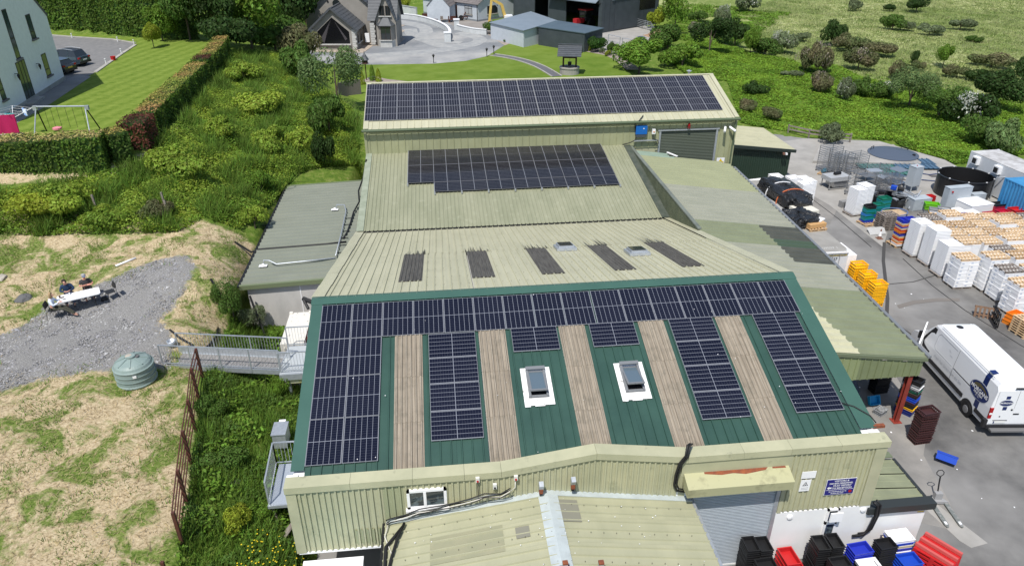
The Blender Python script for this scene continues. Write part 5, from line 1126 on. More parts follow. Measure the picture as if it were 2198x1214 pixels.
# side walls in horizontal bands so that the section narrows towards the roof
def side(s, y0, y1, zs):
 m = MB()
 for a_, b_ in zip(zs[:-1], zs[1:]): m.add([(s * half(a_), y0, a_),(s * half(a_), y1, a_),(s * half(b_), y1, b_),(s * half(b_), y0, b_)], [(0,1,2,3) if s < 0 else (3,2,1,0)])
 return m
body = MB(); sec = []
Ys = [0.0,0.04,0.16,0.5,1.5,3.0,4.6,4.95,5.15,5.5,5.95,6.4,6.75,6.92]
def topz(y_): return float(np.interp(y_, [0.0,0.04,0.16,0.5,4.6,4.95,5.15,5.95,6.75,6.92,6.95], [1.15,2.3,2.64, VH, VH + .02,2.66,2.5,1.55,1.22,0.95,0.8]))
rings = []
for y_ in Ys:
 t_ = topz(y_); taper = 1.0 if y_ < 5.1 else 1 - (y_ - 5.1) ** 2 * 0.035
 ws = [0.45,0.9,1.35,1.9,2.45,2.62]; rg = []
 for z in ws: zz = min(z, t_); rg.append((-half(zz) * taper, y_, zz))
 tw = half(t_) * taper - 0.06; rg.append((-tw, y_, t_)); rg.append((tw, y_, t_))
 for z in ws[::-1]: zz = min(z, t_); rg.append((half(zz) * taper, y_, zz))
 rings.append(rg)
vs = [v for r_ in rings for v in r_]; k = len(rings[0]); fs = []
for i in range(len(rings) - 1):
 for j in range(k): fs.append((i * k + j, (i + 1) * k + j, (i + 1) * k + (j + 1) % k, i * k + (j + 1) % k))
fs.append(tuple(range(k))); fs.append(tuple(range((len(rings) - 1) * k, len(rings) * k))[::-1])
part('body', MB().add(vs, fs), VW, van)
def sidequad(name, pts, m, off=0.006, s=-1, th=0.0):      # a decal or panel that follows the left side; pts in (y, z)
 v = [(s * (half(z) + off), y_, z) for y_, z in pts]; return part(name, MB().add(v, [tuple(range(len(v)))] if s < 0 else [tuple(range(len(v)))[::-1]]), m, van)
part('black_rubbing_strip', MB().box(-1.03,1.85,0.62,-1.0,5.3,0.82), VBK, van); part('black_rubbing_strip', MB().box(-1.03,0.15,0.62,-1.0,0.85,0.82), VBK, van); part('black_rubbing_strip', MB().box(1.0,0.15,0.62,1.03,5.3,0.82), VBK, van)
part('rear_bumper', MB().box(-0.98,-0.1,0.40,0.98,0.06,0.56), VBK, van); part('rear_step', MB().box(-0.85,-0.32,0.36,0.85,-0.02,0.44), mat('step_grey', (0.14,0.14,0.14),0.6), van)
for s in (-1,1): part('bumper_corner', MB().box(s * 1.0 - .14,-0.08,0.45, s * 1.0 + .02,0.1,0.85), VBK, van)
dr = part('rear_door', MB().box(-0.86,-0.014,0.6,-0.012,0.0,2.36), VW, van); part('rear_door', MB().box(0.012,-0.014,0.6,0.86,0.0,2.36), VW, van)
part('door_handle', MB().box(0.05,-0.03,1.1,0.3,-0.012,1.16), VBK, dr); part('lock', MB().tube([(-.08,-.03,1.36),(-.08,-.012,1.36)], .045,10), VBK, dr); part('lock', MB().tube([(-.5,-.03,1.0),(-.5,-.012,1.0)], .03,10), VBK, dr)
part('high_brake_lamp', MB().box(-.22,-.03,2.44,.22,0.02,2.5), VBK, van)
for s in (-1,1):
 l_ = part('tail_lamp', MB().box(s * .93 - .07,-.025,.9, s * .93 + .07,.05,1.45), LRED, van); part('white_lens', MB().box(s * .93 - .06,-.03,1.1, s * .93 + .06,-.02,1.2), WPLAST, l_)
pl = part('number_plate', MB().box(-.70,-.03,.64,-.18,-.015,.75), mat('plate_white', (0.75,0.75,0.72),0.4), van); part('plate_band', MB().box(-.70,-.034,.64,-.65,-.029,.75), VN, pl); part('plate_recess', MB().box(-.74,-.02,.76,-.1,-.012,.80), VBK, van)
for s in (-1,1):
 for yy in (1.35,5.72):
  a_ = part('wheel_arch', MB().add([(s * 1.012, yy + .47 * math.cos(t),.36 + .49 * math.sin(t)) for t in [PI * i / 12 for i in range(13)]], [tuple(range(13)) if s > 0 else tuple(range(13))[::-1]]), VBK, van)
  w_ = part('wheel', MB().tube([(s * .82, yy, .35),(s * 1.035, yy, .35)], .35,24), DARK, van)
  part('hubcap', MB().lathe([(0.19,0),(0.17,0.02),(0.05,0.03),(0,0.03)], 16).xf(Matrix.Translation((s * 1.036, yy, .35)) @ Matrix.Rotation(s * PI / 2,4, 'Y')), mat('steel_wheel', (0.28,0.28,0.29),0.4, metal=.5), w_)
part('side_sill', MB().box(-.99,1.9,0.38,-.95,5.2,0.5), VW, van)
part('seam', MB().add([(-1.006 * half(z) - .003, y_, z) for y_, z in [(3.02,.85),(3.035,.85),(3.035,1.35),(3.035,2.4),(3.02,2.4),(3.02,1.35)]], [(0,1,2,5),(5,2,3,4)]), VBK, van)
part('door_track', MB().box(-1.0,1.6,1.42,-.985,3.0,1.46), VBK, van)
part('roof_seam', MB().box(-.9,.5,2.66,-.885,4.7,2.68), mat('seam_grey', (0.35,0.36,0.37),0.5), van)
for y0, y1 in ((4.75,3.15),): 
 pts = [(y1,1.45),(y0 - .15,1.45),(y0,1.6),(y0,2.15),(y0 - .15,2.3),(y1,2.3)]
 for a_, b_ in zip(pts, pts[1:]): part('panel_crease', MB().bar((-half(a_[1]) - .004, a_[0], a_[1]),(-half(b_[1]) - .004, b_[0], b_[1]),.012), mat('seam_grey', (0.35,0.36,0.37),0.5), van)
part('roof_vent', MB().lathe([(0.16,0),(0.16,.03),(0.05,.06),(0,.06)], 16,(-.2,4.55, VH)), VBK, van)
# cab: dark opening with the door swung out, windscreen, mirror
sidequad('door_opening', [(4.98,1.0),(5.65,1.0),(5.72,1.5),(5.2,2.35),(4.98,2.35)], mat('dark_cab', (0.01,0.01,0.012),0.7))
part('windscreen', MB().add([(-.82,5.22,2.42),(.82,5.22,2.42),(.86,5.93,1.58),(-.86,5.93,1.58)], [(0,3,2,1)]).xf(Matrix.Translation((0,.02,.02))), GLASSD, van)
dr = part('cab_door', MB().prismx([(0,0.55),(0.85,0.55),(0.95,1.45),(0.1,1.5),(0,1.5)], -.035,.035).prismx([(0,1.5),(0.07,1.5),(0.07,2.2),(0,2.3)], -.03,.03).prismx([(0.0,2.22),(0.12,2.28),(0.95,1.5),(0.85,1.45)], -.03,.03), VW, van, Matrix.Translation((-1.0,5.78,0)) @ Matrix.Rotation(math.radians(180 - 38),4, 'Z') @ Matrix.Scale(1,4,(1,0,0)))
part('side_glass', MB().prismx([(0.08,1.5),(0.82,1.5),(0.12,2.2)], -.01,.01), GLASSD, dr)
mr = part('mirror', MB().box(-1.32,5.62,1.45,-1.14,5.72,1.85), VBK, van)
# livery: stripe, oval, lettering
def band(y0, y1, z0, z1, nm='stripe', m=VN):
 zs = [z0] + [z for z in (1.35,1.9,2.45,2.62) if z0 < z < z1] + [z1]; mb = MB()
 for a_, b_ in zip(zs[:-1], zs[1:]): mb.add([(-half(a_) - .005, y0 , a_),(-half(a_) - .005, y1, a_),(-half(b_) - .005, y1, b_),(-half(b_) - .005, y0, b_)], [(0,3,2,1)])
 return part(nm, mb, m, van)
band(0.72,1.02,0.83,1.35); band(0.72,1.02,1.95,2.6)
part('roof_stripe', MB().add([(-.86,.72,2.715),(-.6,.72, VH + .012),(-.6,1.02, VH + .013),(-.86,1.02,2.715)], [(0,1,2,3)]), VN, van)
def oval(cy, cz, a, b, m, off, nm='oval_logo', keep=lambda y_, z: True):
 v = [(cy + a * math.cos(t), cz + b * math.sin(t)) for t in [2 * PI * i / 36 for i in range(36)]]
 return part(nm, MB().add([(-half(z) - off, y_, z) for y_, z in v], [tuple(range(36))[::-1]]), m, van)
oval(0.98,1.62,0.70,0.43, mat('silver_edge', (0.55,0.57,0.6),0.3),.008, 'logo_border'); oval(0.98,1.62,0.665,0.40, VN, .013)
part('logo_fish', MB().add([(-half(z) - .017, y_, z) for y_, z in [(1.5,1.68),(1.38,1.86),(1.1,1.96),(.8,1.92),(.55,1.8),(.42,1.66),(.7,1.78),(1.0,1.80),(1.25,1.72)]], [(0,1,8),(1,2,7,8),(2,3,6,7),(3,4,5,6)]), VG, van)
def text(body, size, M, m, parent, nm='lettering', ext=0.0, align='CENTER', bold=0.0):
 cu = bpy.data.curves.new(nm, 'FONT'); cu.body = body; cu.size = size; cu.align_x = align; cu.extrude = ext; cu.offset = bold
 o = bpy.data.objects.new(nm, cu); C.objects.link(o); me_ = bpy.data.meshes.new_from_object(o); bpy.data.objects.remove(o); me_.materials.clear(); me_.materials.append(m); return part(nm, me_, None, parent, M)
def sidetext(body, size, cy, cz, m, off=.02, bold=0.0): # reads from the left of the van
 M = frame((-half(cz) - off, cy, cz),(0,-1,0),(0.085,0,1)); return text(body, size, M, m, van, bold=bold)
sidetext('MORGANS', .25,.98,1.56, WPLAST, bold=.006); sidetext('FINE FISH', .15,.98,1.42, WPLAST, bold=.003); sidetext('EST. 1861', .07,.98,1.33, WPLAST)
sidetext('Fresh Fish Direct from the Sea', .19,3.35,1.08, VT, .012); sidetext('TEL:', .12,3.6,1.95, VT, .012); sidetext('www.', .1,3.4,1.8, VT, .012)
for cx_, in ((-.42,),):
 part('rear_oval', MB().add([(cx_ + .3 * math.cos(t),-.022,1.72 + .17 * math.sin(t)) for t in [2 * PI * i / 30 for i in range(30)]], [tuple(range(30))]), mat('silver_edge', (0.55,0.57,0.6),0.3), van)
 part('rear_oval', MB().add([(cx_ + .28 * math.cos(t),-.026,1.72 + .15 * math.sin(t)) for t in [2 * PI * i / 30 for i in range(30)]], [tuple(range(30))]), VN, van)
 part('rear_stripe', MB().box(cx_ - .08,-.02,1.92, cx_ + .1,-.015,2.08), VN, van); part('rear_stripe', MB().box(cx_ - .08,-.02,1.34, cx_ + .1,-.015,1.52), VN, van)
 text('MORGANS', .11, frame((cx_, -.03,1.69),(1,0,0),(0,0,1)), WPLAST, van, bold=.003)
# ---------------------------------------------------------------- containers
def container(name, label, M, l, w_, h, m, wave=True, roof=None, wm=None):
 t = thing(name, label, 'container', M)
 part('roof', MB().box(-w_ / 2,-l / 2, h - .06, w_ / 2, l / 2, h), roof or m, t)
 part('floor', MB().box(-w_ / 2 + .02,-l / 2 + .02,.1, w_ / 2 - .02, l / 2 - .02,.25), m, t)
 pr_ = [(0,0)]; n_ = int(l / .28)
 for s in (-1,1):
  mb = MB(); 
  if wave:
   pts = []
   for i in range(n_):
    y0 = -l / 2 + i * l / n_; q = l / n_; pts += [(s * w_ / 2, y0),(s * w_ / 2, y0 + q * .35),(s * (w_ / 2 - .04), y0 + q * .5),(s * (w_ / 2 - .04), y0 + q * .85)]
   pts += [(s * w_ / 2, l / 2)]
  else: pts = [(s * w_ / 2,-l / 2),(s * w_ / 2, l / 2)]
  v = [(x, y_, .12) for x, y_ in pts] + [(x, y_, h - .06) for x, y_ in pts]; k_ = len(pts)
  mb.add(v, [(i, i + 1, k_ + i + 1, k_ + i) if s > 0 else (k_ + i, k_ + i + 1, i + 1, i) for i in range(k_ - 1)]); part('side_wall', mb, wm or m, t)
 for s in (-1,1): part('end_wall', MB().box(-w_ / 2 + .02, s * (l / 2 - .03) - .03,.12, w_ / 2 - .02, s * (l / 2 - .03) + .03, h - .06), wm or m, t)
 for sx in (-1,1):
  for sy in (-1,1): part('corner_post', MB().box(sx * (w_ / 2 - .07) - .08, sy * (l / 2 - .07) - .08,0, sx * (w_ / 2 - .07) + .08, sy * (l / 2 - .07) + .08, h + .015), m, t)
 return t
GC = mat('dusty_grey_roof', (0.31,0.30,0.275),0.8,(0.25,0.24,0.22), scale=1.2); LG = mat('pale_grey_door', (0.62,0.64,0.66),0.5)
c1 = container('reefer_container', 'grey topped shipping container parked along the canopy, with stencilled number', TR((27.35,17.45,0),0.115 - .12),12.1,2.44,2.6, LG, True, GC, LG)
part('hazard_strip', MB().box(-1.15,-6.08,2.28,1.15,-6.055,2.34), mat('hazard_yellow', (0.55,0.45,0.12),0.6,(0.05,0.05,0.05), scale=40, lo=.49, hi=.51), c1)
text('659527 1', .26, frame((0.3,-6.07,1.98),(1,0,0),(0,0,1)), VBK, c1, bold=.004); text('659527 1', .3, frame((0.2,-5.7,2.602),(1,0,0),(0,1,0)), mat('faded_stencil', (0.5,0.5,0.48),0.7), c1)
for x_ in (-.7,-.25,.25,.7): part('lock_rod', MB().tube([(x_, -6.09,.2),(x_, -6.09,2.5)], .02,6), GALV, c1)
part('top_rail', MB().box(-1.2,-6.12,2.46,1.2,-6.03,2.56), WPLAST, c1)
a_ = onz(2085,324,2.7); b_ = onz(2198,372,2.7); ang = math.atan2(b_[1] - a_[1], b_[0] - a_[0])
d1 = Vector((b_[0] - a_[0], b_[1] - a_[1], 0)).normalized(); d2 = Vector((-d1.y, d1.x, 0))
cc = Vector((a_[0], a_[1], 0)) + d1 * 6.1 + d2 * 1.25
WDIRT = mat('dirty_white_roof', (0.55,0.55,0.55),0.7,(0.32,0.31,0.30), scale=1.5, detail=8); WC = mat('cold_store_white', (0.60,0.62,0.64),0.5,(0.55,0.57,0.59), scale=1)
c2 = container('cold_store', 'long off white refrigerated container at the right edge behind the black tank', frame(cc, -d2, d1),12.2,2.5,2.7, WC, False, WDIRT, WC)
for q, nm in ((5.2,0),(2.9,1)):
 part('control_box', MB().box(1.25,-q - .3,1.9,1.55,-q + .3,2.5), WPLAST, c2); part('fan_grille', MB().box(1.55,-q - .2,2.0,1.57,-q + .2,2.4), VBK, c2)
a_ = onz(2158,382,2.6); b_ = onz(2198,400,2.6); d1 = Vector((b_[0] - a_[0], b_[1] - a_[1], 0)).normalized(); d2 = Vector((-d1.y, d1.x, 0)); cc = Vector((a_[0], a_[1], 0)) + d1 * 3.0 + d2 * 1.22
BLC = mat('container_blue', (0.035,0.20,0.42),0.5,(0.05,0.25,0.48), scale=2); c3 = container('blue_container', 'sky blue corrugated container at the right picture edge', frame(cc, -d2, d1),6.05,2.44,2.6, BLC)
# black tank
bt = thing('black_tank', 'round open black tank standing before the cold store', 'tank', (46.1,25.4,0))
part('shell', MB().lathe([(1.95,0),(1.95,1.55),(2.0,1.55),(2.0,1.62),(1.9,1.62),(1.9,0.05),(0,0.05)], 48), BLACKP, bt)
for k in range(9): a_ = k * .7; part('bolt_plate', MB().box(-.05,-.04,1.6,.05,.04,1.66).xf(Matrix.Translation((1.95 * math.cos(a_),1.95 * math.sin(a_),0))), WPLAST, bt)
part('pipework', MB().tube([(1.9,-.9,.1),(1.95,-.9,1.9),(2.6,-1.2,2.0),(2.7,-1.4,.6)], .06,8), GALV, bt); part('pipework', MB().tube([(1.6,-1.3,.1),(1.6,-1.3,1.8),(2.4,-1.6,1.9)], .05,8), GALV, bt)
# cabinets
def cabinet(label, px, py, sx, sy, sz, m=GALV, rz=0.1, legs=0.0, name='steel_cabinet', cat='cabinet'):
 p = onz(px, py, 0); t = thing(name, label, cat, TR((p[0], p[1] + sy / 2,0), rz))
 part('body', MB().box(-sx / 2,-sy / 2, legs, sx / 2, sy / 2, legs + sz), m, t); part('door', MB().box(-sx / 2 + .05,-sy / 2 - .02, legs + .06, sx / 2 - .05,-sy / 2, legs + sz - .06), m, t)
 part('top_plate', MB().box(-sx / 2 - .02,-sy / 2 - .02, legs + sz, sx / 2 + .02, sy / 2 + .02, legs + sz + .03), m, t)
 if legs:
  for i in (-1,1):
   for j in (-1,1): part('leg', MB().box(i * (sx / 2 - .05) - .03, j * (sy / 2 - .05) - .03,0, i * (sx / 2 - .05) + .03, j * (sy / 2 - .05) + .03, legs), m, t)
 return t
CAB = mat('pale_grey_cabinet', (0.40,0.44,0.47),0.45,(0.35,0.39,0.42), scale=2)
t = cabinet('large pale grey steel cabinet with a red switch before the black tank', 2050,450,2.0,.55,1.75, CAB); part('red_switch', MB().tube([(-.75,-.36,1.5),(-.75,-.27,1.5)], .07,10), LRED, t)
cabinet('smaller pale grey cabinet right of the large one', 2096,444,1.1,.5,1.0, CAB); t = cabinet('tall grey cabinet on legs with a red knob amid the racks', 1960,412,.8,.7,1.6, CAB, .25,.45); part('red_knob', MB().lathe([(.04,2.08),(.04,2.14),(0,2.16)], 8), LRED, t)
cabinet('low grey steel machine housing beside the red crate', 1975,452,1.5,.8,.9, CAB, .1)
# white insulated bins
for q, lb, s_ in (((2100,463), 'big white square bin with a raised lid near the cabinets', 2.0),((2055,478), 'small white insulated box before the big white bin', .9),((2085,482), 'second small white insulated box before the big bin', .9)):
 p = onz(*q, 0); t = thing('insulated_bin', lb, 'bin', TR((p[0], p[1] + s_ * .4,0),.15)); part('tub', MB().box(-s_ / 2,-s_ * .42,.1, s_ / 2, s_ * .42,.85), WPLAST, t)
 part('lid', MB().add([(-s_ / 2 - .03,-s_ * .43,.85),(s_ / 2 + .03,-s_ * .43,.85),(s_ / 2 + .03, s_ * .43,.85),(-s_ / 2 - .03, s_ * .43,.85),(-s_ * .2,-s_ * .15,1.02),(s_ * .2,-s_ * .15,1.02),(s_ * .2, s_ * .15,1.02),(-s_ * .2, s_ * .15,1.02)], [(0,1,5,4),(1,2,6,5),(2,3,7,6),(3,0,4,7),(4,5,6,7),(3,2,1,0)]), WPLAST, t)
# rows of coloured crates by the cabinets
def prow(px, py, cols, what, **kw): p = onz(px, py, 0); stack(float(p[0]), float(p[1]), kw.pop('rz', .12), cols, what, **kw)
prow(2000,482, ['orange', 'cream', 'red', 'cream', 'orange', 'white', 'grey', 'yellow', 'white', 'grey'], 'the striped stack with grey tops', l=.8, w=.6, pitch=.12, rz=-.5)
prow(2018,480, ['orange', 'cream', 'red', 'cream', 'orange', 'white', 'grey', 'yellow', 'white', 'grey'], 'the second striped grey topped stack', l=.8, w=.6, pitch=.12, rz=-.5)
prow(2035,498, ['navy', 'yellow', 'cyan', 'sky', 'white', 'sky', 'cyan', 'royal', 'blue', 'royal'], 'the blue topped stack, left one', l=.8, w=.55, pitch=.12)
prow(2060,494, ['navy', 'yellow', 'cyan', 'sky', 'white', 'sky', 'cyan', 'royal', 'blue', 'royal'], 'the blue topped stack, right one', l=.8, w=.55, pitch=.12)
prow(2080,490, ['red'] * 8, 'the small red stack between blue and grey', l=.6, w=.5, pitch=.12); prow(2100,490, ['grey'] * 8, 'the grey stack beside the red one', l=.8, w=.6, pitch=.12)
for i, (q, c_) in enumerate(((2118, 'crimson'),(2145, 'crimson'),(2172, 'red'),(2192, 'red'))): prow(q, 487 - i * 5, ['sky', 'blue', 'sky', 'green', 'royal', 'blue', c_, c_], 'the crimson topped stack, %s of four' % ORD[i], l=.85, w=.7, pitch=.13)
for i, q in enumerate(((2135,458),(2160,455))): prow(*q, ['red', 'crimson', 'red', 'crimson', 'black'], 'the dark red pile by the blue container, %s one' % ('left', 'right')[i], l=.9, w=.6, pitch=.17)
for i, q in enumerate(((2165,442),(2185,444))): prow(*q, ['black', 'green', 'black', 'black', 'black', 'black'], 'the black heap against the blue container, %s one' % ('left', 'right')[i], l=.7, w=.5, pitch=.16, slots=4, jit=.03)
prow(2185,500, ['crimson', 'navy', 'crimson', 'sky', 'white', 'white'], 'the white topped stack at the right edge', l=.9, w=.7, pitch=.16); prow(2075,507, ['white'] * 7, 'the white pile behind the foam stacks', l=1.2, w=.9, pitch=.2, h=.24)
prow(2010,500, ['navy', 'royal', 'blue', 'royal', 'royal'], 'the low royal blue stack behind the white ones', l=.8, w=.5, pitch=.2); prow(1992,434, ['red', 'red', 'red'], 'the red pile behind the machine housing', l=.75, w=.5, pitch=.2)
prow(1992,468, ['grey', 'lime', 'lime'], 'the lime green pair on a frame', l=.95, w=.6, pitch=.25, h=.2, z=.5, rz=-.4)
for i, q in enumerate(((1858,478),(1880,466))): prow(*q, ['royal', 'blue', 'teal', 'green', 'sky', 'green', 'teal', 'green', 'black'][i:] if i == 0 else ['green', 'blue', 'green', 'teal', 'green', 'teal', 'green'], 'the green and blue stack, %s one' % ('left', 'right')[i], l=.7, w=.5, pitch=.15, h=.2, jit=.02)
prow(1892,452, ['green', 'green', 'teal', 'green', 'teal', 'green'], 'the green stack behind the pair', l=.8, w=.6, pitch=.18, h=.2)
p = onz(1862,480,0); pallet(TR((p[0], p[1], 0),.2), 'small pallet under the green and blue stacks', WOOD)
for i, q in enumerate(((1833,458),(1848,450))):
 p = onz(*q, 0.15); white_tub_stack(float(p[0]) + .1, float(p[1]) + .25,.2,19, 'the lone white stack, %s half' % ('left', 'right')[i], two=False, l=.85, w=.95, pitch=.1, pal=(i == 0))
# white tub stacks by the green shed
for i, (x_, y_, n_) in enumerate(((31.0,26.6,16),(32.0,25.8,17),(32.9,25.0,17),(32.2,24.2,18),(33.2,26.4,14))): white_tub_stack(x_, y_, .1, n_, 'the shed side white stack, %s' % ORD[i], two=False, l=.85, w=.8, pitch=.1, pal=False)
stack(30.1,27.8,.2, ['grey', 'white', 'white'], 'the low white pile against the green shed', l=1.3, w=1.0, h=.3, pitch=.3); stack(31.0,27.4,.6, ['orange'], 'yellow orange crate lying on the low white pile', l=.8, w=.5, h=.2, z=.95)
# yellow crates and a white box by the container end
for i, (x_, y_, n_) in enumerate(((29.25,11.2,10),(29.35,10.3,9),(29.5,9.4,8))): stack(x_, y_, .05, ['yellow'] * n_, 'the yellow stack by the container, %s from its door' % ORD[i], l=.8, w=.6, h=.3, pitch=.17, slots=5)
solo('foam_slab', MB().box(-.35,-.9,0,.35,.9,2.1), WFOAM, 'white tall box standing against the container corner', 'box', TR((28.95,12.6,0),.02))
for k in range(7): solo('blue_pallet', MB().box(-.5,-.6,.0,.5,.6,.03).box(-.5,-.6,.1,.5,.6,.14).box(-.5,-.6,.03,-.4,.6,.1).box(.4,-.6,.03,.5,.6,.1).box(-.05,-.6,.03,.05,.6,.1), pcol('cyan'), 'nearer blue pallet by the container, %s from ground' % ORD[k], 'pallet', TR((29.5,17.4,.15 * k),.1), 'blue plastic pallets')
for k in range(7): solo('blue_pallet', MB().box(-.5,-.6,.0,.5,.6,.03).box(-.5,-.6,.1,.5,.6,.14).box(-.5,-.6,.03,-.4,.6,.1).box(.4,-.6,.03,.5,.6,.1).box(-.05,-.6,.03,.05,.6,.1), pcol('cyan'), 'farther blue pallet by the container, %s from ground' % ORD[k], 'pallet', TR((29.5,18.8,.15 * k),.1), 'blue plastic pallets')
# tarpaulin bundles on the container roof
TAR = mat('black_polythene', (0.018,0.019,0.021),0.28, bump=0.9, bscale=5, bdist=.12)
def lumpy(name, label, cat, M, lx, ly, lz, m, seed, nz_=.06, n_=22):
 r = np.random.default_rng(seed); vs = []; fs = []
 ph = r.uniform(0,6,6)
 for i in range(n_):
  for j in range(n_ * 2):
   u = -PI / 2 + PI * i / (n_ - 1); v = 2 * PI * j / (n_ * 2); cx_, cy_, cz_ = math.cos(u) * math.cos(v), math.cos(u) * math.sin(v), math.sin(u)
   sq = lambda t: math.copysign(abs(t) ** 0.55, t); k = 1 + nz_ * (math.sin(5 * v + ph[0] + 3 * u) + math.sin(9 * v + ph[1] - 6 * u) * .7 + math.sin(15 * v + 8 * u + ph[2]) * .4 + r.normal(0,.35))
   vs.append((sq(cx_) * lx * k, sq(cy_) * ly * k, max(0, lz * .5 + sq(cz_) * lz * .5 * k)))
 w2 = n_ * 2
 for i in range(n_ - 1):
  for j in range(w2): fs.append((i * w2 + j, i * w2 + (j + 1) % w2,(i + 1) * w2 + (j + 1) % w2,(i + 1) * w2 + j))
 return solo(name, MB().add(vs, fs), m, label, cat, M, smooth=False)
b1 = lumpy('tarp_bundle', 'long black polythene bundle strapped with webbing on the container roof', 'tarpaulin', TR((28.2,19.4,2.6),.1),1.0,2.3,1.1, TAR, 1)
for k, y_ in enumerate((-.9,.5)):
 pts = [(-1.1 * math.cos(t), y_ + .15 * math.cos(t),1.18 * math.sin(t) ** .6 if math.sin(t) > 0 else 0) for t in [PI * i / 14 for i in range(15)]]
 part('strap', MB().tube(pts, .035,5), WPLAST if k else mat('orange_strap', (0.6,0.15,0.05),0.6), b1)
lumpy('tarp_bundle', 'crumpled black polythene heap over boards on the container roof', 'tarpaulin', TR((27.35,15.6,2.6),.3),1.05,1.0,.75, TAR, 2,.09)
lumpy('plastic_sheet', 'loose grey plastic sheeting along the roof edge', 'sheeting', TR((26.75,18.4,2.6),.15),.55,2.6,.16, mat('grey_polythene', (0.42,0.42,0.41),0.4, bump=.8, bscale=6, bdist=.1),3,.12)
solo('board_pile', MB().box(-.7,-.6,0,.7,.6,.5), mat('cream_boards', (0.62,0.60,0.52),0.8), 'pale stack of boards poking out between the black bundles', 'boards', TR((28.3,16.8,2.6),.15))
solo('cardboard', MB().box(-.6,-.5,0,.6,.5,.25), mat('cardboard', (0.50,0.30,0.13),0.85), 'torn cardboard carton in the open end of the heap', 'box', TR((28.0,14.9,2.75),.2)); pallet(TR((28.0,14.7,2.6),.12), 'pallet under the torn carton on the container', WOOD)
solo('paper_sheet', MB().box(-.35,-.45,.25,.35,.45,.3), WPLAST, 'white sheet folded over the torn carton', 'sheet', TR((28.3,15.2,2.77),.7))
# wire racks and trolleys
def rack(px, py, w_, d_, h, label, shelves=8, rz=.2, m=STEEL, slats=True):
 p = onz(px, py, 0); t = thing('rack_trolley', label, 'rack', TR((p[0], p[1] + d_ / 2,0), rz), 'steel racks in the yard')
 for i in (-1,1):
  for j in (-1,1):
   part('post', MB().box(i * w_ / 2 - .02, j * d_ / 2 - .02,.1, i * w_ / 2 + .02, j * d_ / 2 + .02, h), m, t); part('castor', MB().tube([(i * w_ / 2 - .02, j * d_ / 2,.06),(i * w_ / 2 + .02, j * d_ / 2,.06)], .06,8), DARK, t)
 for k in range(shelves):
  z = .2 + (h - .25) * k / (shelves - 1); mb = MB().box(-w_ / 2,-d_ / 2, z, w_ / 2,-d_ / 2 + .025, z + .025).box(-w_ / 2, d_ / 2 - .025, z, w_ / 2, d_ / 2, z + .025).box(-w_ / 2,-d_ / 2, z, -w_ / 2 + .025, d_ / 2, z + .025).box(w_ / 2 - .025,-d_ / 2, z, w_ / 2, d_ / 2, z + .025)
  if slats:
   for q in range(1,8): mb.box(-w_ / 2 + q * w_ / 8 - .006,-d_ / 2, z + .005,-w_ / 2 + q * w_ / 8 + .006, d_ / 2, z + .015)
  else: mb.box(-w_ / 2 + .02,-d_ / 2 + .02, z, w_ / 2 - .02, d_ / 2 - .02, z + .02)
  o = part('shelf', mb, m, t, kind='stuff')
 return t
RW_ = [(1782,372,1.5,1.1,2.3,12, 'tall wire rack farthest left of the rack cluster'),(1812,378,1.2,1.0,1.9,10, 'wire rack right of the tallest one'),(1843,372,1.3,1.0,1.7,8, 'wire rack behind the flat sheets'),(1797,380,1.1,.9,1.9,10, 'wire rack before the tallest one'),
       (1856,428,1.1,1.0,1.9,6, 'solid shelved trolley behind the lone white stack'),(1838,424,.9,.9,2.0,7, 'narrow trolley left of the shelved one'),(1890,420,1.3,1.1,1.6,8, 'tray rack in the middle of the cluster'),(1912,424,1.2,1.1,1.7,8, 'tray rack with a pale top sheet'),(1930,400,1.2,1.2,1.3,3, 'low open frame left of the tall cabinet'),(1885,396,1.4,1.0,1.5,8, 'wire rack behind the tray racks'),(1868,440,.8,.8,1.0,6, 'low tray rack near the black tub')]
for px_, py_, a_, b_, h_, n_, lb in RW_: rack(px_, py_, a_, b_, h_, lb, n_, rz=.2 + (px_ % 7) * .03, m=STEEL if n_ != 6 else mat('dull_steel', (0.20,0.205,0.21),0.45, metal=.5), slats=n_ not in (6,3))
for i, (q, sx, sy) in enumerate((((1868,402),1.1,.8),((1884,416),.9,.7))):
 p = onz(*q, 0); solo('steel_sheet', MB().box(-sx / 2,-sy / 2,1.45, sx / 2, sy / 2,1.48), GALV, 'flat steel sheet lying across the racks, %s from the left' % ORD[i], 'sheet', TR((p[0], p[1], 0),.5 * i))
p = onz(1795,405,0); t = thing('work_table', 'wheeled steel work table wrapped in clear film at the yard corner', 'table', TR((p[0], p[1] + .4,0),.15)); part('top', MB().box(-.95,-.6,.7,.95,.6,1.05), mat('film_grey', (0.38,0.39,0.40),0.3, bump=.6, bscale=6, bdist=.05), t); part('lower_box', MB().box(-.5,-.5,.2,.9,.5,.65), STEEL, t); part('motor', MB().tube([(-.2,0,1.15),(.4,.1,1.15)], .14,10), DARK, t)
for i in (-1,1):
 for j in (-1,1): part('leg', MB().box(i * .85 - .03, j * .5 - .03,.08, i * .85 + .03, j * .5 + .03,.7), STEEL, t); part('castor', MB().tube([(i * .85 - .02, j * .5,.06),(i * .85 + .02, j * .5,.06)], .06,8), DARK, t)
part('base_frame', MB().box(-.95,-.6,.1,.95,-.54,.16), STEEL, t); part('base_frame', MB().box(-.95,.54,.1,.95,.6,.16), STEEL, t)
p = onz(1812,446,0); solo('concrete_block', MB().box(-.3,-.2,0,.3,.2,.5), mat('block_grey', (0.22,0.22,0.22),0.9), 'grey square block left of the lone white stack', 'block', TR((p[0], p[1] + .2,0),.2))
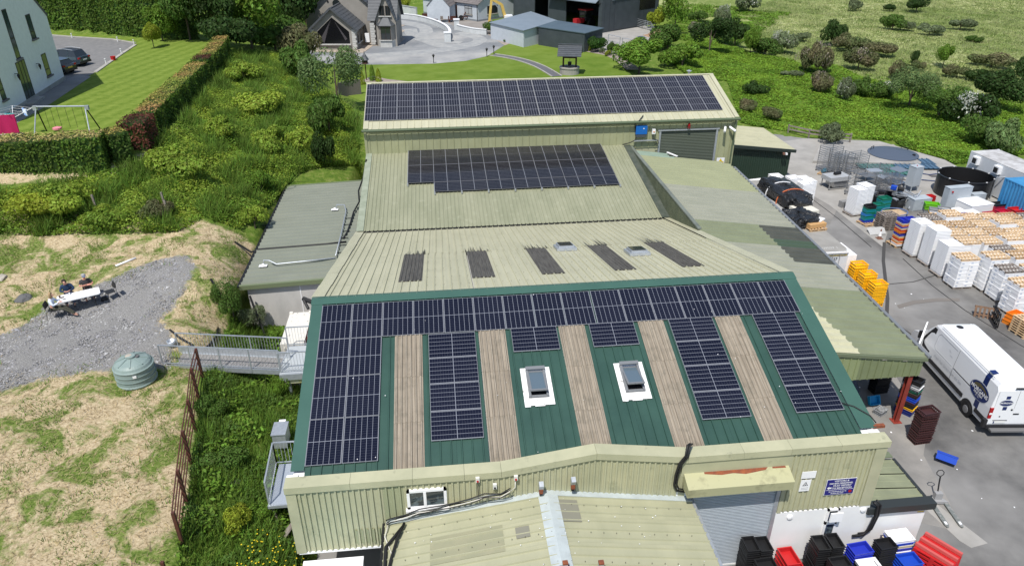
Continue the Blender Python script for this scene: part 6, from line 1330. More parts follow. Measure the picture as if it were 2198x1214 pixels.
p = onz(1768,374,0); pallet(TR((p[0], p[1], 0),.7), 'small pallet with a blue motor near the tall racks', WOOD, None, 1.0,.8,5); solo('electric_motor', MB().tube([(-.25,0,.16),(.25,0,.16)], .15,12).box(-.1,-.1,.25,.1,.1,.38), mat('motor_blue', (0.06,0.14,0.19),0.4), 'blue electric motor on the small pallet', 'motor', TR((p[0], p[1], .14),.3))
for k in range(8): p = onz(1900,492,0); pallet(TR((p[0] + .1, p[1] + .2, k * .14),.05 + .03 * (k % 3)), 'grey weathered pallet in the tall grey pile, %s from the ground' % ORD[k], WOODG, 'grey weathered pallets')
p = onz(1912,446,0); t = thing('octagonal_tub', 'black octagonal tub full of machine parts behind the grey pallets', 'tub', TR((p[0], p[1] + .5,0))); part('tub', MB().lathe([(1.1,0),(1.2,.8),(1.12,.8),(1.02,.1),(0,.1)], 8), BLACKP, t)
rr = np.random.default_rng(5)
for k in range(9): a_ = rr.uniform(0,6); part('machine_part', MB().box(-.2,-.12,0,.25,.14,.2).xf(TR((.6 * math.cos(a_),.6 * math.sin(a_),.55 + .05 * k), a_)), [DARK, GALV, mat('dull_steel', (0.20,0.205,0.21),0.45, metal=.5)][k % 3], t)
p = onz(1945,448,0); t = thing('conveyor_frame', 'tangle of grey conveyor framework with motors beside the octagonal tub', 'machine', TR((p[0], p[1] + .5,0),-.7))
for k in range(9): a_ = rr.uniform(-1,1,6); part('frame_bar', MB().bar((a_[0] * 1.2, a_[1] * .6, abs(a_[2]) * 1.3 + .1),(a_[3] * 1.2, a_[4] * .6, abs(a_[5]) * 1.3 + .1),.07), GALV, t)
part('beam', MB().bar((-1.3,.3,1.2),(1.3,-.2,.7),.2,.14), GALV, t); part('motor', MB().tube([(-.6,0,1.35),(-.2,.1,1.3)], .17,10), DARK, t); part('blue_guard', MB().box(-1.1,-.1,1.2,-.7,.3,1.45), pcol('blue'), t)
p = onz(1920,485,0); t = thing('slatted_ring', 'pale slatted frame with a blue hoop around it near the striped stack', 'frame', TR((p[0], p[1] + .4,0),.1)); part('hoop', MB().tube([(.95 * math.cos(a),.7 * math.sin(a),.95) for a in [2 * PI * i / 28 for i in range(29)]], .035,6), mat('hoop_blue', (0.10,0.15,0.30),0.5), t)
for k in range(7): part('slat', MB().box(-.75,-.5 + k * .15,.88,.75,-.42 + k * .15,.9), WOODP, t)
for i in (-1,1):
 for j in (-1,1): part('leg', MB().box(i * .7 - .03, j * .45 - .03,0, i * .7 + .03, j * .45 + .03,.88), WOODG, t)
p = onz(1887,512,0); t = thing('traffic_cone', 'faded traffic cone with a white sleeve on the yard joint', 'cone', TR((p[0], p[1], 0))); part('base', MB().box(-.19,-.19,0,.19,.19,.05), mat('cone_brown', (0.20,0.10,0.07),0.8), t); part('cone', MB().lathe([(.14,.05),(.03,.72),(0,.72)], 16), mat('cone_brown', (0.20,0.10,0.07),0.8), t); part('sleeve', MB().lathe([(.117,.22),(.062,.56)], 16), WPLAST, t)
p = onz(1880,500,0); solo('tarp_scrap', MB().add([(-.6,-.3,.02),(.5,-.4,.1),(.7,.3,.35),(-.5,.4,.25),(0,0,.2)], [(0,1,4),(1,2,4),(2,3,4),(3,0,4)]), mat('grey_polythene', (0.42,0.42,0.41),0.4), 'crumpled grey sheet on the ground by the cone', 'sheet', TR((p[0], p[1], 0)))
# manhole lid, teal panels, hoses, pipes
a_ = onz(1917,328,.35); t = thing('dome_lid', 'large blue grey dished tank lid on the raised concrete apron', 'lid', TR((a_[0], a_[1], .26))); LM = mat('lid_slate_blue', (0.075,0.095,0.13),0.5)
part('dome', MB().lathe([(2.15,.0),(2.15,.06),(1.5,.2),(.3,.38),(0,.4)], 36), LM, t); part('handle', MB().tube([(-1.6,1.0,.15),(-1.6,1.0,.4),(-1.2,1.25,.4),(-1.2,1.25,.15)], .03,6), DARK, t); part('handle', MB().tube([(1.3,.9,.15),(1.3,.9,.35),(1.7,.5,.35),(1.7,.5,.15)], .04,6), DARK, t); part('clamp', MB().box(1.2,-1.2,.1,1.4,-1.0,.25), DARK, t)
TEAL = mat('teal_sheet', (0.06,0.16,0.14),0.5); SLB = mat('slate_blue_sheet', (0.07,0.13,0.20),0.5)
for k, (q, m_, l_, w_) in enumerate((((1895,358), TEAL, 4.5,1.6),((1918,372), TEAL, 3.4,1.4),((1940,350), SLB, 5.0,1.6),((1965,360), SLB, 3.6,1.4))):
 p = onz(*q, 0); t = thing('roof_panel', '%s ribbed panel lying flat behind the racks, %s one' % (('teal', 'teal', 'slate blue', 'slate blue')[k], ('back', 'front')[k % 2]), 'panel', TR((p[0], p[1], .02 + .02 * k),-.15))
 part('sheet', ribs(l_, w_, .4, m_, .05), None, t, Matrix.Translation((-l_ / 2,-w_ / 2,.1)))
HB = mat('navy_hose', (0.03,0.05,0.12),0.5)
for k, pts in enumerate([[(1975,372),(1995,375),(2020,372),(2032,372)], [(1978,386),(2000,388),(2020,390),(2032,389)], [(1990,357),(2010,362),(2030,362)]]): solo('hose', MB().tube([(*onz(*q, .05)[:2], .05) for q in pts], .05,7), HB, 'navy hose on the concrete, %s towards the black tank' % ('middle one', 'front one', 'back one')[k], 'hose', smooth=True)
for q in ((1830,345),(2005,378),(1935,385)): p = onz(*q, .02); structure('drain_cover', MB().box(p[0] - .35, p[1] - .25,.0, p[0] + .35, p[1] + .25,.262 if q[0] == 1830 else .016), mat('iron_grate', (0.10,0.095,0.09),0.7))
# rail barrier behind the pale yard
bf = thing('timber_rail', 'weathered low timber rail between the pale yard and the bracken', 'fence', (38,42,0)); fp = [onz(*q, 0.0) for q in [(1700,292),(1745,302),(1790,308),(1835,312)]]
for a_ in fp: part('post', MB().box(a_[0] - .06, a_[1] + .9,0, a_[0] + .06, a_[1] + 1.02,.9), WOODG, bf, world=True)
for a_, b_ in zip(fp[:-1], fp[1:]):
 for z in (.45,.8): part('rail', MB().bar((a_[0], a_[1] + .88, z),(b_[0], b_[1] + .88, z),.05,.14), WOODG, bf, world=True)
gb = thing('green_skip', 'green plastic fish bin behind the dark green shed', 'bin', TR((34.9,37.2,0),.1)); part('tub', MB().add([(-.9,-.7,0.2),(.9,-.7,0.2),(.9,.7,.2),(-.9,.7,.2),(-1.1,-.9,1.3),(1.1,-.9,1.3),(1.1,.9,1.3),(-1.1,.9,1.3)], [(0,1,5,4),(1,2,6,5),(2,3,7,6),(3,0,4,7),(0,3,2,1)]), mat('skip_green', (0.01,0.24,0.12),0.5), gb)
for a_, b_ in (((-1.1,-.9),(1.1,-.9)),((1.1,-.9),(1.1,.9)),((1.1,.9),(-1.1,.9)),((-1.1,.9),(-1.1,-.9))): part('rim', MB().bar((*a_, 1.3),(*b_, 1.3),.1,.05), mat('skip_green', (0.01,0.24,0.12),0.5), gb)
mb_ = thing('metal_bin', 'round black scrap bin with loose bars behind the rear shed corner', 'bin', TR((29.6,38.5,.2))); part('drum', MB().lathe([(1.0,0),(1.1,1.1),(1.02,1.1),(.95,.1),(0,.1)], 24), BLACKP, mb_)
for k in range(5): a_ = k * 1.2; part('scrap_bar', MB().bar((-1.2 * math.cos(a_),-1.0 * math.sin(a_),1.15 + .05 * k),(1.3 * math.cos(a_ + .4),1.1 * math.sin(a_ + .4),1.25),.04), GALV, mb_)
# ---------------------------------------------------------------- garden behind the works
GZ = 2.5
structure('garden_lawn', MB().prism(GARDEN, GZ - .3, GZ), GMAT_LAWN)
GRAVEL = mat('blue_grey_gravel', (0.215,0.225,0.235),0.9,(0.155,0.165,0.175), scale=0.25, detail=9, bump=0.4, bscale=25, col3=(0.36,0.355,0.34), scale3=0.075, lo3=0.5, hi3=0.64)
drive = gpoly([(640,112),(700,137),(800,139),(930,137),(1000,131),(1045,121),(1082,98),(1045,72),(985,66),(968,48),(905,41),(850,37),(760,36),(690,60)], GZ)
structure('driveway', MB().prism(drive, GZ - .1, GZ + .012), GRAVEL)
TRK = mat('worn_wheel_track', (0.36,0.36,0.345),0.9,(0.25,0.26,0.265), scale=0.9, detail=8)
def ribbon(name, px, width, z, m, **k):
 P_ = [Vector((*onz(*q, z)[:2], z)) for q in px]; mb = MB(); L_ = []; R__ = []
 for i, p in enumerate(P_):
  d = (P_[min(i + 1, len(P_) - 1)] - P_[max(i - 1,0)]).normalized(); n_ = Vector((-d.y, d.x, 0)) * (width / 2 if not callable(width) else width(i) / 2); L_.append(p + n_); R__.append(p - n_)
 mb.add([tuple(v) for v in L_ + R__], [(i, len(L_) + i, len(L_) + i + 1, i + 1) for i in range(len(L_) - 1)]); return structure(name, mb, m, **k)
def smooth(pts, n=6):
 out = []
 for i in range(len(pts) - 1):
  p0, p1, p2, p3 = (np.array(pts[max(i - 1,0)]), np.array(pts[i]), np.array(pts[i + 1]), np.array(pts[min(i + 2, len(pts) - 1)]))
  for k in range(n): t = k / n; out.append(tuple(0.5 * (2 * p1 + (p2 - p0) * t + (2 * p0 - 5 * p1 + 4 * p2 - p3) * t * t + (3 * p1 - p0 - 3 * p2 + p3) * t ** 3)))
 return out + [tuple(pts[-1])]
for k, pts in enumerate([[(680,124),(760,120),(860,114),(940,107),(1000,97),(1030,88),(1020,78),(985,70)], [(800,40),(860,46),(905,56),(915,68),(905,80),(930,92),(970,99),(1010,94)], [(880,62),(890,78),(930,88),(990,92)]]):
 for o_, w_ in ((0,2.1),(5,0.9)): ribbon('wheel_track', smooth([(a, b + o_) for a, b in pts]), w_, GZ + .018 + .004 * k + (.002 if o_ else 0), TRK)
structure('paved_surround', MB().prism(gpoly([(665,106),(672,112),(780,114),(801,99),(832,99),(838,95),(858,94),(870,83),(852,78),(869,67),(855,60),(870,55),(850,52),(780,60)], GZ), GZ - .1, GZ + .05), mat('buff_paving', (0.40,0.335,0.27),0.85,(0.32,0.27,0.22), scale=1))
structure('bungalow_yard', MB().prism(gpoly([(960,48),(985,64),(1045,72),(1060,66),(1055,40),(1000,34),(965,40)], GZ), GZ - .1, GZ + .02), mat('brown_concrete', (0.27,0.25,0.23),0.9,(0.22,0.2,0.18), scale=.5))
bed = mat('pink_gravel_bed', (0.32,0.27,0.24),0.95,(0.25,0.21,0.18), scale=2, bump=.4, bscale=15)
structure('gravel_bed', MB().prism(gpoly([(1045,73),(1083,98),(1100,92),(1160,95),(1230,106),(1300,119),(1322,131),(1345,148),(1372,148),(1340,118),(1290,103),(1200,85),(1100,72),(1060,64)], GZ), GZ - .1, GZ + .015), bed)
structure('gravel_bed', MB().prism(gpoly([(770,176),(800,163),(830,170),(900,178)], GZ), GZ - .1, GZ + .015), bed)
structure('barn_apron', MB().prism(gpoly([(1270,84),(1338,48),(1362,48),(1400,62),(1398,82),(1345,112),(1300,112),(1262,98)], GZ), GZ - .1, GZ + .02), YP)
cp = smooth([(1057,118),(1090,123),(1125,131),(1160,144),(1195,164)]); ribbon('garden_path', cp, 1.1, GZ + .02, mat('path_asphalt', (0.09,0.09,0.10),0.9,(0.13,0.13,0.14), scale=8))
for s in (-1,1):
 P_ = [Vector((*onz(*q, GZ)[:2], GZ)) for q in cp]; mb = MB(); pp = []
 for i, p in enumerate(P_): d = (P_[min(i + 1, len(P_) - 1)] - P_[max(i - 1,0)]).normalized(); pp.append(p + Vector((-d.y, d.x, 0)) * s * .62)
 for a_, b_ in zip(pp[:-1], pp[1:]): mb.bar((a_.x, a_.y, GZ + .04),(b_.x, b_.y, GZ + .04),.16,.09)
 structure('path_kerb', mb, CONC)
# curved white boundary walls
def gwall(label, px, h, z=GZ, th=.3, m=WHITE, capm=WPLAST, cap=True):
 P_ = [onz(*q, z) for q in smooth(px, 5)]; t = thing('garden_wall', label, 'wall', tuple(P_[0])); hh = h if callable(h) else (lambda u: h)
 mb = MB(); mc_ = MB(); n_ = len(P_)
 for i in range(n_ - 1):
  a_, b_ = P_[i], P_[i + 1]; u = i / (n_ - 1); H_ = hh(u); mb.bar((a_[0], a_[1], z + H_ / 2),(b_[0], b_[1], z + H_ / 2), th, H_); mc_.bar((a_[0], a_[1], z + H_ + .04),(b_[0], b_[1], z + H_ + .04), th + .12,.08)
 part('wall', mb, m, t, world=True); 
 if cap: part('coping', mc_, capm, t, world=True)
 return t, P_
OFFW = mat('off_white_wall', (0.58,0.60,0.60),0.8,(0.48,0.50,0.50), scale=1)
w1, P_ = gwall('low white wall curving along the driveway to a round ended pier', [(849,40),(880,42),(905,46),(935,55),(957,66),(966,78),(963,90)], .8, m=OFFW)
p = P_[-1]; part('pier', MB().box(p[0] - .6, p[1] - .35, GZ, p[0] + .35, p[1] + .45, GZ + 1.25), OFFW, w1, world=True); part('pier_cap', MB().box(p[0] - .68, p[1] - .42, GZ + 1.25, p[0] + .43, p[1] + .52, GZ + 1.37), WPLAST, w1, world=True)
w2, P_ = gwall('low white wall right of the driveway gate gap', [(981,64),(1000,69),(1022,73),(1045,75)], .75, m=OFFW)
p = P_[0]; part('pier', MB().box(p[0] - .45, p[1] - .35, GZ, p[0] + .35, p[1] + .35, GZ + 1.5), OFFW, w2, world=True); part('pier_cap', MB().box(p[0] - .55, p[1] - .45, GZ + 1.5, p[0] + .45, p[1] + .45, GZ + 1.65), WPLAST, w2, world=True)
gwall('pale wall behind the stone house drive', [(800,20),(850,30),(895,38)], 1.6, m=OFFW, capm=mat('grey_coping', (0.3,0.31,0.31),.8))
# ---------------------------------------------------------------- houses: built in a frame of their own (x along the front, y back)
SLATE = mat('dark_slate', (0.055,0.062,0.072),0.55,(0.085,0.092,0.10), scale=1.4, stretch=(1,1,1)); SLATE2 = mat('brown_tile', (0.13,0.115,0.11),0.7,(0.20,0.18,0.17), scale=2)
def gable(par, x0, x1, y0, y1, ze, zr, wm, rm, axis='y', ov=.3, course=.45, z0=0.0, th=.06):
 """walls and a pitched roof whose ridge runs along axis; roof slopes laid in courses"""
 if axis == 'y':
  xm = (x0 + x1) / 2; part('wall', MB().prismy([(x0, z0),(x1, z0),(x1, ze),(xm, zr),(x0, ze)], y0, y1), wm, par); hw = (x1 - x0) / 2
 else:
  ym_ = (y0 + y1) / 2; part('wall', MB().prismx([(y0, z0),(y1, z0),(y1, ze),(ym_, zr),(y0, ze)], x0, x1), wm, par); hw = (y1 - y0) / 2
 sl_ = math.atan2(zr - ze, hw); L_ = hw / math.cos(sl_) + ov; n_ = max(3, int(L_ / course))
 for s in (-1,1):
  if axis == 'y': o = Vector(((x0 + x1) / 2, y0 - ov if s > 0 else y1 + ov, zr + .08)); xd = Vector((0,1,0)) * s; dn = Vector((s * math.cos(sl_),0,-math.sin(sl_))); ln = y1 - y0 + 2 * ov
  else: o = Vector((x0 - ov if s < 0 else x1 + ov, (y0 + y1) / 2, zr + .08)); xd = Vector((1,0,0)) * (-s); dn = Vector((0, s * math.cos(sl_),-math.sin(sl_))); ln = x1 - x0 + 2 * ov
  nrm = xd.cross(dn); nrm = nrm if nrm.z > 0 else -nrm; mb = MB(); M = frame(o, xd, dn)
  zs = 1 if (M.to_3x3() @ Vector((0,0,1))).z > 0 else -1
  for i in range(n_):
   a_, b_ = L_ * i / n_, L_ * (i + 1) / n_ + .03; mb.add([(0, a_, 0.0),(ln, a_, 0),(ln, b_, zs * .035),(0, b_, zs * .035),(0, a_, -zs * .05),(ln, a_, -zs * .05),(ln, b_, -zs * .02),(0, b_, -zs * .02)], [(0,1,2,3),(4,7,6,5),(0,4,5,1),(3,2,6,7),(0,3,7,4),(1,5,6,2)])
  part('roof_slope', mb, rm, par, M)
 rb_ = MB(); 
 if axis == 'y': rb_.bar(((x0 + x1) / 2, y0 - ov, zr + .1),((x0 + x1) / 2, y1 + ov, zr + .1),.22,.1)
 else: rb_.bar((x0 - ov, (y0 + y1) / 2, zr + .1),(x1 + ov, (y0 + y1) / 2, zr + .1),.22,.1)
 part('ridge_tiles', rb_, rm, par)
def win(par, M, w_, h_, fm=None, mull=(0.5,), sill=True, depth=.12, trans=None, gm=GLASSD, sillm=None):
 fm = fm or mat('dark_window_frame', (0.035,0.025,0.022),0.5); f_ = .07
 o = part('window', MB().box(0,-.02,0, w_, .02, f_).box(0,-.02, h_ - f_, w_, .02, h_).box(0,-.02,0, f_, .02, h_).box(w_ - f_, -.02,0, w_, .02, h_), fm, par, M)
 part('pane', MB().box(f_, -.008, f_, w_ - f_, .0, h_ - f_), gm, o)
 for q in mull: part('mullion', MB().box(w_ * q - .035,-.022, f_, w_ * q + .035,.01, h_ - f_), fm, o)
 if trans: part('transom', MB().box(f_, -.024, h_ * trans - .035, w_ - f_, .01, h_ * trans + .035), fm, o)
 if sill: part('window_sill', MB().box(-.12,-.16,-.12, w_ + .12,.02,0), sillm or CONC, o)
 return o
# white house at the left edge: its gable faces the lawn
q0 = onz(140,172,6.0); q1 = onz(0,262,6.0); wd_ = Vector((q1[0] - q0[0], q1[1] - q0[1], 0)).normalized()
HM = frame((q0[0], q0[1], 6.0),-wd_, Vector((0,0,1)).cross(-wd_)); HI = np.array(HM.inverted())
def onhouse(px, py):                                           # (along the wall from its far corner, height)
 d = ray(px, py); o_ = np.array(HM); n_ = o_[:3,1]; s = np.dot(o_[:3,3] - CP, n_) / np.dot(d, n_); P = CP + s * d; l = HI @ np.array([*P, 1]); return l[0], l[2]
HWM = mat('white_roughcast', (0.80,0.81,0.81),0.9,(0.74,0.75,0.75), scale=3, bump=.2, bscale=20)  # plain white roughcast, one tone for all walls
wh = thing('white_house', 'white rendered two storey house with dark windows at the left edge', 'house', HM)
ec = onhouse(98,36); GW = 17.0
part('wall', MB().add([(-GW, 0,-.6),(0,0,-.6),(0,0, ec[1]),(-GW / 2,0, ec[1] + GW / 2 * .85),(-GW, 0, ec[1]),(-GW, 9,-.6),(0,9,-.6),(0,9, ec[1]),(-GW / 2,9, ec[1] + GW / 2 * .85),(-GW, 9, ec[1])], [(0,1,2,3,4),(9,8,7,6,5),(0,4,9,5),(4,3,8,9),(3,2,7,8),(2,1,6,7)]), HWM, wh)
part('plinth', MB().box(-GW, -.05,-.6,.05,.0,.35), CONC, wh); part('roof_edge', MB().bar((.1,-.04, ec[1] + .05),(-GW / 2,-.04, ec[1] + GW / 2 * .85 + .05),.12,.1), SLATE, wh)
WSH = mat('reflecting_glass', (0.07,0.10,0.10),0.08,(0.03,0.045,0.04), scale=.6, spec=.8); DSL = mat('grey_stone_sill', (0.16,0.15,0.15),0.8)
for (tl, br, mu, tr_) in (((2,22),(44,122),(),.42),((53,33),(78,80),(),.3),((87,118),(110,158),(),.3),((33,140),(78,212),(.35,.68), None),((-12,165),(14,210),(),.4)):
 a_, b_ = onhouse(*tl), onhouse(*br); x0, x1 = min(a_[0], b_[0]), max(a_[0], b_[0]); z1 = a_[1]; z0 = b_[1] - .05
 # the sight line crosses the wall at an angle, so the opening is set by its edges
 win(wh, Matrix.Translation((x0,-.0, max(z0,.1))), max(.8, x1 - x0), max(1.0, z1 - z0), mull=mu, trans=tr_, gm=WSH, sillm=DSL, sill=tl[0] != 33)
for q in ((78,140),(32,162)):
 a_ = onhouse(*q); l_ = part('wall_lantern', MB().lathe([(.02,-.3),(.09,-.05),(.12,.1),(.02,.22)], 8,(a_[0], -.25, a_[1] - .1)), DARK, wh); part('bracket', MB().bar((a_[0], 0, a_[1] + .12),(a_[0], -.25, a_[1] + .12),.04), DARK, l_)
part('door_step', MB().box(onhouse(53,211)[0] - .4,-.7,-.1, onhouse(53,211)[0] + 2.2,-.04,.18), CONC, wh)
structure('house_path', MB().prism(gpoly([(140,172),(170,160),(195,165),(110,222),(40,262),(5,290),(-60,330),(-60,300),(0,262)], 6.0),5.8,6.016), mat('path_grey', (0.24,0.235,0.225),0.9,(0.19,0.185,0.18), scale=.6))
structure('house_driveway', MB().prism(gpoly([(108,76),(160,80),(240,85),(288,92),(291,97),(262,116),(236,134),(200,158),(185,166),(140,172),(100,150),(60,100)], 6.0),5.8,6.012), mat('grey_gravel', (0.20,0.195,0.19),0.9,(0.15,0.15,0.15), scale=2, detail=9))
structure('patio', MB().prism(gpoly([(-60,290),(10,268),(35,262),(10,290),(-60,320)], 6.0),5.8,6.02), mat('buff_paving', (0.40,0.335,0.27),0.85))
def lawnmat():
 m = bpy.data.materials.new('striped_lawn'); m.use_nodes = True; t = m.node_tree; N = t.nodes; L = t.links; b = N['Principled BSDF']; b.inputs['Roughness'].default_value = .95; b.inputs['Specular IOR Level'].default_value = .1
 tc = N.new('ShaderNodeTexCoord'); mp = N.new('ShaderNodeMapping'); mp.inputs['Rotation'].default_value = (0,0, math.radians(12)); L.new(tc.outputs['Object'], mp.inputs[0])
 wv = N.new('ShaderNodeTexWave'); wv.inputs['Scale'].default_value = .22; wv.inputs['Distortion'].default_value = .6; L.new(mp.outputs[0], wv.inputs[0])
 nz = N.new('ShaderNodeTexNoise'); nz.inputs['Scale'].default_value = 1.5; nz.inputs['Detail'].default_value = 9; nz.inputs['Roughness'].default_value = .75; L.new(tc.outputs['Object'], nz.inputs[0])
 ad = N.new('ShaderNodeMath'); ad.operation = 'MULTIPLY_ADD'; ad.inputs[1].default_value = .13; L.new(wv.outputs[0], ad.inputs[0]); L.new(nz.outputs[0], ad.inputs[2])
 r = N.new('ShaderNodeValToRGB'); e = r.color_ramp.elements; e[0].position = .35; e[0].color = (.085,.145,.014,1); e[1].position = .78; e[1].color = (.20,.26,.05,1); L.new(ad.outputs[0], r.inputs[0]); L.new(r.outputs[0], b.inputs['Base Color'])
 bp = N.new('ShaderNodeBump'); bp.inputs['Strength'].default_value = .5; bp.inputs['Distance'].default_value = .04; L.new(nz.outputs[0], bp.inputs['Height']); L.new(bp.outputs[0], b.inputs['Normal']); return m
structure('striped_lawn', MB().prism(LAWNW, 5.7,6.0), lawnmat())
for i, pts in enumerate([[(108,76),(160,80),(240,85),(290,93)], [(291,97),(262,116),(236,134),(205,156)]]):
 for j in range(len(pts) - 1):
  a_, b_ = onz(*pts[j], 6.0), onz(*pts[j + 1], 6.0); structure('drive_kerb', MB().bar((a_[0], a_[1], 6.03),(b_[0], b_[1], 6.03),.35,.1), CONC)
for i, q in enumerate(((155,82),(253,90),(288,96),(261,116),(228,138))): p = onz(*q, 6.0); solo('garden_light', MB().tube([(0,0,0),(0,0,.5)], .05,8).tube([(0,0,.5),(0,0,.56)], .09,8), WPLAST, 'short white garden light post on the drive kerb, %s from the left rear' % ORD[i], 'garden light', TR(tuple(p)))
p = onz(244,130,6.0); solo('bucket', MB().lathe([(.2,0),(.27,.42),(.24,.42),(.18,.03),(0,.03)], 16), mat('red_plastic', (0.5,0.015,0.02),.4), 'bright red bucket at the edge of the striped lawn', 'bucket', TR(tuple(p)))
structure('doormat', MB().prism(gpoly([(67,213),(84,213),(76,219),(60,219)], 6.02),6.0,6.04), DARK)
# cars on the left drive
def car(label, M, body, dark, k=1.0, suv=True):
 t = thing('parked_car', label, 'car', M); L_, W_, H_ = (4.4,1.84,1.62) if suv else (4.2,1.78,1.45); m = mat(*body[:2], **body[2])
 ys = np.array([-2.2,-2.15,-1.9,-1.3,-.9,0,.7,1.1,1.5,2.05,2.2]) * L_ / 4.4
 lo = [.5,.35,.3,.25,.25,.25,.25,.25,.28,.35,.5]; sh_ = [.75,.95,1.0,1.02,1.02,1.0,.98,.95,.92,.8,.62]; wd = [.78,.84,.9,.92,.92,.92,.92,.92,.9,.82,.7]
 vs = []; 
 for y_, l, s_, w_ in zip(ys, lo, sh_, wd): w_ *= W_ / 1.84; vs += [(-w_, y_, l),(-w_ * 1.0, y_, (l + s_) / 2 + .05),(-w_ * .94, y_, s_),(w_ * .94, y_, s_),(w_, y_, (l + s_) / 2 + .05),(w_, y_, l)]
 n_ = 6; fs = [(i * n_ + j, i * n_ + (j + 1) % n_, (i + 1) * n_ + (j + 1) % n_, (i + 1) * n_ + j) for i in range(len(ys) - 1) for j in range(n_)] + [tuple(range(n_))[::-1], tuple((len(ys) - 1) * n_ + j for j in range(n_))]
 part('body', MB().add(vs, fs), m, t, smooth=False)
 cy = np.array([-1.95,-1.65,-.6,.25,.95]) * L_ / 4.4; cz_ = [1.0, H_ - .1, H_, H_ - .03,.96]; cw_ = [.78,.66,.64,.64,.76]
 vs = []; 
 for y_, z, w_ in zip(cy, cz_, cw_): vs += [(-.84 * W_ / 1.84, y_, .96),(-w_, y_, z),(w_, y_, z),(.84 * W_ / 1.84, y_, .96)]
 fs = [(i * 4 + j, i * 4 + j + 1,(i + 1) * 4 + j + 1,(i + 1) * 4 + j) for i in range(4) for j in range(3)] + [(0,3,2,1)]
 part('glasshouse', MB().add(vs, fs), GLASSD, t)
 part('roof', MB().add([(-.66,-1.62, H_ - .08),(.66,-1.62, H_ - .08),(.64,-.6, H_ + .02),(.62,.2, H_),(-.62,.2, H_),(-.64,-.6, H_ + .02),(-.66,-1.62, H_ - .13),(.66,-1.62, H_ - .13),(.62,.2, H_ - .06),(-.62,.2, H_ - .06)], [(0,1,2,5),(5,2,3,4),(0,6,7,1),(1,7,8,3,2),(0,5,4,9,6)]), m if not suv else BLACKP, t)
 for s in (-1,1):
  part('roof_rail', MB().tube([(s * .62,-1.55, H_),(s * .6,-.6, H_ + .1),(s * .57,.15, H_ + .05)], .025,6), GALV, t) if suv else None
  for y_, z in ((-1.05,1.0),(0,1.0)): part('pillar', MB().bar((s * .83, y_, .97),(s * .65, y_ + .1, H_ - .04),.07), m, t)
  part('tail_lamp', MB().box(s * .72 - .13,-L_ / 2 - .01,.78, s * .72 + .13,-L_ / 2 + .14,.93), LRED, t); part('headlight', MB().box(s * .62 - .15, L_ / 2 - .15,.62, s * .62 + .15, L_ / 2 + .0,.74), WPLAST, t); part('mirror', MB().box(s * .98 - .1,.55,.95, s * .98 + .1,.68,1.1), m, t)
  for y_ in (-1.32,1.34):
   w_ = part('wheel', MB().tube([(s * .72, y_, .34),(s * .935, y_, .34)], .345,22), DARK, t); part('rim', MB().tube([(s * .93, y_, .34),(s * .945, y_, .34)], .22,12), GALV, w_)
 part('number_plate', MB().box(-.26,-L_ / 2 - .03,.6,.26,-L_ / 2 + .02,.72), mat('plate_white', (0.75,0.75,0.72),0.4) if suv else mat('plate_yellow', (0.6,0.42,0.05),0.4), t)
 part('rear_bumper', MB().box(-.8,-L_ / 2 - .06,.33,.8,-L_ / 2 + .12,.52), BLACKP, t); return t
p = onz(168,142,6.0); car('dark blue grey estate car with silver roof rails on the left drive', TR((p[0] - 1.3, p[1] + .6,6.0), math.radians(75)),('blue_grey_car_paint', (0.045,0.07,0.09), dict(rough=.25, coat=.8, metal=.3)),0, suv=True)
p = onz(138,158,6.0); car('black hatchback half hidden behind the white house corner', TR((p[0] - 1.1, p[1] + .3,6.0), math.radians(72)),('black_car_paint', (0.012,0.013,0.016), dict(rough=.2, coat=.8)),0, suv=False)
# swing set
sa, sb = onz(72,291,6.0), onz(205,281,6.0); ta, tb_ = onz(73,229,8.05), onz(185,228,8.05)
sw = thing('swing_set', 'grey steel garden swing frame behind the clipped hedge', 'swing', tuple(onz(130,290,6.0)))
part('top_bar', MB().tube([ta, tb_], .06,8), GALV, sw, world=True)
for k, (e, s_) in enumerate(((ta, 1),(tb_, -1))):
 for dy, m_ in ((-.95, GALV),(.95, DARK)): part('leg', MB().tube([(e[0] + .1 * s_, e[1], 8.0),(e[0] - .15 * s_, e[1] + dy, 6.0)], .045,7), m_, sw, world=True)
 part('bracket', MB().box(e[0] - .1, e[1] - .1,7.8, e[0] + .15, e[1] + .1,8.1), GALV, sw, world=True)
for k, f in enumerate((.18,.30,.42,.58,.72,.9)):
 e = ta + (tb_ - ta) * f; part('chain', MB().tube([(e[0], e[1], 8.0),(e[0] + .05, e[1] - .1,6.55)], .012,4), DARK, sw, world=True)
e = ta + (tb_ - ta) * .36; part('pink_seat', MB().lathe([(.05,-.1),(.3,0),(.3,.12),(.1,.18)], 12,(e[0], e[1] - .3,6.5)), mat('pink_plastic', (0.65,0.22,0.26),.5), sw, world=True)
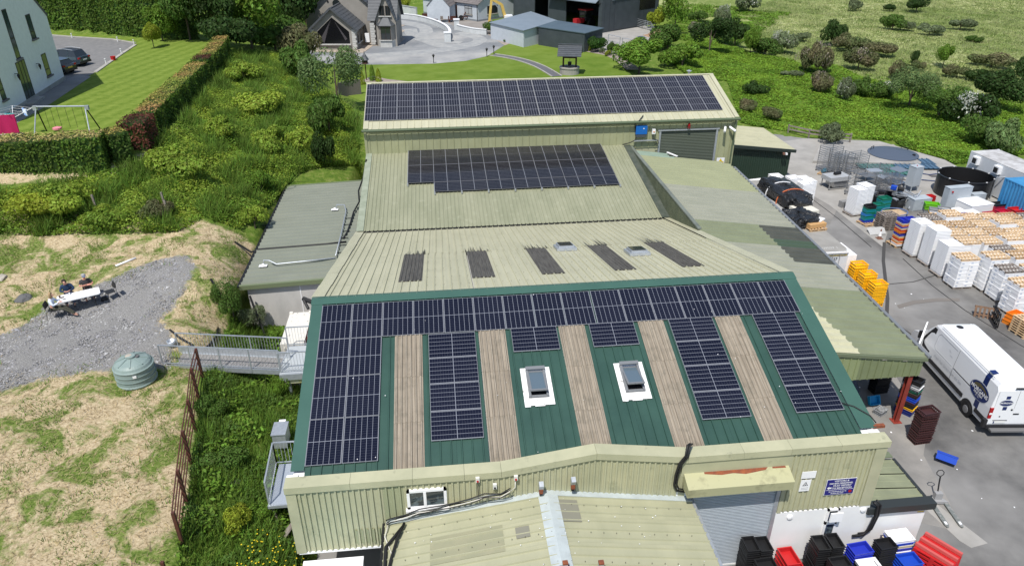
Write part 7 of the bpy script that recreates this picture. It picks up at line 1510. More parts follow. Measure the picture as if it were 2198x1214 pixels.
# rotary drier with washing
p = onz(40,291,6.0); ra = thing('rotary_drier', 'white rotary clothes drier standing on a round black base', 'clothes drier', TR(tuple(p)))
part('base', MB().lathe([(.42,0),(.4,.12),(.05,.16),(0,.16)], 20), BLACKP, ra); part('mast', MB().tube([(0,0,0),(0,0,1.9)], .03,7), GALV, ra)
for k in range(4): a_ = k * PI / 2 + .35; part('arm', MB().tube([(0,0,1.25),(1.35 * math.cos(a_),1.35 * math.sin(a_),1.85)], .018,5), WPLAST, ra)
for r_ in (.5,.8,1.1,1.33): part('line', MB().tube([(r_ * math.cos(k * PI / 2 + .35), r_ * math.sin(k * PI / 2 + .35),1.25 + .45 * r_) for k in range(5)], .006,4), WPLAST, ra)
def cloth(label, m, a, b, drop, cat='towel', nm='towel'):
 vs = []; n_ = 8
 for i in range(n_ + 1):
  for j in range(5): u, v = i / n_, j / 4; vs.append((a[0] + (b[0] - a[0]) * u + .04 * math.sin(u * 9 + v), a[1] + (b[1] - a[1]) * u - .06 * math.sin(u * 12) * v, a[2] + (b[2] - a[2]) * u - drop * v))
 top = len(vs); vs += [(x + .03, y_ + .03, z) for x, y_, z in vs]; fs = []
 for i in range(n_):
  for j in range(4): q = i * 5 + j; fs += [(q, q + 1, q + 6, q + 5),(top + q + 5, top + q + 6, top + q + 1, top + q)]
 return solo(nm, MB().add(vs, fs), m, label, cat, TR(tuple(p)), smooth=True)
cloth('large magenta towel hanging from the rotary drier', mat('magenta_towel', (0.42,0.01,0.09),.9),(-.75,-1.12,1.75),(.72,-1.1,1.8),1.3)
cloth('blue and white patterned cloth on the drier arm', mat('blue_white_print', (0.25,0.45,0.85),.8,(0.8,0.85,0.9), scale=5, lo=.45, hi=.5),(.6,.35,1.9),(1.0,.05,1.85),.5, 'clothing', 'shirt'); cloth('teal cloth folded over the drier lines', mat('teal_cloth', (0.03,0.30,0.32),.8),(-.2,-.5,1.75),(.4,-.5,1.75),.3, 'clothing', 'shirt'); cloth('dark navy garment at the left of the drier', NAVY, (-1.1,-.2,1.85),(-.7,-.3,1.8),.6, 'clothing', 'shirt')
# ---------------------------------------------------------------- stone house
a_ = onz(672,108, GZ); b_ = onz(767,108, GZ); xd = Vector((b_[0] - a_[0], b_[1] - a_[1], 0)); FWd = xd.length; xd.normalize(); ydh = Vector((0,0,1)).cross(xd); SM = frame((a_[0], a_[1], GZ), xd, ydh)
STN = mat('grey_buff_render', (0.30,0.28,0.25),0.9,(0.25,0.235,0.21), scale=1); QUO = mat('pale_quoin_stone', (0.52,0.52,0.50),0.8,(0.42,0.42,0.40), scale=2)
st = thing('stone_house', 'stone trimmed house with slate gables and a big pointed front window', 'house', SM)
gable(st, 0, FWd, 0,6.5,2.75,5.4, STN, SLATE, 'y', .35)
gw = part('gable_window', MB().prismy([(.9,.85),(FWd - .9,.85),(FWd - .9,2.45),(FWd / 2,4.3),(.9,2.45)], -.04,.02), mat('black_interior', (0.008,0.008,0.01),.15), st)
for i, (a1, b1) in enumerate((((FWd / 2 - .1,4.0),(1.25,1.0)),((FWd / 2 + .3,3.8),(FWd - 1.4,1.3)))): part('curtain', MB().prismy([(a1[0], a1[1]),(a1[0] + .25 * (1 if i else -1), a1[1] - .3),(b1[0] + .5 * (1 if i else -1) * .0 + (.5 if not i else -.1), b1[1]),(b1[0] - .2 * (1 if not i else -1), b1[1] + .2)], -.055,-.045), mat('grey_curtain', (0.06,0.055,0.06),.9), gw)
part('window_sill', MB().box(.75,-.25,.7, FWd - .75,0,.85), QUO, gw)
for x_ in (0, FWd - .5):
 for k in range(9): part('quoin', MB().box(x_ - .04,-.05,.15 + k * .29, x_ + (.55 if k % 2 else .42),.3,.42 + k * .29), QUO, st)
part('bargeboard', MB().bar((-.4,-.38,2.5),(FWd / 2,-.38,5.5),.06,.25).bar((FWd / 2,-.38,5.5),(FWd + .4,-.38,2.5),.06,.25), SLATE, st, kind='stuff')
for k in range(2): win(st, Matrix.Translation((FWd + .03,.9 + k * 1.6,.8)) @ Matrix.Rotation(PI / 2,4, 'Z'),.9,1.5, sillm=QUO)
gable(st, -2.0,9.0,5.5,14,3.6,8.6, STN, SLATE, 'y', .4)
part('round_window', MB().tube([(2.6,5.42,5.4),(2.6,5.5,5.4)], .55,20), GLASSD, st); part('vent_hole', MB().tube([(1.4,5.42,5.7),(1.4,5.5,5.7)], .14,12), DARK, st)
gable(st, 7.6,11.0,3.6,9.6,3.6,7.2, STN, SLATE, 'x', .4)
gable(st, 8.5,11.3,2.9,5.4,3.6,6.8, STN, SLATE, 'y', .35)
for x_ in (9.1,9.95): win(st, Matrix.Translation((x_, 2.86,4.1)),.7,1.3, sillm=QUO)
for k in range(9): part('quoin', MB().box(7.5,3.4,.15 + k * .33,8.1 + (.12 if k % 2 else 0),3.7,.45 + k * .33), QUO, st)
part('bay_base', MB().prism([(8.6,3.2),(9.1,2.1),(10.7,2.1),(11.2,3.2)], 0,.9), QUO, st); part('bay_wall', MB().prism([(8.65,3.2),(9.15,2.16),(10.65,2.16),(11.15,3.2)], .9,2.9), STN, st)
win(st, Matrix.Translation((9.2,2.12,1.0)),1.4,1.75, sillm=QUO); part('bay_roof', MB().add([(8.4,3.3,2.9),(9.0,1.9,2.9),(10.8,1.9,2.9),(11.4,3.3,2.9),(9.9,3.3,4.5)], [(0,1,4),(1,2,4),(2,3,4),(3,2,1,0)]), SLATE, st)
part('chimney', MB().box(5.2,6.5,5.5,6.3,7.5,9.5), STN, st); part('white_panel', MB().box(6.7,3.3,.5,7.3,3.6,1.7), WPLAST, st)
part('downpipe', MB().tube([(8.35,3.35,0),(8.35,3.35,3.5)], .06,6), DARK, st)
# bungalow and outbuilding
a_ = onz(900,40, GZ); b_ = onz(967,50, GZ); xd = Vector((b_[0] - a_[0], b_[1] - a_[1], 0)).normalized(); OM = frame((a_[0] + 1, a_[1] - .5, GZ), xd, Vector((0,0,1)).cross(xd)); PALEW = mat('pale_blue_render', (0.50,0.54,0.58),0.9,(0.45,0.49,0.53), scale=1.5)
a_ = onz(918,47, GZ); b_ = onz(966,48, GZ); xd = Vector((b_[0] - a_[0], b_[1] - a_[1], 0)); W_o = xd.length; xd.normalize(); OM = frame((a_[0], a_[1], GZ), xd, Vector((0,0,1)).cross(xd))
ob = thing('outbuilding', 'small pale outbuilding with brown tiled roof beside the bungalow yard', 'building', OM); gable(ob, 0, W_o, 0,9.5,2.5,4.6, PALEW, SLATE2, 'y', .12)
a_ = onz(955,36, GZ); b_ = onz(1026,47, GZ); xd = Vector((b_[0] - a_[0], b_[1] - a_[1], 0)); W_b = xd.length; xd.normalize(); BM = frame((a_[0], a_[1], GZ), xd, Vector((0,0,1)).cross(xd))
bu = thing('bungalow', 'pale rendered bungalow with brown door behind the outbuilding', 'house', BM); gable(bu, -6, W_b, 0,9.0,2.8,5.2, PALEW, SLATE2, 'x', .3)
part('door', MB().box(W_b * .22,-.06,0, W_b * .22 + 1.5,0,2.2), mat('brown_door', (0.06,0.025,0.02),.5), bu); win(bu, Matrix.Translation((W_b * .62,-.03,1.0)),1.9,1.35, trans=.7, gm=mat('blind_glass', (0.35,0.37,0.38),.3)); win(bu, Matrix.Translation((W_b + .03,2.2,1.0)) @ Matrix.Rotation(PI / 2,4, 'Z'),2.4,1.3)
win(bu, Matrix.Translation((-2.2,-.03,1.2)),1.9,1.2); part('downpipe', MB().tube([(W_b - .1,-.06,0),(W_b - .1,-.06,2.7)], .06,6), DARK, bu); part('plinth', MB().box(-6,-.05,0, W_b + .05,9,.3), mat('grey_plinth', (0.2,0.22,0.24),.9), bu)
# dark barn and low grey sheds
a_ = onz(1102,42, GZ); b_ = onz(1290,72, GZ); xd = Vector((b_[0] - a_[0], b_[1] - a_[1], 0)); Wb = xd.length; xd.normalize(); BM = frame((a_[0], a_[1], GZ), xd, Vector((0,0,1)).cross(xd))
DKB = mat('charcoal_cladding', (0.042,0.052,0.060),0.55,(0.055,0.066,0.075), scale=1); BR = mat('blue_grey_roof', (0.20,0.24,0.28),0.5,(0.17,0.21,0.245), scale=.6)
ba = thing('dark_barn', 'big charcoal clad barn with open bays at the top of the picture', 'barn', BM); BH = 7.6
lf = (Wb * .26, Wb * .42); rg = (Wb * .62, Wb * .965)
part('wall', MB().box(0,0,0, lf[0], .15, BH), DKB, ba); part('wall', MB().box(lf[1], 0,0, rg[0], .15, BH), DKB, ba); part('wall', MB().box(rg[1], 0,0, Wb, .15, BH), DKB, ba); part('wall', MB().box(lf[0], 0,5.2, lf[1], .15, BH), DKB, ba); part('wall', MB().box(rg[0], 0,4.3, rg[1], .15, BH), DKB, ba)
part('side_wall', MB().box(Wb - .15,.15,0, Wb, 14, BH + 1.5), DKB, ba); part('side_wall', MB().box(0,.15,0,.15,14, BH), DKB, ba); part('back_wall', MB().box(0,13.85,0, Wb, 14, BH + 2), DKB, ba)
part('roof', MB().prismx([(-.5, BH - .1),(7, BH + 1.9),(14.4, BH - .1),(14.4, BH),(7, BH + 2.0),(-.5, BH)], -.3, Wb + .3), BR, ba)
part('canopy_strip', MB().prismx([(-.9,4.35),(.0,4.9),(.0,5.0),(-.9,4.45)], Wb * .45, Wb * .97), BR, ba); part('gutter', MB().box(Wb * .6,-.2,4.2, Wb * .98,.0,4.32), DARK, ba)
part('side_opening', MB().box(Wb, 9.0,2.6, Wb + .03,13.0,4.4), mat('black_interior', (0.008,0.008,0.01),.15), ba); part('door_track', MB().bar((Wb + .1,2.2,4.7),(Wb + .1,13.2,5.0),.15,.2), BR, ba); part('sliding_door', MB().box(Wb, 3.0,.2, Wb + .06,8.6,4.6), DKB, ba)
for k in range(int(Wb / 1.2)): part('cladding_seam', MB().box(k * 1.2 + .6,-.02,5.3, k * 1.2 + .64,0, BH), mat('seam_dark', (0.03,0.036,0.042),.6), ba)
for k in range(11): part('cladding_seam', MB().box(Wb, k * 1.2 + .6,0.2, Wb + .015, k * 1.2 + .64, BH), mat('seam_dark', (0.03,0.036,0.042),.6), ba)
tq = BM @ Vector((Wb * .73,2.2,0)); tr = thing('tractor', 'red tractor parked inside the open bay of the dark barn', 'tractor', TR(tuple(tq), math.atan2(xd.y, xd.x)))
TRR = mat('tractor_red', (0.40,0.02,0.03),.4); part('roof', MB().box(-.9,-.8,2.7,.9,.9,2.9), TRR, tr); part('cab', MB().box(-.75,-.6,1.2,.75,.8,2.7), GLASSD, tr); part('bonnet', MB().box(-.4,-2.4,.9,.4,-.6,1.6), TRR, tr)
for s in (-1,1): part('wheel', MB().tube([(s * .75,.5,.8),(s * 1.15,.5,.8)], .8,18), DARK, tr); part('wheel', MB().tube([(s * .6,-1.9,.5),(s * .9,-1.9,.5)], .5,16), DARK, tr)
def lowshed(label, px, h1, h2, wall, roofm):
 P_ = [onz(*q, GZ + h_) for q, h_ in zip(px, (h1, h1, h2, h2))]; t = thing('low_shed', label, 'shed', tuple(P_[0])); hs = (h1, h1, h2, h2)
 v = [(p[0], p[1], GZ) for p in P_] + [(p[0], p[1], GZ + h) for p, h in zip(P_, hs)]; part('wall', MB().add(v, [(0,1,5,4),(1,2,6,5),(2,3,7,6),(3,0,4,7)]), wall, t, world=True)
 c_ = np.mean([np.array(p) for p in P_], 0); v = [(c_[0] + (p[0] - c_[0]) * 1.04, c_[1] + (p[1] - c_[1]) * 1.04, GZ + h + z) for z in (0.02,.12) for p, h in zip(P_, hs)]; part('roof', MB().add(v, [(0,3,2,1),(4,5,6,7),(0,1,5,4),(1,2,6,5),(2,3,7,6),(3,0,4,7)]), roofm, t, world=True); return t
RF2 = mat('blue_steel_roof', (0.085,0.12,0.145),0.45,(0.07,0.1,0.125), scale=.6)
lowshed('low charcoal shed with flat blue grey roof in front of the barn', [(1156,59),(1255,73),(1294,62),(1196,46)], 2.4,2.6, DKB, RF2)
lowshed('wide low shed with pale grey roof left of the charcoal one', [(1053,50),(1124,67),(1194,46),(1139,27)], 2.2,2.6, PALEW, BR)
# excavator, gates, rubble
YEL = mat('excavator_yellow', (0.62,0.42,0.10),.5,(0.5,0.36,0.1), scale=4); p = onz(1052,62, GZ); ex = thing('excavator', 'faded yellow excavator with raised arm beside the bungalow', 'excavator', TR((p[0], p[1], GZ)))
part('boom', MB().bar((2.6,.3,1.2),(1.9,.2,3.6),.35,.45).bar((1.9,.2,3.6),(.3,0,4.5),.32,.42), YEL, ex, kind='stuff'); part('arm', MB().bar((.3,0,4.5),(-.15,-.3,1.0),.3,.36), YEL, ex); part('bucket', MB().prismy([(-.5,.2),(.1,.2),(.2,1.1),(-.4,1.0)], -.7,0), YEL, ex); part('ram', MB().tube([(1.5,.1,2.9),(.5,0,4.2)], .07,8), GALV, ex); part('cab', MB().box(2.3,-.5,.9,3.6,1.0,2.0), WPLAST, ex)
for s in (-1,1): part('track', MB().box(1.8, s * .8 - .2,0,4.4, s * .8 + .2,.8), DARK, ex)
for k, (q, lb, m_) in enumerate((((915,42), 'dark garden chair outside the outbuilding', RUST),((938,47), 'brown wooden bench near the outbuilding wall', RUST),((955,48), 'mossy planter box near the outbuilding corner', WOODG),((972,48), 'dark red bench beyond the wall', RUST))):
 p = onz(*q, GZ); t = thing('garden_bench', lb, 'bench', TR((p[0], p[1], GZ),.1 * k)); part('seat', MB().box(-.7,-.3,.4,.7,.3,.48), m_, t); part('backrest', MB().box(-.7,.25,.45,.7,.32,.95), m_, t)
 for s in (-1,1): part('leg', MB().box(s * .6 - .05,-.25,0, s * .6 + .05,.25,.42), m_, t)
p = onz(1005,44, GZ); mo = thing('farm_implement', 'rusty red farm implement with wheels outside the bungalow', 'machine', TR((p[0], p[1], GZ)))
part('frame', MB().bar((-1.6,0,.5),(1.8,.4,.7),.15).bar((-1,-.5,.4),(-.4,.5,1.3),.1), RUST, mo, kind='stuff')
for k in (-1.2,.9): part('wheel', MB().tube([(k, -.4,.45),(k, -.2,.45)], .45,14), DARK, mo)
gt = thing('farm_gate', 'galvanised tubular gates in a bent line right of the barn', 'gate', tuple(onz(1340,55, GZ))); gp_ = [onz(*q, GZ) for q in [(1337,50),(1378,62),(1395,66),(1402,78)]]
for a_, b_ in zip(gp_[:-1], gp_[1:]):
 for k in range(5): part('bar', MB().tube([(a_[0], a_[1], GZ + .3 + k * .25),(b_[0], b_[1], GZ + .3 + k * .25)], .035,5), GALV, gt, world=True)
 for f in (0,.33,.66,1): e = a_ + (b_ - a_) * f; part('upright', MB().tube([(e[0], e[1], GZ),(e[0], e[1], GZ + 1.35)], .04,5), GALV, gt, world=True)
gt = thing('farm_gate', 'light mesh yard gate between the lawn shrubs and the apron', 'gate', tuple(onz(1330,100, GZ)))
for a_, b_ in (((1305,98),(1330,104)),((1335,106),(1355,110))):
 a_, b_ = onz(*a_, GZ), onz(*b_, GZ)
 for z in (.1,.7,1.5): part('bar', MB().tube([(a_[0], a_[1], GZ + z),(b_[0], b_[1], GZ + z)], .04,5), GALV, gt, world=True)
 for e in (a_, b_): part('upright', MB().tube([(e[0], e[1], GZ),(e[0], e[1], GZ + 1.5)], .05,5), GALV, gt, world=True)
for k, (q, s_, m_, lb) in enumerate((((1412,82),2.2, mat('orange_rubble', (0.42,0.28,0.18),.95,(0.3,0.2,0.14), scale=3), 'heap of orange brown rubble at the apron edge'),((1370,93),1.5, mat('grey_rubble', (0.3,0.27,0.25),.95,(0.2,0.15,0.13), scale=3), 'smaller grey rubble heap on the apron'))):
 p = onz(*q, 2.2); r = np.random.default_rng(k); mb = MB()
 for i in range(220):
  a_ = r.uniform(0,6.28); d_ = s_ * r.uniform(0,1) ** .7; s2 = r.uniform(.1,.3); z = 2.0 + (s_ - d_) * .55 + r.uniform(-.1,.1)
  mb.box(-s2,-s2 * .7,-s2 * .5, s2, s2 * .7, s2 * .5, M=TR((p[0] + d_ * 1.3 * math.cos(a_), p[1] + d_ * math.sin(a_), z), a_ * 3) @ Matrix.Rotation(r.uniform(-.8,.8),4, 'X'))
 solo('rubble_heap', mb, m_, lb, 'rubble', kind='stuff')
p = onz(1090,27, GZ); solo('digger_bucket', MB().lathe([(1.6,0),(1.2,.8),(.4,1.3),(0,1.4)], 12), mat('orange_heap', (0.70,0.36,0.12),.8,(0.6,0.5,0.35), scale=2), 'orange covered heap behind the bungalow end', 'heap', TR((p[0], p[1], GZ)))
p = onz(1375,100, GZ); solo('blue_drum', MB().lathe([(.5,0),(.5,1.3),(0,1.3)], 14), pcol('navy'), 'blue drum behind the round tree near the apron', 'drum', TR((p[0], p[1], GZ)))
# wishing well
p = onz(1224,160, GZ); we = thing('wishing_well', 'wooden wishing well with slate roof on the garden lawn', 'well', TR((p[0], p[1] + .6, GZ),-.25,1.22)); WDK = mat('dark_stained_wood', (0.06,0.026,0.018),.7)
part('stone_ring', MB().lathe([(.95,0),(.95,.55),(1.0,.55),(1.0,.65),(.65,.65),(.65,.1),(0,.1)], 24), CONC, we); 
for s in (-1,1): part('post', MB().box(s * .62 - .08,-.08,.1, s * .62 + .08,.08,1.95), WDK, we); part('brace', MB().bar((s * .62,.05,1.3),(s * .62,.55,1.85),.08), WDK, we); part('gable_board', MB().prismx([(-.95,1.75),(.95,1.75),(0,2.6)], s * 1.0 - .03, s * 1.0 + .03), WDK, we)
part('windlass', MB().tube([(-.6,0,1.5),(.6,0,1.5)], .07,8), WDK, we); part('bucket', MB().lathe([(.15,0),(.2,.35),(0,.35)], 12,(0,0,.75)), DARK, we); part('rope', MB().tube([(0,0,1.1),(0,0,1.5)], .02,4), WOOD, we)
for s in (-1,1):
 for k in range(6): a_ = k / 6; b_ = (k + 1) / 6 + .02; part('slate_course', MB().add([(-1.15, s * 1.05 * a_, 2.68 - .88 * a_),(1.15, s * 1.05 * a_, 2.68 - .88 * a_),(1.15, s * 1.05 * b_, 2.68 - .88 * b_ + .05),(-1.15, s * 1.05 * b_, 2.68 - .88 * b_ + .05),(-1.15, s * 1.05 * b_, 2.68 - .88 * b_ - .02),(1.15, s * 1.05 * b_, 2.68 - .88 * b_ - .02)], [(0,1,2,3),(3,2,5,4),(0,4,5,1)]), SLATE, we)
part('ridge', MB().bar((-1.18,0,2.74),(1.18,0,2.74),.14,.08), SLATE, we)
# bird house on its post, garden lanterns
p = onz(787,172, GZ); bh = thing('bird_house', 'brown bird house with pointed slate roof on a post', 'bird house', TR((p[0], p[1], GZ))); part('post', MB().tube([(0,0,0),(0,0,1.9)], .06,7), WDK, bh); part('box', MB().lathe([(.42,1.85),(.45,1.9),(.33,1.95),(.33,2.3)], 6), WDK, bh)
part('roof', MB().lathe([(.5,2.28),(.28,2.65),(.2,2.7),(.24,2.75),(.05,3.0),(.02,3.25)], 6), SLATE, bh)
for k in range(6): a_ = k * PI / 3 + .5; part('hole', MB().box(-.06,-.01,-.08,.06,.01,.08).xf(TR((.33 * .88 * math.cos(a_),.33 * .88 * math.sin(a_),2.12), a_ + PI / 2)), DARK, bh)
for k, q in enumerate(((1045,122),(1060,116),(931,136))): p = onz(*q, GZ); t = thing('garden_lantern', 'small black garden lantern %s' % ('left of the path mouth', 'right of the path mouth', 'at the lawn edge near the drive')[k], 'lantern', TR((p[0], p[1], GZ))); part('post', MB().tube([(0,0,0),(0,0,.7)], .05,6), DARK, t); part('head', MB().lathe([(.06,.7),(.16,.95),(.18,1.0),(.02,1.15)], 6), DARK, t)
# boundary walls by the rear shed
gwall('old grey retaining wall in the gap left of the rear shed', [(742,370),(752,330),(760,292),(764,268)], 1.7, z=.0, th=.25, m=mat('old_block_wall', (0.22,0.2,0.17),.95,(0.15,0.14,0.12), scale=2), cap=False)
gwall('grey timber screen behind the willow at the shed corner', [(728,212),(750,206),(776,203)], 1.6, z=2.45, th=.1, m=mat('grey_boards', (0.12,0.11,0.095),.9), cap=False)
structure('alley_slab', MB().prism([(-3.2,24.9),(-.4,24.9),(-.4,33),(-1.8,33)], -.1,.4), mat('buff_paving', (0.40,0.335,0.27),0.85))
# ---------------------------------------------------------------- fittings on the works
def fixture(name, label, cat, mb, m, M=None): return solo(name, mb, m, label, cat, M)
BX = mat('fitting_white', (0.66,0.66,0.62),.4)
for k, (px_, py_) in enumerate(((1025,1027),(1107,1023),(1062,1041))):
 p = ony(px_, py_, FY - .08); t = thing('switch_box', ('white isolator with red knob on the facade, left one', 'white isolator with red knob on the facade, right one', 'small beige junction box on the facade between two isolators')[k], 'switch', (p[0], FY - .06, p[2]))
 part('box', MB().box(-.06,-.09,-.09,.06,.0,.09), BX, t); part('knob' if k < 2 else 'lens', MB().tube([(0,-.12,-.03),(0,-.09,-.03)], .035 if k < 2 else .03,10), LRED if k < 2 else DARK, t)
for k, q in enumerate(((1162,1040),(1231,1030))):
 p = ony(q[0], q[1], FY - .3); t = thing('wall_flue', 'rusty white vent duct against the facade, %s one above the porch' % ('left', 'right')[k], 'vent', (p[0], FY - .2, p[2] - .2)); part('duct', MB().box(-.07,-.1,.05,.07,.08,.28), GALV, t, Matrix.Rotation(.4,4, 'X')); part('rusty_elbow', MB().box(-.06,-.12,-.16,.06,.0,.05), mat('rust', (0.27,0.08,0.03),0.9), t); part('outlet', MB().box(-.05,-.08,-.26,.05,.02,-.16), DARK, t)
for k, (x_, y_) in enumerate(((pk + .05,-10.75),(pk + 1.05,-10.85))):
 z_ = PZ + (0.06 if k == 0 else -.1); t = thing('roof_stub', 'short white duct stub with rusty top on the porch roof, %s one' % ('ridge', 'right hand')[k], 'vent', (x_, y_, z_)); part('collar', MB().box(-.14,-.1,0,.14,.12,.06), DARK, t); part('duct', MB().box(-.07,-.05,.06,.07,.07,.42 if k else .26), GALV, t); part('cap', MB().box(-.075,-.055,.42 if k else .26,.075,.075,.48 if k else .32), mat('rust', (0.27,0.08,0.03),0.9), t)
def cable(label, pts, r, m, name='cable'): return solo(name, MB().tube(pts, r, 6), m, label, 'cable', smooth=True)
def fpt(px, py, off=.1): p = ony(px, py, FY - off); return (float(p[0]), FY - off, float(p[2]))
cable('thick black twin cable dropping over the parapet to the shutter head', [fpt(1481,952,-.3), fpt(1476,955,.1), fpt(1472,978,.1), fpt(1458,995,.1), fpt(1450,1020,.1), fpt(1447,1040,.1), fpt(1452,1052,.1), fpt(1478,1056,.1)], .04, DARK)
cable('second black cable beside the one over the parapet', [fpt(1486,952,-.3), fpt(1481,956,.12), fpt(1477,980,.13), fpt(1463,997,.13), fpt(1455,1020,.13), fpt(1452,1038,.13), fpt(1457,1048,.13), fpt(1478,1051,.13)], .03, DARK)
WCB = mat('white_cable', (0.62,0.60,0.54),.5)
bundle = [(1095,1052),(1075,1062),(1040,1064),(1010,1075),(975,1082),(940,1090),(900,1098),(870,1108),(838,1116),(829,1122)]
for k, (dz, m_, r_) in enumerate(((.0, DARK, .022),(.05, WCB, .014),(-.05, WCB, .014),(.09, DARK, .02),(-.09, DARK, .016))):
 cable('%s cable sagging along the facade foot, %s of five' % ('black' if m_ is DARK else 'white', ORD[k]), [tuple(Vector(fpt(*q, .22 + .02 * k)) + Vector((0,0, dz + .03 * math.sin(i * 1.9 + k)))) for i, q in enumerate(bundle)], r_, m_)
cable('black drop cable below the left isolator', [fpt(1025,1034), fpt(1027,1060), fpt(1026,1072)], .015, DARK); cable('white drop cable below the right isolator', [fpt(1106,1030), fpt(1106,1045), fpt(1096,1053)], .018, WCB)
cable('white cable hanging over the porch edge', [(2.55, FY - .2,3.6),(2.45,-8.3,3.55),(2.7,-9.0,3.5),(2.55,-9.8,3.45),(2.5,-10.8,3.4)], .02, WCB)
cable('heavy black pipe lagging crossing the porch edge', [(3.0,-8.0,3.62),(2.75,-8.4,3.62),(2.5,-8.7,3.55),(2.5,-9.6,3.5),(2.6,-10.9,3.5)], .055, DARK); cable('second black lagging beside the first at the porch edge', [(3.05,-7.95,3.7),(2.85,-8.5,3.66),(2.68,-9.2,3.58),(2.55,-10.0,3.52),(2.5,-11,3.5)], .045, DARK)
cable('grey cable loop lying on the porch roof', [(2.9,-9.6,3.6),(3.4,-9.65,3.66),(3.8,-9.9,3.7),(3.95,-10.4,3.72),(3.9,-11.0,3.72)], .018, GALV)
cable('black lagged pipe bending down the white wall', [(19.0, FY - .12,2.6),(19.15, FY - .16,2.45),(19.18, FY - .16,2.0),(19.1, FY - .14,1.3),(18.98, FY - .12,1.05),(18.6, FY - .1,1.0)], .05, DARK); cable('second black lagged pipe on the white wall', [(19.1, FY - .1,2.66),(19.27, FY - .14,2.45),(19.3, FY - .14,2.0),(19.22, FY - .12,1.3),(19.08, FY - .1,1.12),(18.8, FY - .08,1.08)], .04, DARK)
cable('black cable running off the panels at the right verge', [(18.2,-5.75, gz(-5.75) + .08),(18.6,-5.95, gz(-5.95) + .1),(19.0,-6.35, gz(-6.35) + .1),(19.1,-6.6, gz(-6.6) + .05)], .02, DARK)
fixture('rusty_bracket', 'rusty bracket sticking out at the right verge end', 'bracket', MB().box(18.95,-6.75,5.02,19.35,-6.62,5.12), mat('rust', (0.27,0.08,0.03),0.9)); fixture('white_gutter_end', 'white gutter outlet at the right roof corner', 'gutter', MB().box(18.75,-6.95,4.86,19.1,-6.7,4.98), WPLAST); fixture('white_gutter_end', 'white gutter outlet at the left roof corner', 'gutter', MB().box(-.55,-7.05,4.86,-.2,-6.8,4.98), WPLAST)
# signs
def sign(label, x0, z0, w_, h_, m, y=FY - .06): t = thing('sign', label, 'sign', (x0, y, z0)); part('board', MB().box(0,-.012,0, w_, 0, h_), m, t); return t
a_, b_ = ony(1776,1034, FY - .07), ony(1830,1060, FY - .07); sx, sz, sw_, sh2 = a_[0], ony(1770,1062, FY - .07)[2], 1.02,.68
sg = sign('navy sign telling visitors and drivers to report to reception', sx, sz, sw_, sh2, mat('sign_navy', (0.015,0.015,0.16),.4)); part('border', MB().box(-.015,-.008,-.015, sw_ + .015,.002, sh2 + .015), WPLAST, sg)
for tx, s_, z in (('VISITORS &', .105,.575),('DRIVERS PERSONNEL', .088,.475),('MUST REPORT', .1,.37),('TO RECEPTION', .1,.26),('No Unauthorised Access', .062,.125),('Beyond this Point', .062,.045)): text(tx, s_, frame((sw_ / 2 + (.06 if 'MUST' in tx or 'TO R' in tx else -.06 if s_ < .07 else 0),-.016, z),(1,0,0),(0,0,1)), WPLAST, sg, bold=.002)
part('arrow', MB().add([(.04,-.016,.315),(.12,-.016,.38),(.12,-.016,.345),(.2,-.016,.345),(.2,-.016,.285),(.12,-.016,.285),(.12,-.016,.25)], [tuple(range(7))[::-1]]), WPLAST, sg); part('rule', MB().box(.03,-.015,.215, sw_ - .03,-.012,.225), WPLAST, sg); part('stop_disc', MB().tube([(sw_ - .12,-.02,.11),(sw_ - .12,-.012,.11)], .06,14), LRED, sg)
p = ony(1719,1027, FY - .07); sign('blank white sign board on the right cladding', p[0], p[2], .5,.3, WPLAST)
p = ony(1714,1054, FY - .07); sg = sign('white safety notice with a black warning triangle', p[0], p[2], .36,.5, WPLAST); part('triangle', MB().add([(.08,-.016,.24),(.28,-.016,.24),(.18,-.016,.42)], [(0,1,2)]), DARK, sg); part('triangle_inner', MB().add([(.115,-.018,.26),(.245,-.018,.26),(.18,-.018,.375)], [(0,1,2)]), WPLAST, sg); part('figure', MB().add([(.15,-.02,.27),(.21,-.02,.27),(.19,-.02,.33)], [(0,1,2)]), DARK, sg)
for k in range(2): part('print_line', MB().box(.06,-.015,.08 + .06 * k, .3,-.013,.10 + .06 * k), mat('grey_print', (.4,.4,.4),.6), sg)
p = ony(1966,1098, FY); sg = sign('small yellow warning triangle sticker on the white lean-to wall', p[0], p[2], .3,.3, WPLAST, FY - .0); part('triangle', MB().add([(.02,-.016,.08),(.28,-.016,.08),(.16,-.016,.3)], [(0,1,2)]), mat('sign_yellow', (.7,.5,.02),.5), sg); part('print_line', MB().box(.04,-.016,.0,.28,-.013,.05), mat('sign_yellow', (.7,.5,.02),.5), sg)
# rear shed fittings
iv = thing('inverter', 'bright blue inverter box on the rear shed wall', 'electrical box', (19.7,26.2,5.7)); part('case', MB().box(-.42,-.2,-.1,.42,.05,.52), mat('inverter_blue', (0.01,0.12,0.42),.35), iv); part('base', MB().box(-.38,-.18,-.32,.38,.05,-.1), mat('dark_grey_case', (0.06,0.07,0.08),.5), iv); part('display', MB().box(.1,-.205,.3,.2,-.2,.36), WPLAST, iv)
iv2 = thing('switch_box', 'small white switch with orange knob beside the blue inverter', 'switch', (20.65,26.18,5.75)); part('case', MB().box(-.12,-.14,-.18,.12,.05,.18), WPLAST, iv2); part('knob', MB().tube([(0,-.18,0),(0,-.14,0)], .05,8), mat('orange_knob', (.6,.2,.02),.5), iv2)
fixture('cable_tray', 'grey cable tray below the blue inverter', 'cable tray', MB().box(19.2,26.05,5.05,21.0,26.2,5.13), GALV)
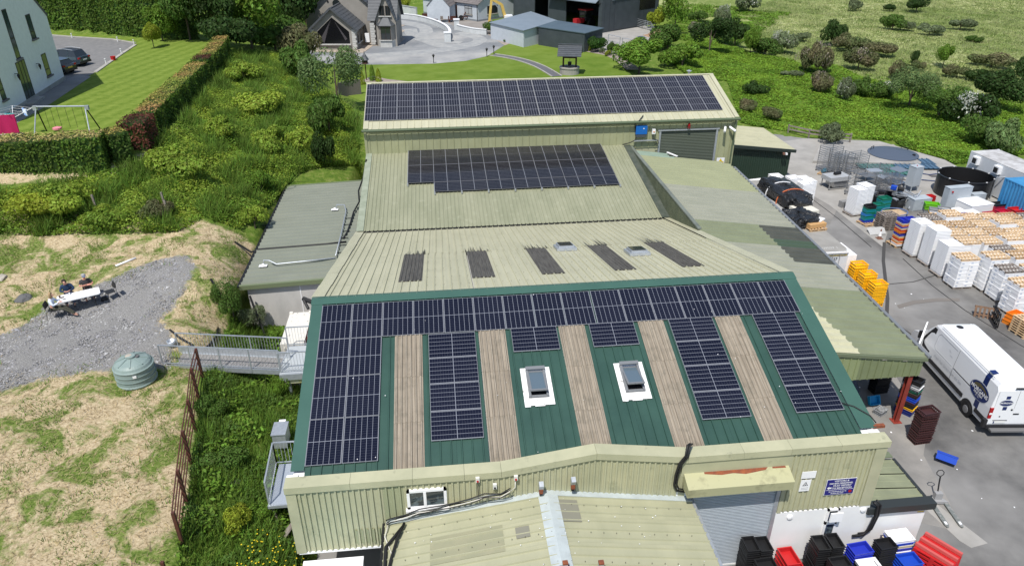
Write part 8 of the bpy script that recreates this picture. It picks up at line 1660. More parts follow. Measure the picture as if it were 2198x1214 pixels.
cable('black cables rising from the middle roof to the inverter', [(18.3,25.9,4.9),(18.9,26.0,5.0),(19.3,26.1,5.15),(19.35,26.15,5.5),(19.2,26.15,6.3),(19.45,25.9,6.7),(19.9,26.6,6.85)], .035, DARK)
cable('second cable loop under the switch box', [(20.65,26.1,5.55),(20.6,26.05,5.2),(21.0,26.05,5.1),(21.1,26.05,4.85),(20.8,26.05,4.8)], .03, DARK)
al = thing('alarm_beacon', 'red alarm beacon above the dark green roller door', 'lamp', (23.3,26.15,6.1)); part('dome', MB().lathe([(.09,0),(.09,.15),(0,.22)], 12,(0,-.05,0)), LRED, al); part('sounder', MB().box(-.09,-.12,-.2,.09,.05,0), mat('dark_red', (.15,.02,.02),.5), al)
for k, x_ in enumerate((26.1,26.45)): t = thing('camera', 'white security camera at the rear shed corner, %s one' % ('left', 'right')[k], 'camera', (x_, 26.1,5.85)); part('housing', MB().tube([(0,0,.05),(-.2 + .5 * k, -.45,-.15)], .09,8), WPLAST, t); part('bracket', MB().tube([(0,0,.05),(0,.2,.1)], .03,6), WPLAST, t)
p = ony(1537,350,26.24); sg = sign('white notice with a yellow triangle right of the rear roller door', p[0], p[2], .62,.42, WPLAST, 26.22); part('triangle', MB().add([(.14,-.016,.1),(.48,-.016,.1),(.31,-.016,.38)], [(0,1,2)]), mat('sign_yellow', (.7,.5,.02),.5), sg); part('print_line', MB().box(.05,-.016,.03,.57,-.013,.12), mat('sign_yellow', (.7,.5,.02),.5), sg)
fl2 = thing('floodlight', 'pair of small lamps at the green shed eaves', 'lamp', (33.0,29.8,2.45)); part('lamp', MB().box(-.12,-.15,-.1,.02,.05,.05), mat('cone_brown', (0.20,0.10,0.07),0.8), fl2); part('lamp', MB().box(.1,-.15,-.12,.24,.05,.03), WPLAST, fl2)
# droppings, screws and litter that nobody would count
ur = np.random.default_rng(77); mb = MB(); mk = MB()
for k in range(24):
 x_, y_ = ur.uniform(0,18.9), ur.uniform(-6.8,.3); s_ = ur.uniform(.005,.014); z_ = gz(y_) + .115; mb.add([(x_ - s_, y_ - s_ * 1.6, z_ - .3057 * s_ * 1.6),(x_ + s_, y_ - s_, z_ - .3057 * s_),(x_ + s_ * .8, y_ + s_ * 1.5, z_ + .3057 * s_ * 1.5),(x_ - s_, y_ + s_, z_ + .3057 * s_)], [(0,1,2,3)])
for k in range(70):
 x_ = ur.uniform(2.7,12.1); y_ = ur.uniform(-12.5,-7.9); z_ = (PZ + (x_ - pk) * (.149 if x_ < pk else -.166)) + .075; s_ = ur.uniform(.006,.018); mb.box(x_ - s_, y_ - s_, z_, x_ + s_, y_ + s_, z_ + .003)
o = part('bird_droppings', mb, WPLAST, None); tag(o, 'white bird droppings speckling the roofs', 'droppings', None, 'stuff')
for r_ in (1.2,2.6,4.2,5.8,7.4,9.4,11.2,13.0):
 for k in range(54): x_ = .17 + k * .347; y_ = RY + r_ + ur.normal(0,.01); mk.box(x_ - .008, y_ - .008, cz(y_) + .04, x_ + .008, y_ + .008, cz(y_) + .062)
for r_ in (-8.2,-9.3,-10.4,-11.5):
 for k in range(24): x_ = 2.7 + k * .4; z_ = (PZ + (x_ - pk) * (.149 if x_ < pk else -.166)); mk.box(x_ - .008, r_ - .008, z_ + .02, x_ + .008, r_ + .008, z_ + .07)
o = part('roof_screws', mk, mat('screw_grey', (.12,.115,.09),.6), None); tag(o, 'rows of dark roofing screws on the pale roofs', 'screws', None, 'stuff')
mb = MB()
for k in range(40): x_, y_ = ur.uniform(21.5,34), ur.uniform(-8,16); s_ = ur.uniform(.015,.05); mb.box(x_ - s_, y_ - s_, .02, x_ + s_, y_ + s_ * .7,.03, ur.uniform(0,3))
o = part('yard_litter', mb, WPLAST, None); tag(o, 'scraps of white litter blown over the yard', 'litter', None, 'stuff')
# annex roof services
za = lambda x: az(x) + .1
cable('thick black cable lying across the grey annex roof', [(-7.5,15.6,3.1),(-6.4,14.6,2.85),(-5.9,14.5, za(-5.9)),(-4,14.5, za(-4)),(-2,14.5, za(-2)),(-.9,14.6, za(-.9))], .06, DARK)
cable('black cable snaking along the annex and middle roof junction', [(-.35,25.2,4.7),(-.5,23.5,4.0),(-.75,22.0,3.6),(-.6,20.5,3.4),(-.85,19,3.3),(-.9,17.5,3.25),(-1.0,16,3.2),(-1.15,15.2,3.2)], .055, DARK)
for pts, lb in (([(-5.25,12.35, za(-5.2) + .02),(-5.2,12.45,3.32),(-4.9,12.4,3.3),(-4.5,12.2,3.16),(-3,12.3,3.2),(-1.3,12.45,3.25)], 'grey conduit running across the front of the annex roof'),([(-2.1,19.9, za(-2)),(-2.0,20.0,3.45),(-1.5,19.9,3.45),(-1.35,19.2,3.3),(-1.3,16,3.3),(-1.3,12.6,3.3)], 'grey conduit running up the right side of the annex roof')): solo('conduit', MB().tube(pts, .035,8), GALV, lb, 'pipe', smooth=True)
for k, (x_, y_) in enumerate(((-5.25,12.3),(-2.15,19.9))): solo('roof_flashing', MB().box(-.22,-.14,.05,.22,.14,.065).lathe([(.16,.06),(.06,.16),(0,.16)], 12), WPLAST, 'white flashing patch with dark boot on the annex roof, %s one' % ('front', 'rear')[k], 'flashing', TR((x_, y_, az(x_) + .03)))
for k in range(6): solo('strut', MB().bar((-1.3,13 + k, 3.28),(-.85,13.2 + k, 3.22),.04), DARK, 'dark bracket beside the annex conduit, %s from the front' % ORD[k], 'bracket', group='brackets beside the conduit')
fixture('camera', 'dark security camera at the left end of the ridge', 'camera', MB().tube([(-.5,.6,7.05),(-.85,.75,7.15)], .09,8).tube([(-.85,.75,7.15),(-.62,.35,6.9)], .06,8), DARK)
# white lorry and blue objects below the porch
lo = thing('box_lorry', 'white box lorry with turquoise lettered panel at the bottom left', 'lorry', (1.2,-10.5,0))
a_ = onz(655,1180,2.25); b_ = onz(782,1172,2.25); part('roof', MB().box(a_[0], -12.8,2.12, b_[0], FY - .16,2.2), WPLAST, lo, world=True); part('side', MB().box(a_[0] + .02,-12.8,.5, b_[0] - .02, FY - .2,2.12), WPLAST, lo, world=True)
pn = part('turquoise_panel', MB().box(a_[0] + .25,-12.7,2.2, b_[0] - .45,-8.42,2.215), mat('turquoise', (0.12,0.50,0.56),.4), lo, world=True)
part('oval_badge', MB().lathe([(.13,0),(.13,.006),(0,.006)], 20, sx=1.2, sy=.8).xf(Matrix.Translation((b_[0] - .68,-8.55,2.216))), VN, lo, world=True)
text('Morgans Fine Fish', .14, frame((a_[0] + .95,-8.62,2.218),(1,0,0),(0,1,0)), mat('white_letter', (.6,.75,.8),.5), lo).matrix_basis = lo.matrix_basis.inverted() @ frame((a_[0] + .95,-8.60,2.218),(1,0,0),(0,1,0))
cr = thing('blue_car', 'dark blue vehicle in shade under the porch edge', 'car', (2.2,-9.3,0)); part('body', MB().box(-.45,-1.8,.4,.35,.7,1.2), mat('dark_blue_paint', (0.01,0.09,0.22),.3), cr); part('wheel', MB().tube([(-.3,.6,1.35),(-.2,.62,1.35)], .33,16), DARK, cr)  # body in one even dark blue
# ---------------------------------------------------------------- vegetation
def leaves(name, P, Nn, S, m, asp=.55, seed=0):
 r = np.random.default_rng(seed); n = len(P); Nn = Nn / (np.linalg.norm(Nn, axis=1, keepdims=True) + 1e-9)
 a = np.cross(Nn, r.normal(size=(n, 3))); a /= np.linalg.norm(a, axis=1, keepdims=True) + 1e-9; b = np.cross(Nn, a); S = np.asarray(S)[:, None]
 V = np.stack([P - a * S, P + b * S * asp + Nn * S * .12, P + a * S, P - b * S * asp + Nn * S * .12], 1).reshape(-1,3)
 me = bpy.data.meshes.new(name); bulk(me, V, np.arange(4 * n).reshape(-1,4)); me.materials.append(m); return me
def blades(name, P, h, wd, m, lean=.35, seed=0):
 r = np.random.default_rng(seed); n = len(P); t = r.uniform(0,6.28, n); d = np.stack([np.cos(t), np.sin(t), np.zeros(n)], 1) * np.asarray(wd)[:, None]; L_ = r.normal(0, lean, (n, 3)); L_[:, 2] = 1; tip = P + L_ * np.asarray(h)[:, None]
 V = np.stack([P - d, P + d, tip], 1).reshape(-1,3); me = bpy.data.meshes.new(name); bulk(me, V, np.arange(3 * n).reshape(-1,3)); me.materials.append(m); return me
def lf(name, c, c2=None, isl=.4, **k):
 c = tuple(x * 1.18 for x in c); c2 = c2 and tuple(x * 1.18 for x in c2)
 return mat(name, c, .6, c2 or tuple(x * .65 for x in c), scale=.35, island=isl, spec=.2, leaf=.46, **k)
LV = dict(dark=lf('leaf_dark', (.050,.092,.022)), mid=lf('leaf_mid', (.105,.18,.034)), bright=lf('leaf_bright', (.17,.28,.036)), yellow=lf('leaf_yellow', (.33,.38,.04)), brown=lf('leaf_brown', (.19,.15,.09),(.10,.14,.045)), grey=lf('leaf_grey', (.19,.23,.12)),
          copper=lf('leaf_copper', (.06,.022,.024),(.18,.06,.04)), willow=lf('leaf_willow', (.165,.24,.085)), pale=lf('blossom_white', (.62,.62,.54)), pink=lf('blossom_pink', (.42,.34,.29)), laurel=lf('leaf_laurel', (.05,.115,.018)))
BARK = mat('bark', (.09,.07,.05),.9)
def crown(seed, n, kind='bush', sz=.11):
 r = np.random.default_rng(seed); lob = 9; c = r.normal(0,1,(lob, 3)); c /= np.linalg.norm(c, axis=1, keepdims=True); c[:, 2] = np.abs(c[:, 2]) * .9
 u = r.normal(0,1,(n, 3)); u /= np.linalg.norm(u, axis=1, keepdims=True); rad = r.uniform(.55,1.0, n) ** .5
 if kind == 'cone': z = r.uniform(0,1, n) ** 1.3; t = r.uniform(0,6.28, n); q = np.sqrt(1 - z ** 1.6) * (1 + .05 * np.sin(5 * t)) * r.uniform(.85,1, n); P = np.stack([q * np.cos(t), q * np.sin(t), z], 1); Nn = np.stack([np.cos(t), np.sin(t),.4 + 0 * t], 1)
 else:
  k = r.integers(0, lob, n); rr = r.uniform(.26,.56, lob); P = c[k] * (r.uniform(.9,1.3, lob) - rr)[k][:, None] * np.array([1,1,.8]) + u * rr[k][:, None] * rad[:, None]; P[:, 2] = P[:, 2] * .55 + .45; P[:, 2] = np.clip(P[:, 2], .02 + .1 * rad, 2); Nn = u.copy()
  if kind == 'tree': P[:, 2] = (P[:, 2] * .93 + .06) * 1.9
 return leaves('crown_mesh', P, Nn + r.normal(0,.55,(n, 3)) + np.array([0,0,.35]), r.uniform(.6,1.2, n) * sz, MATS['leaf_mid'], seed=seed)
CRM = dict(bush=[crown(s, 3200, 'bush', .07) for s in (1,2,3,4)], tree=[crown(s, 5200, 'tree', .058) for s in (5,6,7)], cone=[crown(8,1100, 'cone', .09)], fine=[crown(s, 5200, 'tree', .042) for s in (11,12)], dots=[crown(s, 420, 'bush', .045) for s in (9,10)])
TRK_ = MB().tube([(0,0,-.3),(.03,0,.25),(0,.02,.6)], .05,6, r1=.02).tube([(0,0,.2),(.25,.1,.6)], .025,5, r1=.01).tube([(0,0,.25),(-.22,.15,.62)], .025,5, r1=.01).mesh('trunk_mesh', BARK)
def plant(px, py, wpx, hpx, col, label, kind='bush', seed=0, dots=None, z=None, cat=None, group=None):
 p = T(px, py) if z is None else onz(px, py, z); D = np.linalg.norm(np.array(p) - CP); r_ = wpx / 2 * D / FPX; h = hpx * D / FPX / .8; p = (p[0], p[1] + r_ * .5,(hz(p[0], p[1] + r_ * .5) if z is None else z) - .1)
 cat = cat or dict(bush='bush', tree='tree', cone='conifer', fine='tree')[kind]
 t = thing({'bush': 'shrub', 'tree': 'tree', 'cone': 'dwarf_conifer', 'fine': 'tree'}[kind], label, cat, TR(p, seed * 1.3), group)
 ms = CRM[kind]; ax_ = 1 + .18 * math.sin(seed * 2.3) if kind != 'cone' else 1; hh = h / 1.9 if kind in ('tree', 'fine') else h; o = part('crown', ms[seed % len(ms)], None, t, Matrix.Diagonal((r_ * ax_, r_ / ax_, hh, 1))); o.material_slots[0].link = 'OBJECT'; o.material_slots[0].material = LV[col]
 o = part('trunk', TRK_, None, t, Matrix.Diagonal((r_, r_, h, 1)))
 if dots: o = part('blossom', CRM['dots'][seed % 2], None, t, Matrix.Diagonal((r_ * 1.04, r_ * 1.04, h * 1.04,1))); o.material_slots[0].link = 'OBJECT'; o.material_slots[0].material = LV[dots]
 return t
LV['bramble'] = lf('bramble_leaf', (.29,.36,.045),(.13,.21,.03)); CN = dict(bramble='bramble green', dark='dark green', mid='mid green', bright='bright green', yellow='yellow green', brown='brown leaved', grey='grey green', copper='copper', willow='feathery green', laurel='glossy green')
SB = [(1365,56,66,60, 'mid', 'tree', 'behind the farm gates'),(1452,76,60,78, 'bright', 'tree', 'taller one right of the farm gates'),(1410,66,40,34, 'yellow', 'bush', 'between the two gate side trees'),(1612,30,50,32, 'grey', 'bush', 'at the top edge beside the field fence', 'pale'),(1528,120,78,62, 'dark', 'tree', 'rounded one left of the bramble belt'),
      (1582,104,62,46, 'dark', 'bush', 'touching the rounded dark tree'),(1614,120,38,46, 'bright', 'bush', 'upright one between dark bushes'),(1650,126,72,30, 'mid', 'bush', 'low one behind the rear shed roof line'),(1682,118,52,36, 'grey', 'bush', 'flecked one left of the pink thorn', 'pale'),(1726,92,28,16, 'grey', 'bush', 'small one at the pasture edge'),(1552,66,32,40, 'grey', 'bush', 'pale blossomed one above the rounded tree', 'pale'),
      (1730,158,40,40, 'brown', 'bush', 'pink flowered thorn in mid field', 'pink'),(1760,164,46,52, 'brown', 'bush', 'fading thorn joined to the pink one', 'pink'),(1700,170,36,14, 'grey', 'bush', 'flat one left of the pink thorn'),(1848,154,52,36, 'brown', 'bush', 'round one right of the pink thorn', 'pink'),(1788,102,48,40, 'dark', 'bush', 'scrub at the start of the brown belt'),(1830,114,60,28, 'brown', 'bush', 'scrub in the middle of the brown belt'),
      (1885,124,66,24, 'brown', 'bush', 'scrub at the end of the brown belt'),(1766,204,44,36, 'brown', 'bush', 'thorn nearest the rear shed', 'pink'),(1815,220,36,38, 'grey', 'bush', 'white flowered thorn in the bracken', 'pale'),(1860,208,52,28, 'mid', 'bush', 'scrub right of the white thorn'),(1902,216,54,30, 'mid', 'bush', 'white flecked scrub in the bracken', 'pale'),(1932,172,38,28, 'brown', 'bush', 'thorn above the large willow scrub'),
      (1966,138,20,20, 'dark', 'bush', 'tiny one left of the lone green tree'),(2029,148,36,38, 'bright', 'tree', 'lone small tree in the upper field'),(1976,154,30,16, 'brown', 'bush', 'low one under the tiny dark bush'),(1968,240,100,66, 'willow', 'fine', 'large spreading willow scrub'),(2030,262,90,60, 'mid', 'fine', 'second spreading scrub right of the willow'),(2092,282,84,56, 'dark', 'bush', 'white flecked thorn near the right edge', 'pale'),
      (2152,240,92,60, 'dark', 'tree', 'broad tree at the right edge'),(2195,215,50,64, 'dark', 'tree', 'tree cut by the right edge'),(1922,68,42,24, 'mid', 'bush', 'lone hummock in the pale pasture'),(1945,68,30,16, 'grey', 'bush', 'grey neighbour of the lone hummock'),(1972,30,42,22, 'dark', 'bush', 'lone round one near the top edge'),(1912,26,22,12, 'dark', 'bush', 'small round one near the top edge'),(1834,26,28,18, 'grey', 'bush', 'left one of the top pasture bushes'),
      (2002,78,42,18, 'grey', 'bush', 'low mound in the pasture'),(2068,68,42,18, 'grey', 'bush', 'low mound nearer the right edge'),(2095,92,30,10, 'mid', 'bush', 'faint low tuft in the pasture'),(1378,166,112,66, 'bright', 'tree', 'full tree behind the rear shed ridge'),(1625,208,44,24, 'dark', 'bush', 'low one beside the rear shed verge'),(1655,262,46,26, 'brown', 'bush', 'thorn behind the green shed'),(1608,244,44,22, 'brown', 'bush', 'scrub behind the rear shed corner'),
      (1790,308,66,30, 'grey', 'bush', 'scrub by the timber rail'),(2168,336,80,50, 'willow', 'bush', 'scrub behind the cold store'),(2110,312,70,44, 'mid', 'bush', 'scrub left behind the cold store'),(1492,72,28,18, 'grey', 'bush', 'pinkish one left of the dark trees', 'pink'),(1440,110,90,40, 'mid', 'bush', 'scrub bank below the farm gates'),(1470,150,90,40, 'bright', 'bush', 'scrub behind the shed ridge'),(2060,170,40,20, 'brown', 'bush', 'thorn right of the lone tree'),
      (2140,150,60,22, 'brown', 'bush', 'thorn belt near the right edge'),(2110,180,40,20, 'dark', 'bush', 'low one in the right belt'),(1500,50,36,20, 'mid', 'bush', 'low one right of the tall gate tree'),
      (400,92,96,120, 'mid', 'tree', 'left one of the tall trees behind the hedge'),(462,98,110,130, 'dark', 'tree', 'middle one of the tall trees behind the hedge'),(535,112,130,130, 'bright', 'tree', 'broad one at the hedge end'),(625,108,130,130, 'dark', 'tree', 'tall one beside the stone house'),(580,70,150,110, 'dark', 'tree', 'rear one of the hedge end trees'),(510,58,150,110, 'dark', 'tree', 'rear tree at the top edge'),(655,62,90,90, 'dark', 'tree', 'dark one against the stone house wall'),(430,60,120,100, 'mid', 'tree', 'rear tree above the tall hedge end'),
      (475,112,110,60, 'dark', 'bush', 'undergrowth below the middle tall trees'),(585,112,120,60, 'mid', 'bush', 'undergrowth at the hedge end trees'),(640,128,84,56, 'brown', 'bush', 'withered one below the hedge end trees'),(648,172,90,60, 'mid', 'bush', 'ivy clad one left of the willow'),
      (328,106,36,42, 'yellow', 'tree', 'young sapling on the striped lawn'),(345,92,60,62, 'bright', 'tree', 'light tree against the tall hedge'),(722,236,116,112, 'willow', 'fine', 'grey green willow left of the rear shed'),(705,300,90,70, 'mid', 'bush', 'below the willow by the alley'),(700,362,56,64, 'dark', 'bush', 'dark holly at the alley mouth'),(640,330,90,40, 'bramble', 'bush', 'low one behind the grey annex'),(560,420,60,40, 'bright', 'bush', 'hanging over the annex edge'),(545,500,60,46, 'bramble', 'bush', 'in the ditch beside the annex'),
      (385,395,140,50, 'bramble', 'bush', 'big one in front of the hedge gap'),(500,700,70,86, 'mid', 'fine', 'leafy one at the bank edge by the ditch'),(545,720,50,60, 'grey', 'fine', 'wispy one before the concrete wall'),(590,735,60,30, 'bright', 'bush', 'low one under the container'),(600,862,46,50, 'bright', 'bush', 'nettle clump below the landing'),(520,770,70,30, 'mid', 'bush', 'scrub under the footbridge'),(505,1150,60,50, 'yellow', 'bush', 'yellow green dock near the bottom'),(560,1120,60,40, 'bright', 'bush', 'nettles under the balcony'),
      (470,1020,80,40, 'mid', 'bush', 'weeds in mid trench'),(450,900,60,40, 'mid', 'bush', 'weeds by the fence'),(330,480,60,34, 'brown', 'bush', 'ivy over the leaning post'),(230,490,80,30, 'bramble', 'bush', 'low bramble edge'),(60,480,90,40, 'yellow', 'bush', 'bramble clump at the left edge'),(140,470,100,46, 'bramble', 'bush', 'bramble clump above the table'),(470,300,80,36, 'bramble', 'bush', 'hump in mid bank'),(580,330,90,40, 'bramble', 'bush', 'hump above the annex'),(560,250,110,40, 'bramble', 'bush', 'broad hump in the upper bank'),(520,180,80,34, 'bramble', 'bush', 'hump below the hedge end')]
for i, s_ in enumerate(SB): plant(*s_[:4], s_[4], '%s %s, %s' % (CN[s_[4]], 'bush' if s_[5] == 'bush' else 'tree', s_[6]), s_[5], i, s_[7] if len(s_) > 7 else None)
GB = [(1211,103,14,24, 'yellow', 'cone', 'left tall cone in the gravel bed'),(1238,107,10,14, 'yellow', 'cone', 'smallest cone in the gravel bed'),(1263,110,13,25, 'yellow', 'cone', 'right tall cone in the gravel bed'),(1350,124,13,25, 'yellow', 'cone', 'cone near the mesh gate'),(778,182,12,22, 'yellow', 'cone', 'cone left of the bird house'),(800,174,13,26, 'bright', 'cone', 'cone behind the bird house'),(813,176,13,22, 'yellow', 'cone', 'cone right of the bird house'),
      (1058,74,40,22, 'mid', 'bush', 'clipped one left of the garden hedge'),(1085,80,36,20, 'brown', 'bush', 'purplish one in the garden hedge'),(1078,86,14,14, 'dark', 'bush', 'white flowering one in the bed', 'pale'),(1105,84,26,26, 'bright', 'bush', 'loose one in the garden bed'),(1124,88,16,14, 'yellow', 'bush', 'golden shrub in the garden bed'),(1130,80,26,18, 'mid', 'bush', 'behind the golden shrub'),(1144,90,14,18, 'copper', 'bush', 'spiky purple cordyline, left'),(1165,92,34,26, 'laurel', 'bush', 'first laurel before the low shed'),(1192,96,34,24, 'laurel', 'bush', 'second laurel before the low shed'),(1222,99,36,24, 'laurel', 'bush', 'third laurel before the low shed'),
      (1248,103,30,24, 'laurel', 'bush', 'fourth laurel before the low shed'),(1286,112,42,26, 'laurel', 'bush', 'last laurel by the concrete'),(1168,96,12,9, 'bright', 'bush', 'small low ball before the laurels'),(1186,97,18,12, 'mid', 'bush', 'low mound before the laurels'),(1306,121,16,11, 'yellow', 'bush', 'golden ball near the mesh gate'),(1318,118,26,22, 'mid', 'bush', 'behind the golden ball'),(1333,124,14,22, 'copper', 'bush', 'spiky purple cordyline, right'),(1089,92,14,7, 'mid', 'bush', 'low cushion at the bed corner'),(1293,116,12,12, 'grey', 'bush', 'grey tuft beside the last laurel'),(873,26,26,24, 'yellow', 'bush', 'round golden bush behind the white wall'),(858,24,20,24, 'dark', 'bush', 'dark one left of the round golden bush')]
for i, s_ in enumerate(GB): plant(*s_[:4], s_[4], '%s garden shrub, %s' % (CN[s_[4]], s_[6]), s_[5], i + 3, s_[7] if len(s_) > 7 else None, z=2.5)
# clipped hedges: a leafy box that follows its line
def hedge(label, pts, w_, h, zb, top, side, dens=85, sz=.1, seed=0, core=True):
 r = np.random.default_rng(seed); pts = [np.array(p[:2]) for p in pts]; t = thing('clipped_hedge', label, 'hedge', (*pts[0], zb)); mb = MB(); PA = []; NA = []; PT = []; NT = []
 for k, (a, b) in enumerate(zip(pts[:-1], pts[1:])):
  d = b - a; L_ = np.linalg.norm(d); d /= L_; nn = np.array([-d[1], d[0]]); mb.bar((*a, zb + h / 2 - .06),(*b, zb + h / 2 - .06), w_ - .25, h - .2)
  for s in (-1,1):
   n = int(L_ * h * dens); u = r.uniform(-.02,1.02, n) * L_; z = r.uniform(0, h, n); wob = .08 * np.sin(u * 2 + s) + r.normal(0,.05, n); P = a + d * u[:, None] + nn * s * (w_ / 2 + wob)[:, None]; PA.append(np.column_stack([P, zb + z])); NA.append(np.tile([*(nn * s),.25], (n, 1)))
  n = int(L_ * w_ * dens * 1.2); u = r.uniform(-.02,1.02, n) * L_; v = r.uniform(-.5,.5, n) * w_; P = a + d * u[:, None] + nn * v[:, None]; PT.append(np.column_stack([P, zb + h + .05 * np.sin(u * 1.7) + r.normal(0,.05, n)])); NT.append(np.tile([0,0,1.], (n, 1)))
 for e, sg_ in ((pts[0], -1),(pts[-1], 1)):
  d = (pts[1] - pts[0]) if sg_ < 0 else (pts[-1] - pts[-2]); d = d / np.linalg.norm(d); nn = np.array([-d[1], d[0]]); n = int(w_ * h * dens); v = r.uniform(-.5,.5, n) * w_; P = e + nn * v[:, None] + d * sg_ * .05; PA.append(np.column_stack([P, zb + r.uniform(0, h, n)])); NA.append(np.tile([*(d * sg_),.25], (n, 1)))
 part('inner_twigs', mb, LV['dark'], t, world=True, kind='stuff'); PA, NA, PT, NT = map(np.concatenate, (PA, NA, PT, NT))
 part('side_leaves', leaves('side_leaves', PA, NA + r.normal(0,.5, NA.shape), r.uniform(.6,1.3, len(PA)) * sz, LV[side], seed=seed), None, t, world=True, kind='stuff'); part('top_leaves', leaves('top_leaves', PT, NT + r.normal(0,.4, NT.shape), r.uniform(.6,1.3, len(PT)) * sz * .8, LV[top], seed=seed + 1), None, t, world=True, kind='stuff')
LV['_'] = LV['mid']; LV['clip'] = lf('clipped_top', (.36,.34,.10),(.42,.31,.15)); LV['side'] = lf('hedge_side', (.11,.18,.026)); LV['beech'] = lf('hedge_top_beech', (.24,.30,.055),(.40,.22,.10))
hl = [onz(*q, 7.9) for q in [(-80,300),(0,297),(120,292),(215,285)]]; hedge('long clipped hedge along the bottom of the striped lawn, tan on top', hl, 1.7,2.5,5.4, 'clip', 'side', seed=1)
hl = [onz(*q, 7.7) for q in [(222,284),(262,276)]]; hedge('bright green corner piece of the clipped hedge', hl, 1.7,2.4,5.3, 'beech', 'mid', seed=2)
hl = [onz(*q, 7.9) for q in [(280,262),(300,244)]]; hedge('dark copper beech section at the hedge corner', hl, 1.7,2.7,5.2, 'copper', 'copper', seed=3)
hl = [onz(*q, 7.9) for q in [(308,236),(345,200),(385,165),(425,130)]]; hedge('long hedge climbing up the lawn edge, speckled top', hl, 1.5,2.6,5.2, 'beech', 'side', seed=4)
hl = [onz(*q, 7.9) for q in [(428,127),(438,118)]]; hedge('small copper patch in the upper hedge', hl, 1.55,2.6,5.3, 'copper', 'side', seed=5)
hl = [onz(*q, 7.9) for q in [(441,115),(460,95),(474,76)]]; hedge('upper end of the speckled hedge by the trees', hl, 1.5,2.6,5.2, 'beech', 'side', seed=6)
hl = [onz(*q, 6.0) for q in [(60,60),(110,68),(200,72),(290,80),(400,86)]]; hedge('tall dark green clipped hedge behind the drive', [p + np.array([0,1.6,0]) for p in hl], 3.0,6.5,5.6, 'mid', 'side', dens=45, sz=.17, seed=7)
# ground cover that nobody could count
def scatter(poly, n, seed=0):
 r = np.random.default_rng(seed); pl = np.array(poly); lo, hi = pl.min(0), pl.max(0); out = []
 while sum(map(len, out)) < n: q = r.uniform(lo, hi, (n * 2,2)); out.append(q[inpoly(q[:, 0], q[:, 1], poly)])
 q = np.concatenate(out)[:n]; q = q[(np.minimum(pdist(q[:, 0], q[:, 1], YARD), np.minimum(pdist(q[:, 0], q[:, 1], LAWNW), pdist(q[:, 0], q[:, 1], GARDEN))) > .15)]; return q, H(q[:, 0], q[:, 1])
def humps(q, f=1.0): x, y = q[:, 0] * f, q[:, 1] * f; return .5 + .25 * np.sin(x * .9 + 1.3 * np.sin(y * .5)) + .25 * np.sin(y * 1.1 + 1.7 * np.sin(x * .6 + 1)) * np.cos(x * .35)
def tp(px): return [tuple(T(*q)[:2]) for q in px]
def cover(name, label, cat, poly, n, hmax, size, m, up=1.0, seed=0, thr=0, f=1.0):
 q, z = scatter(poly, n, seed); r = np.random.default_rng(seed + 50); hm = humps(q, f); k = hm > thr; q, z, hm = q[k], z[k], hm[k]; P = np.column_stack([q, z + hmax * hm * r.uniform(.35,1.05, len(q))]); gx_ = np.column_stack([r.normal(0,.6,(len(q),2)), np.full(len(q), up)])
 o = part(name, leaves(name, P, gx_, r.uniform(.6,1.3, len(q)) * size, m, seed=seed), None, None); tag(o, label, cat, None, 'stuff')
BANK = tp([(505,112),(600,125),(690,190),(770,250),(770,300),(774,384),(640,376),(585,440),(520,500),(440,470),(380,500),(200,505),(-60,505),(-60,420),(120,400),(250,372),(330,340),(345,290),(430,195)])
cover('brambles', 'yellow green bramble thicket over the left bank', 'brambles', BANK, 120000,.8,.08, lf('bramble_leaf', (.29,.36,.045),(.13,.21,.03)), seed=1)
cover('nettles', 'fresh green undergrowth between the brambles', 'nettles', BANK, 45000,.6,.085, LV['bright'], seed=2, f=1.6)
RFL = tp([(1590,265),(1560,175),(1480,170),(1420,120),(1500,80),(1640,125),(1800,145),(1900,185),(2060,200),(2230,230),(2230,330),(2075,352),(1990,355),(1920,305),(1700,285)])
cover('bracken', 'green bracken slope right of the rear shed', 'bracken', RFL, 150000,.55,.125, lf('bracken_leaf', (.22,.33,.035),(.12,.21,.025), isl=.45), seed=3, up=1.3)
cover('meadow_scrub', 'rough green growth behind the bracken', 'scrub', tp([(1480,90),(1350,60),(1480,10),(1700,30),(1560,110),(1700,130),(1850,160),(2000,190),(1700,150)]),16000,.5,.22, LV['bright'], seed=4, thr=.3)
TRN = [(-6.6,10),(-5.9,3),(-4.2,-7.3),(-3.4,-13),(.4,-13),(-.4,-7.7),(-.4,3.5),(-3.6,4.6),(-4,9.5)]
def grass(name, label, poly, n, h, wd, m, seed, lean=.35, off=None):
 q, z = scatter(poly, n, seed); r = np.random.default_rng(seed); hm = humps(q, 2.2)
 if off is not None: k = hm > off; q, z, hm = q[k], z[k], hm[k]
 o = part(name, blades(name, np.column_stack([q, z - .02]), h * (.4 + .9 * hm) * r.uniform(.6,1.2, len(q)), np.full(len(q), wd), m, lean, seed), None, None); tag(o, label, 'grass', None, 'stuff')
GRM = lf('long_grass', (.16,.25,.04), isl=.5); STR = lf('cut_straw', (.46,.36,.21), isl=.35)
grass('long_grass', 'tall grass and weeds between fence and works', TRN, 42000,.55,.022, GRM, 5); cover('weeds', 'broad leaved weeds in the trench beside the works', 'weeds', TRN, 26000,.5,.075, LV['mid'], seed=6, f=2.4, thr=.35); cover('bright_weeds', 'bright nettles scattered in the trench', 'weeds', TRN, 9000,.6,.085, LV['bright'], seed=7, f=3.1, thr=.55)
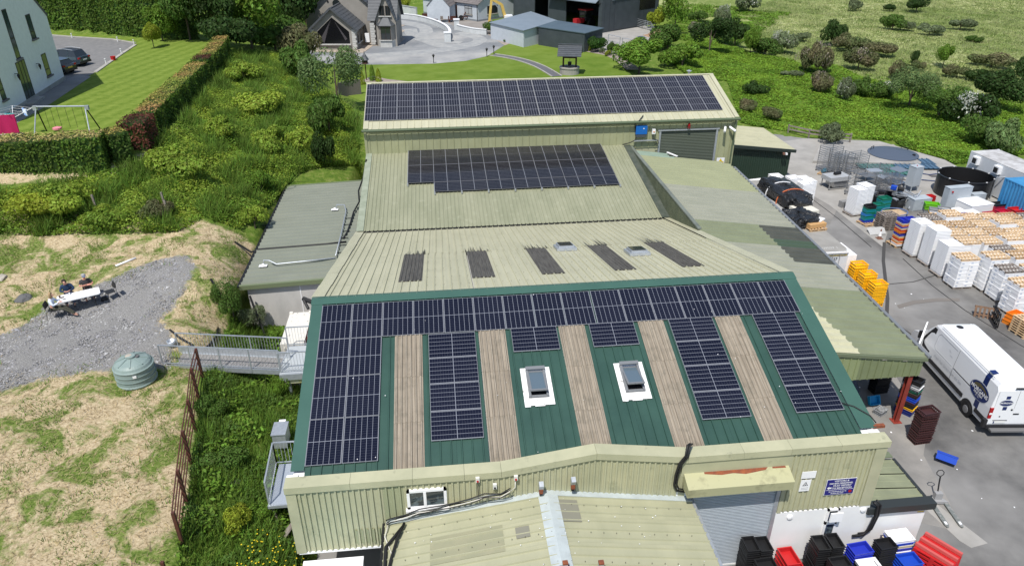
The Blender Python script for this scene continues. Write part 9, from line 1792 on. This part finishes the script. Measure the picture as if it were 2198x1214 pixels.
q, z = scatter([(-3.4,-10.5),(-.6,-10.5),(-.6,-6.4),(-2.2,-6)], 260,8); o = part('wildflowers', leaves('wildflowers', np.column_stack([q, z + .45]), np.tile([0,0,1.], (len(q),1)), np.full(len(q),.03), mat('flower_yellow', (.75,.55,.02),.6),.9), None, None); tag(o, 'small yellow wildflowers at the foot of the corner', 'flowers', None, 'stuff')
FLD = [(-30,18.5),(-22,17.5),(-12,17),(-7,17),(-6.6,10),(-5.6,4),(-6.2,2.5),(-4.5,-6),(-3.9,-16),(-24,-16)]
def nog(poly, n, seed): q, z = scatter(poly, n, seed); k = pdist(q[:, 0], q[:, 1], GP) > .3 - 1.5 * np.random.default_rng(seed).random(len(q)) ** 2; return q[k], z[k]
grass('bank_grass', 'long bright grass breaking through the brambles', BANK, 70000,.95,.035, GRM, 21,.45,.5)
q, z = nog(FLD, 60000,9); rr = np.random.default_rng(9); o = part('cut_straw', blades('cut_straw', np.column_stack([q, z + .01]), rr.uniform(.03,.12, len(q)), np.full(len(q),.014), STR, 1.6,9), None, None); tag(o, 'dry cut straw lying over the field', 'straw', None, 'stuff')
q, z = nog(FLD, 70000,10); hm = humps(q, 1.7) + .35 * humps(q, 6.1); k = hm > .78; q, z = q[k], z[k]; o = part('field_grass', blades('field_grass', np.column_stack([q, z]), rr.uniform(.06,.2, len(q)), np.full(len(q),.016), GRM, .5,10), None, None); tag(o, 'green grass tufts regrowing in the dry field', 'grass', None, 'stuff')
# loose stones on the gravel track
q, z = scatter(GP, 12000,11); r = np.random.default_rng(11); n = len(q); s_ = r.uniform(.012,.05, n) * np.where(r.random(n) > .97,2.2,1); base = np.array([(1,0,0),(-.5,.87,0),(-.5,-.87,0),(.1,0,.8)]); V = (base[None] + r.normal(0,.2,(n, 4,3))) * s_[:, None, None] + np.column_stack([q, z])[:, None, :]
me = bpy.data.meshes.new('loose_stones'); bulk(me, V.reshape(-1,3),(np.arange(n)[:, None, None] * 4 + np.array([(0,1,3),(1,2,3),(2,0,3)])[None]).reshape(-1,3)); me.materials.append(mat('gravel_stone', (.24,.24,.25),.85,(.38,.38,.37), scale=1.1, lo=.5, hi=.7, island=.5)); o = bpy.data.objects.new('loose_stones', me); C.objects.link(o); tag(o, 'loose grey stones strewn over the gravel track', 'stones', None, 'stuff')
PAST = tp([(1600,20),(1700,-12),(1900,-14),(2240,-14),(2230,195),(2050,190),(1900,175),(1640,110)]); q, z = scatter(PAST, 52000,12); hm = humps(q, .8); o = part('pasture_tussocks', blades('pasture_tussocks', np.column_stack([q, z]),.15 + .25 * hm, np.full(len(q),.06), lf('pale_tussock', (.38,.39,.19),(.13,.19,.045), isl=.35),.8,12), None, None); tag(o, 'pale rough tussocks in the far pasture', 'grass', None, 'stuff')
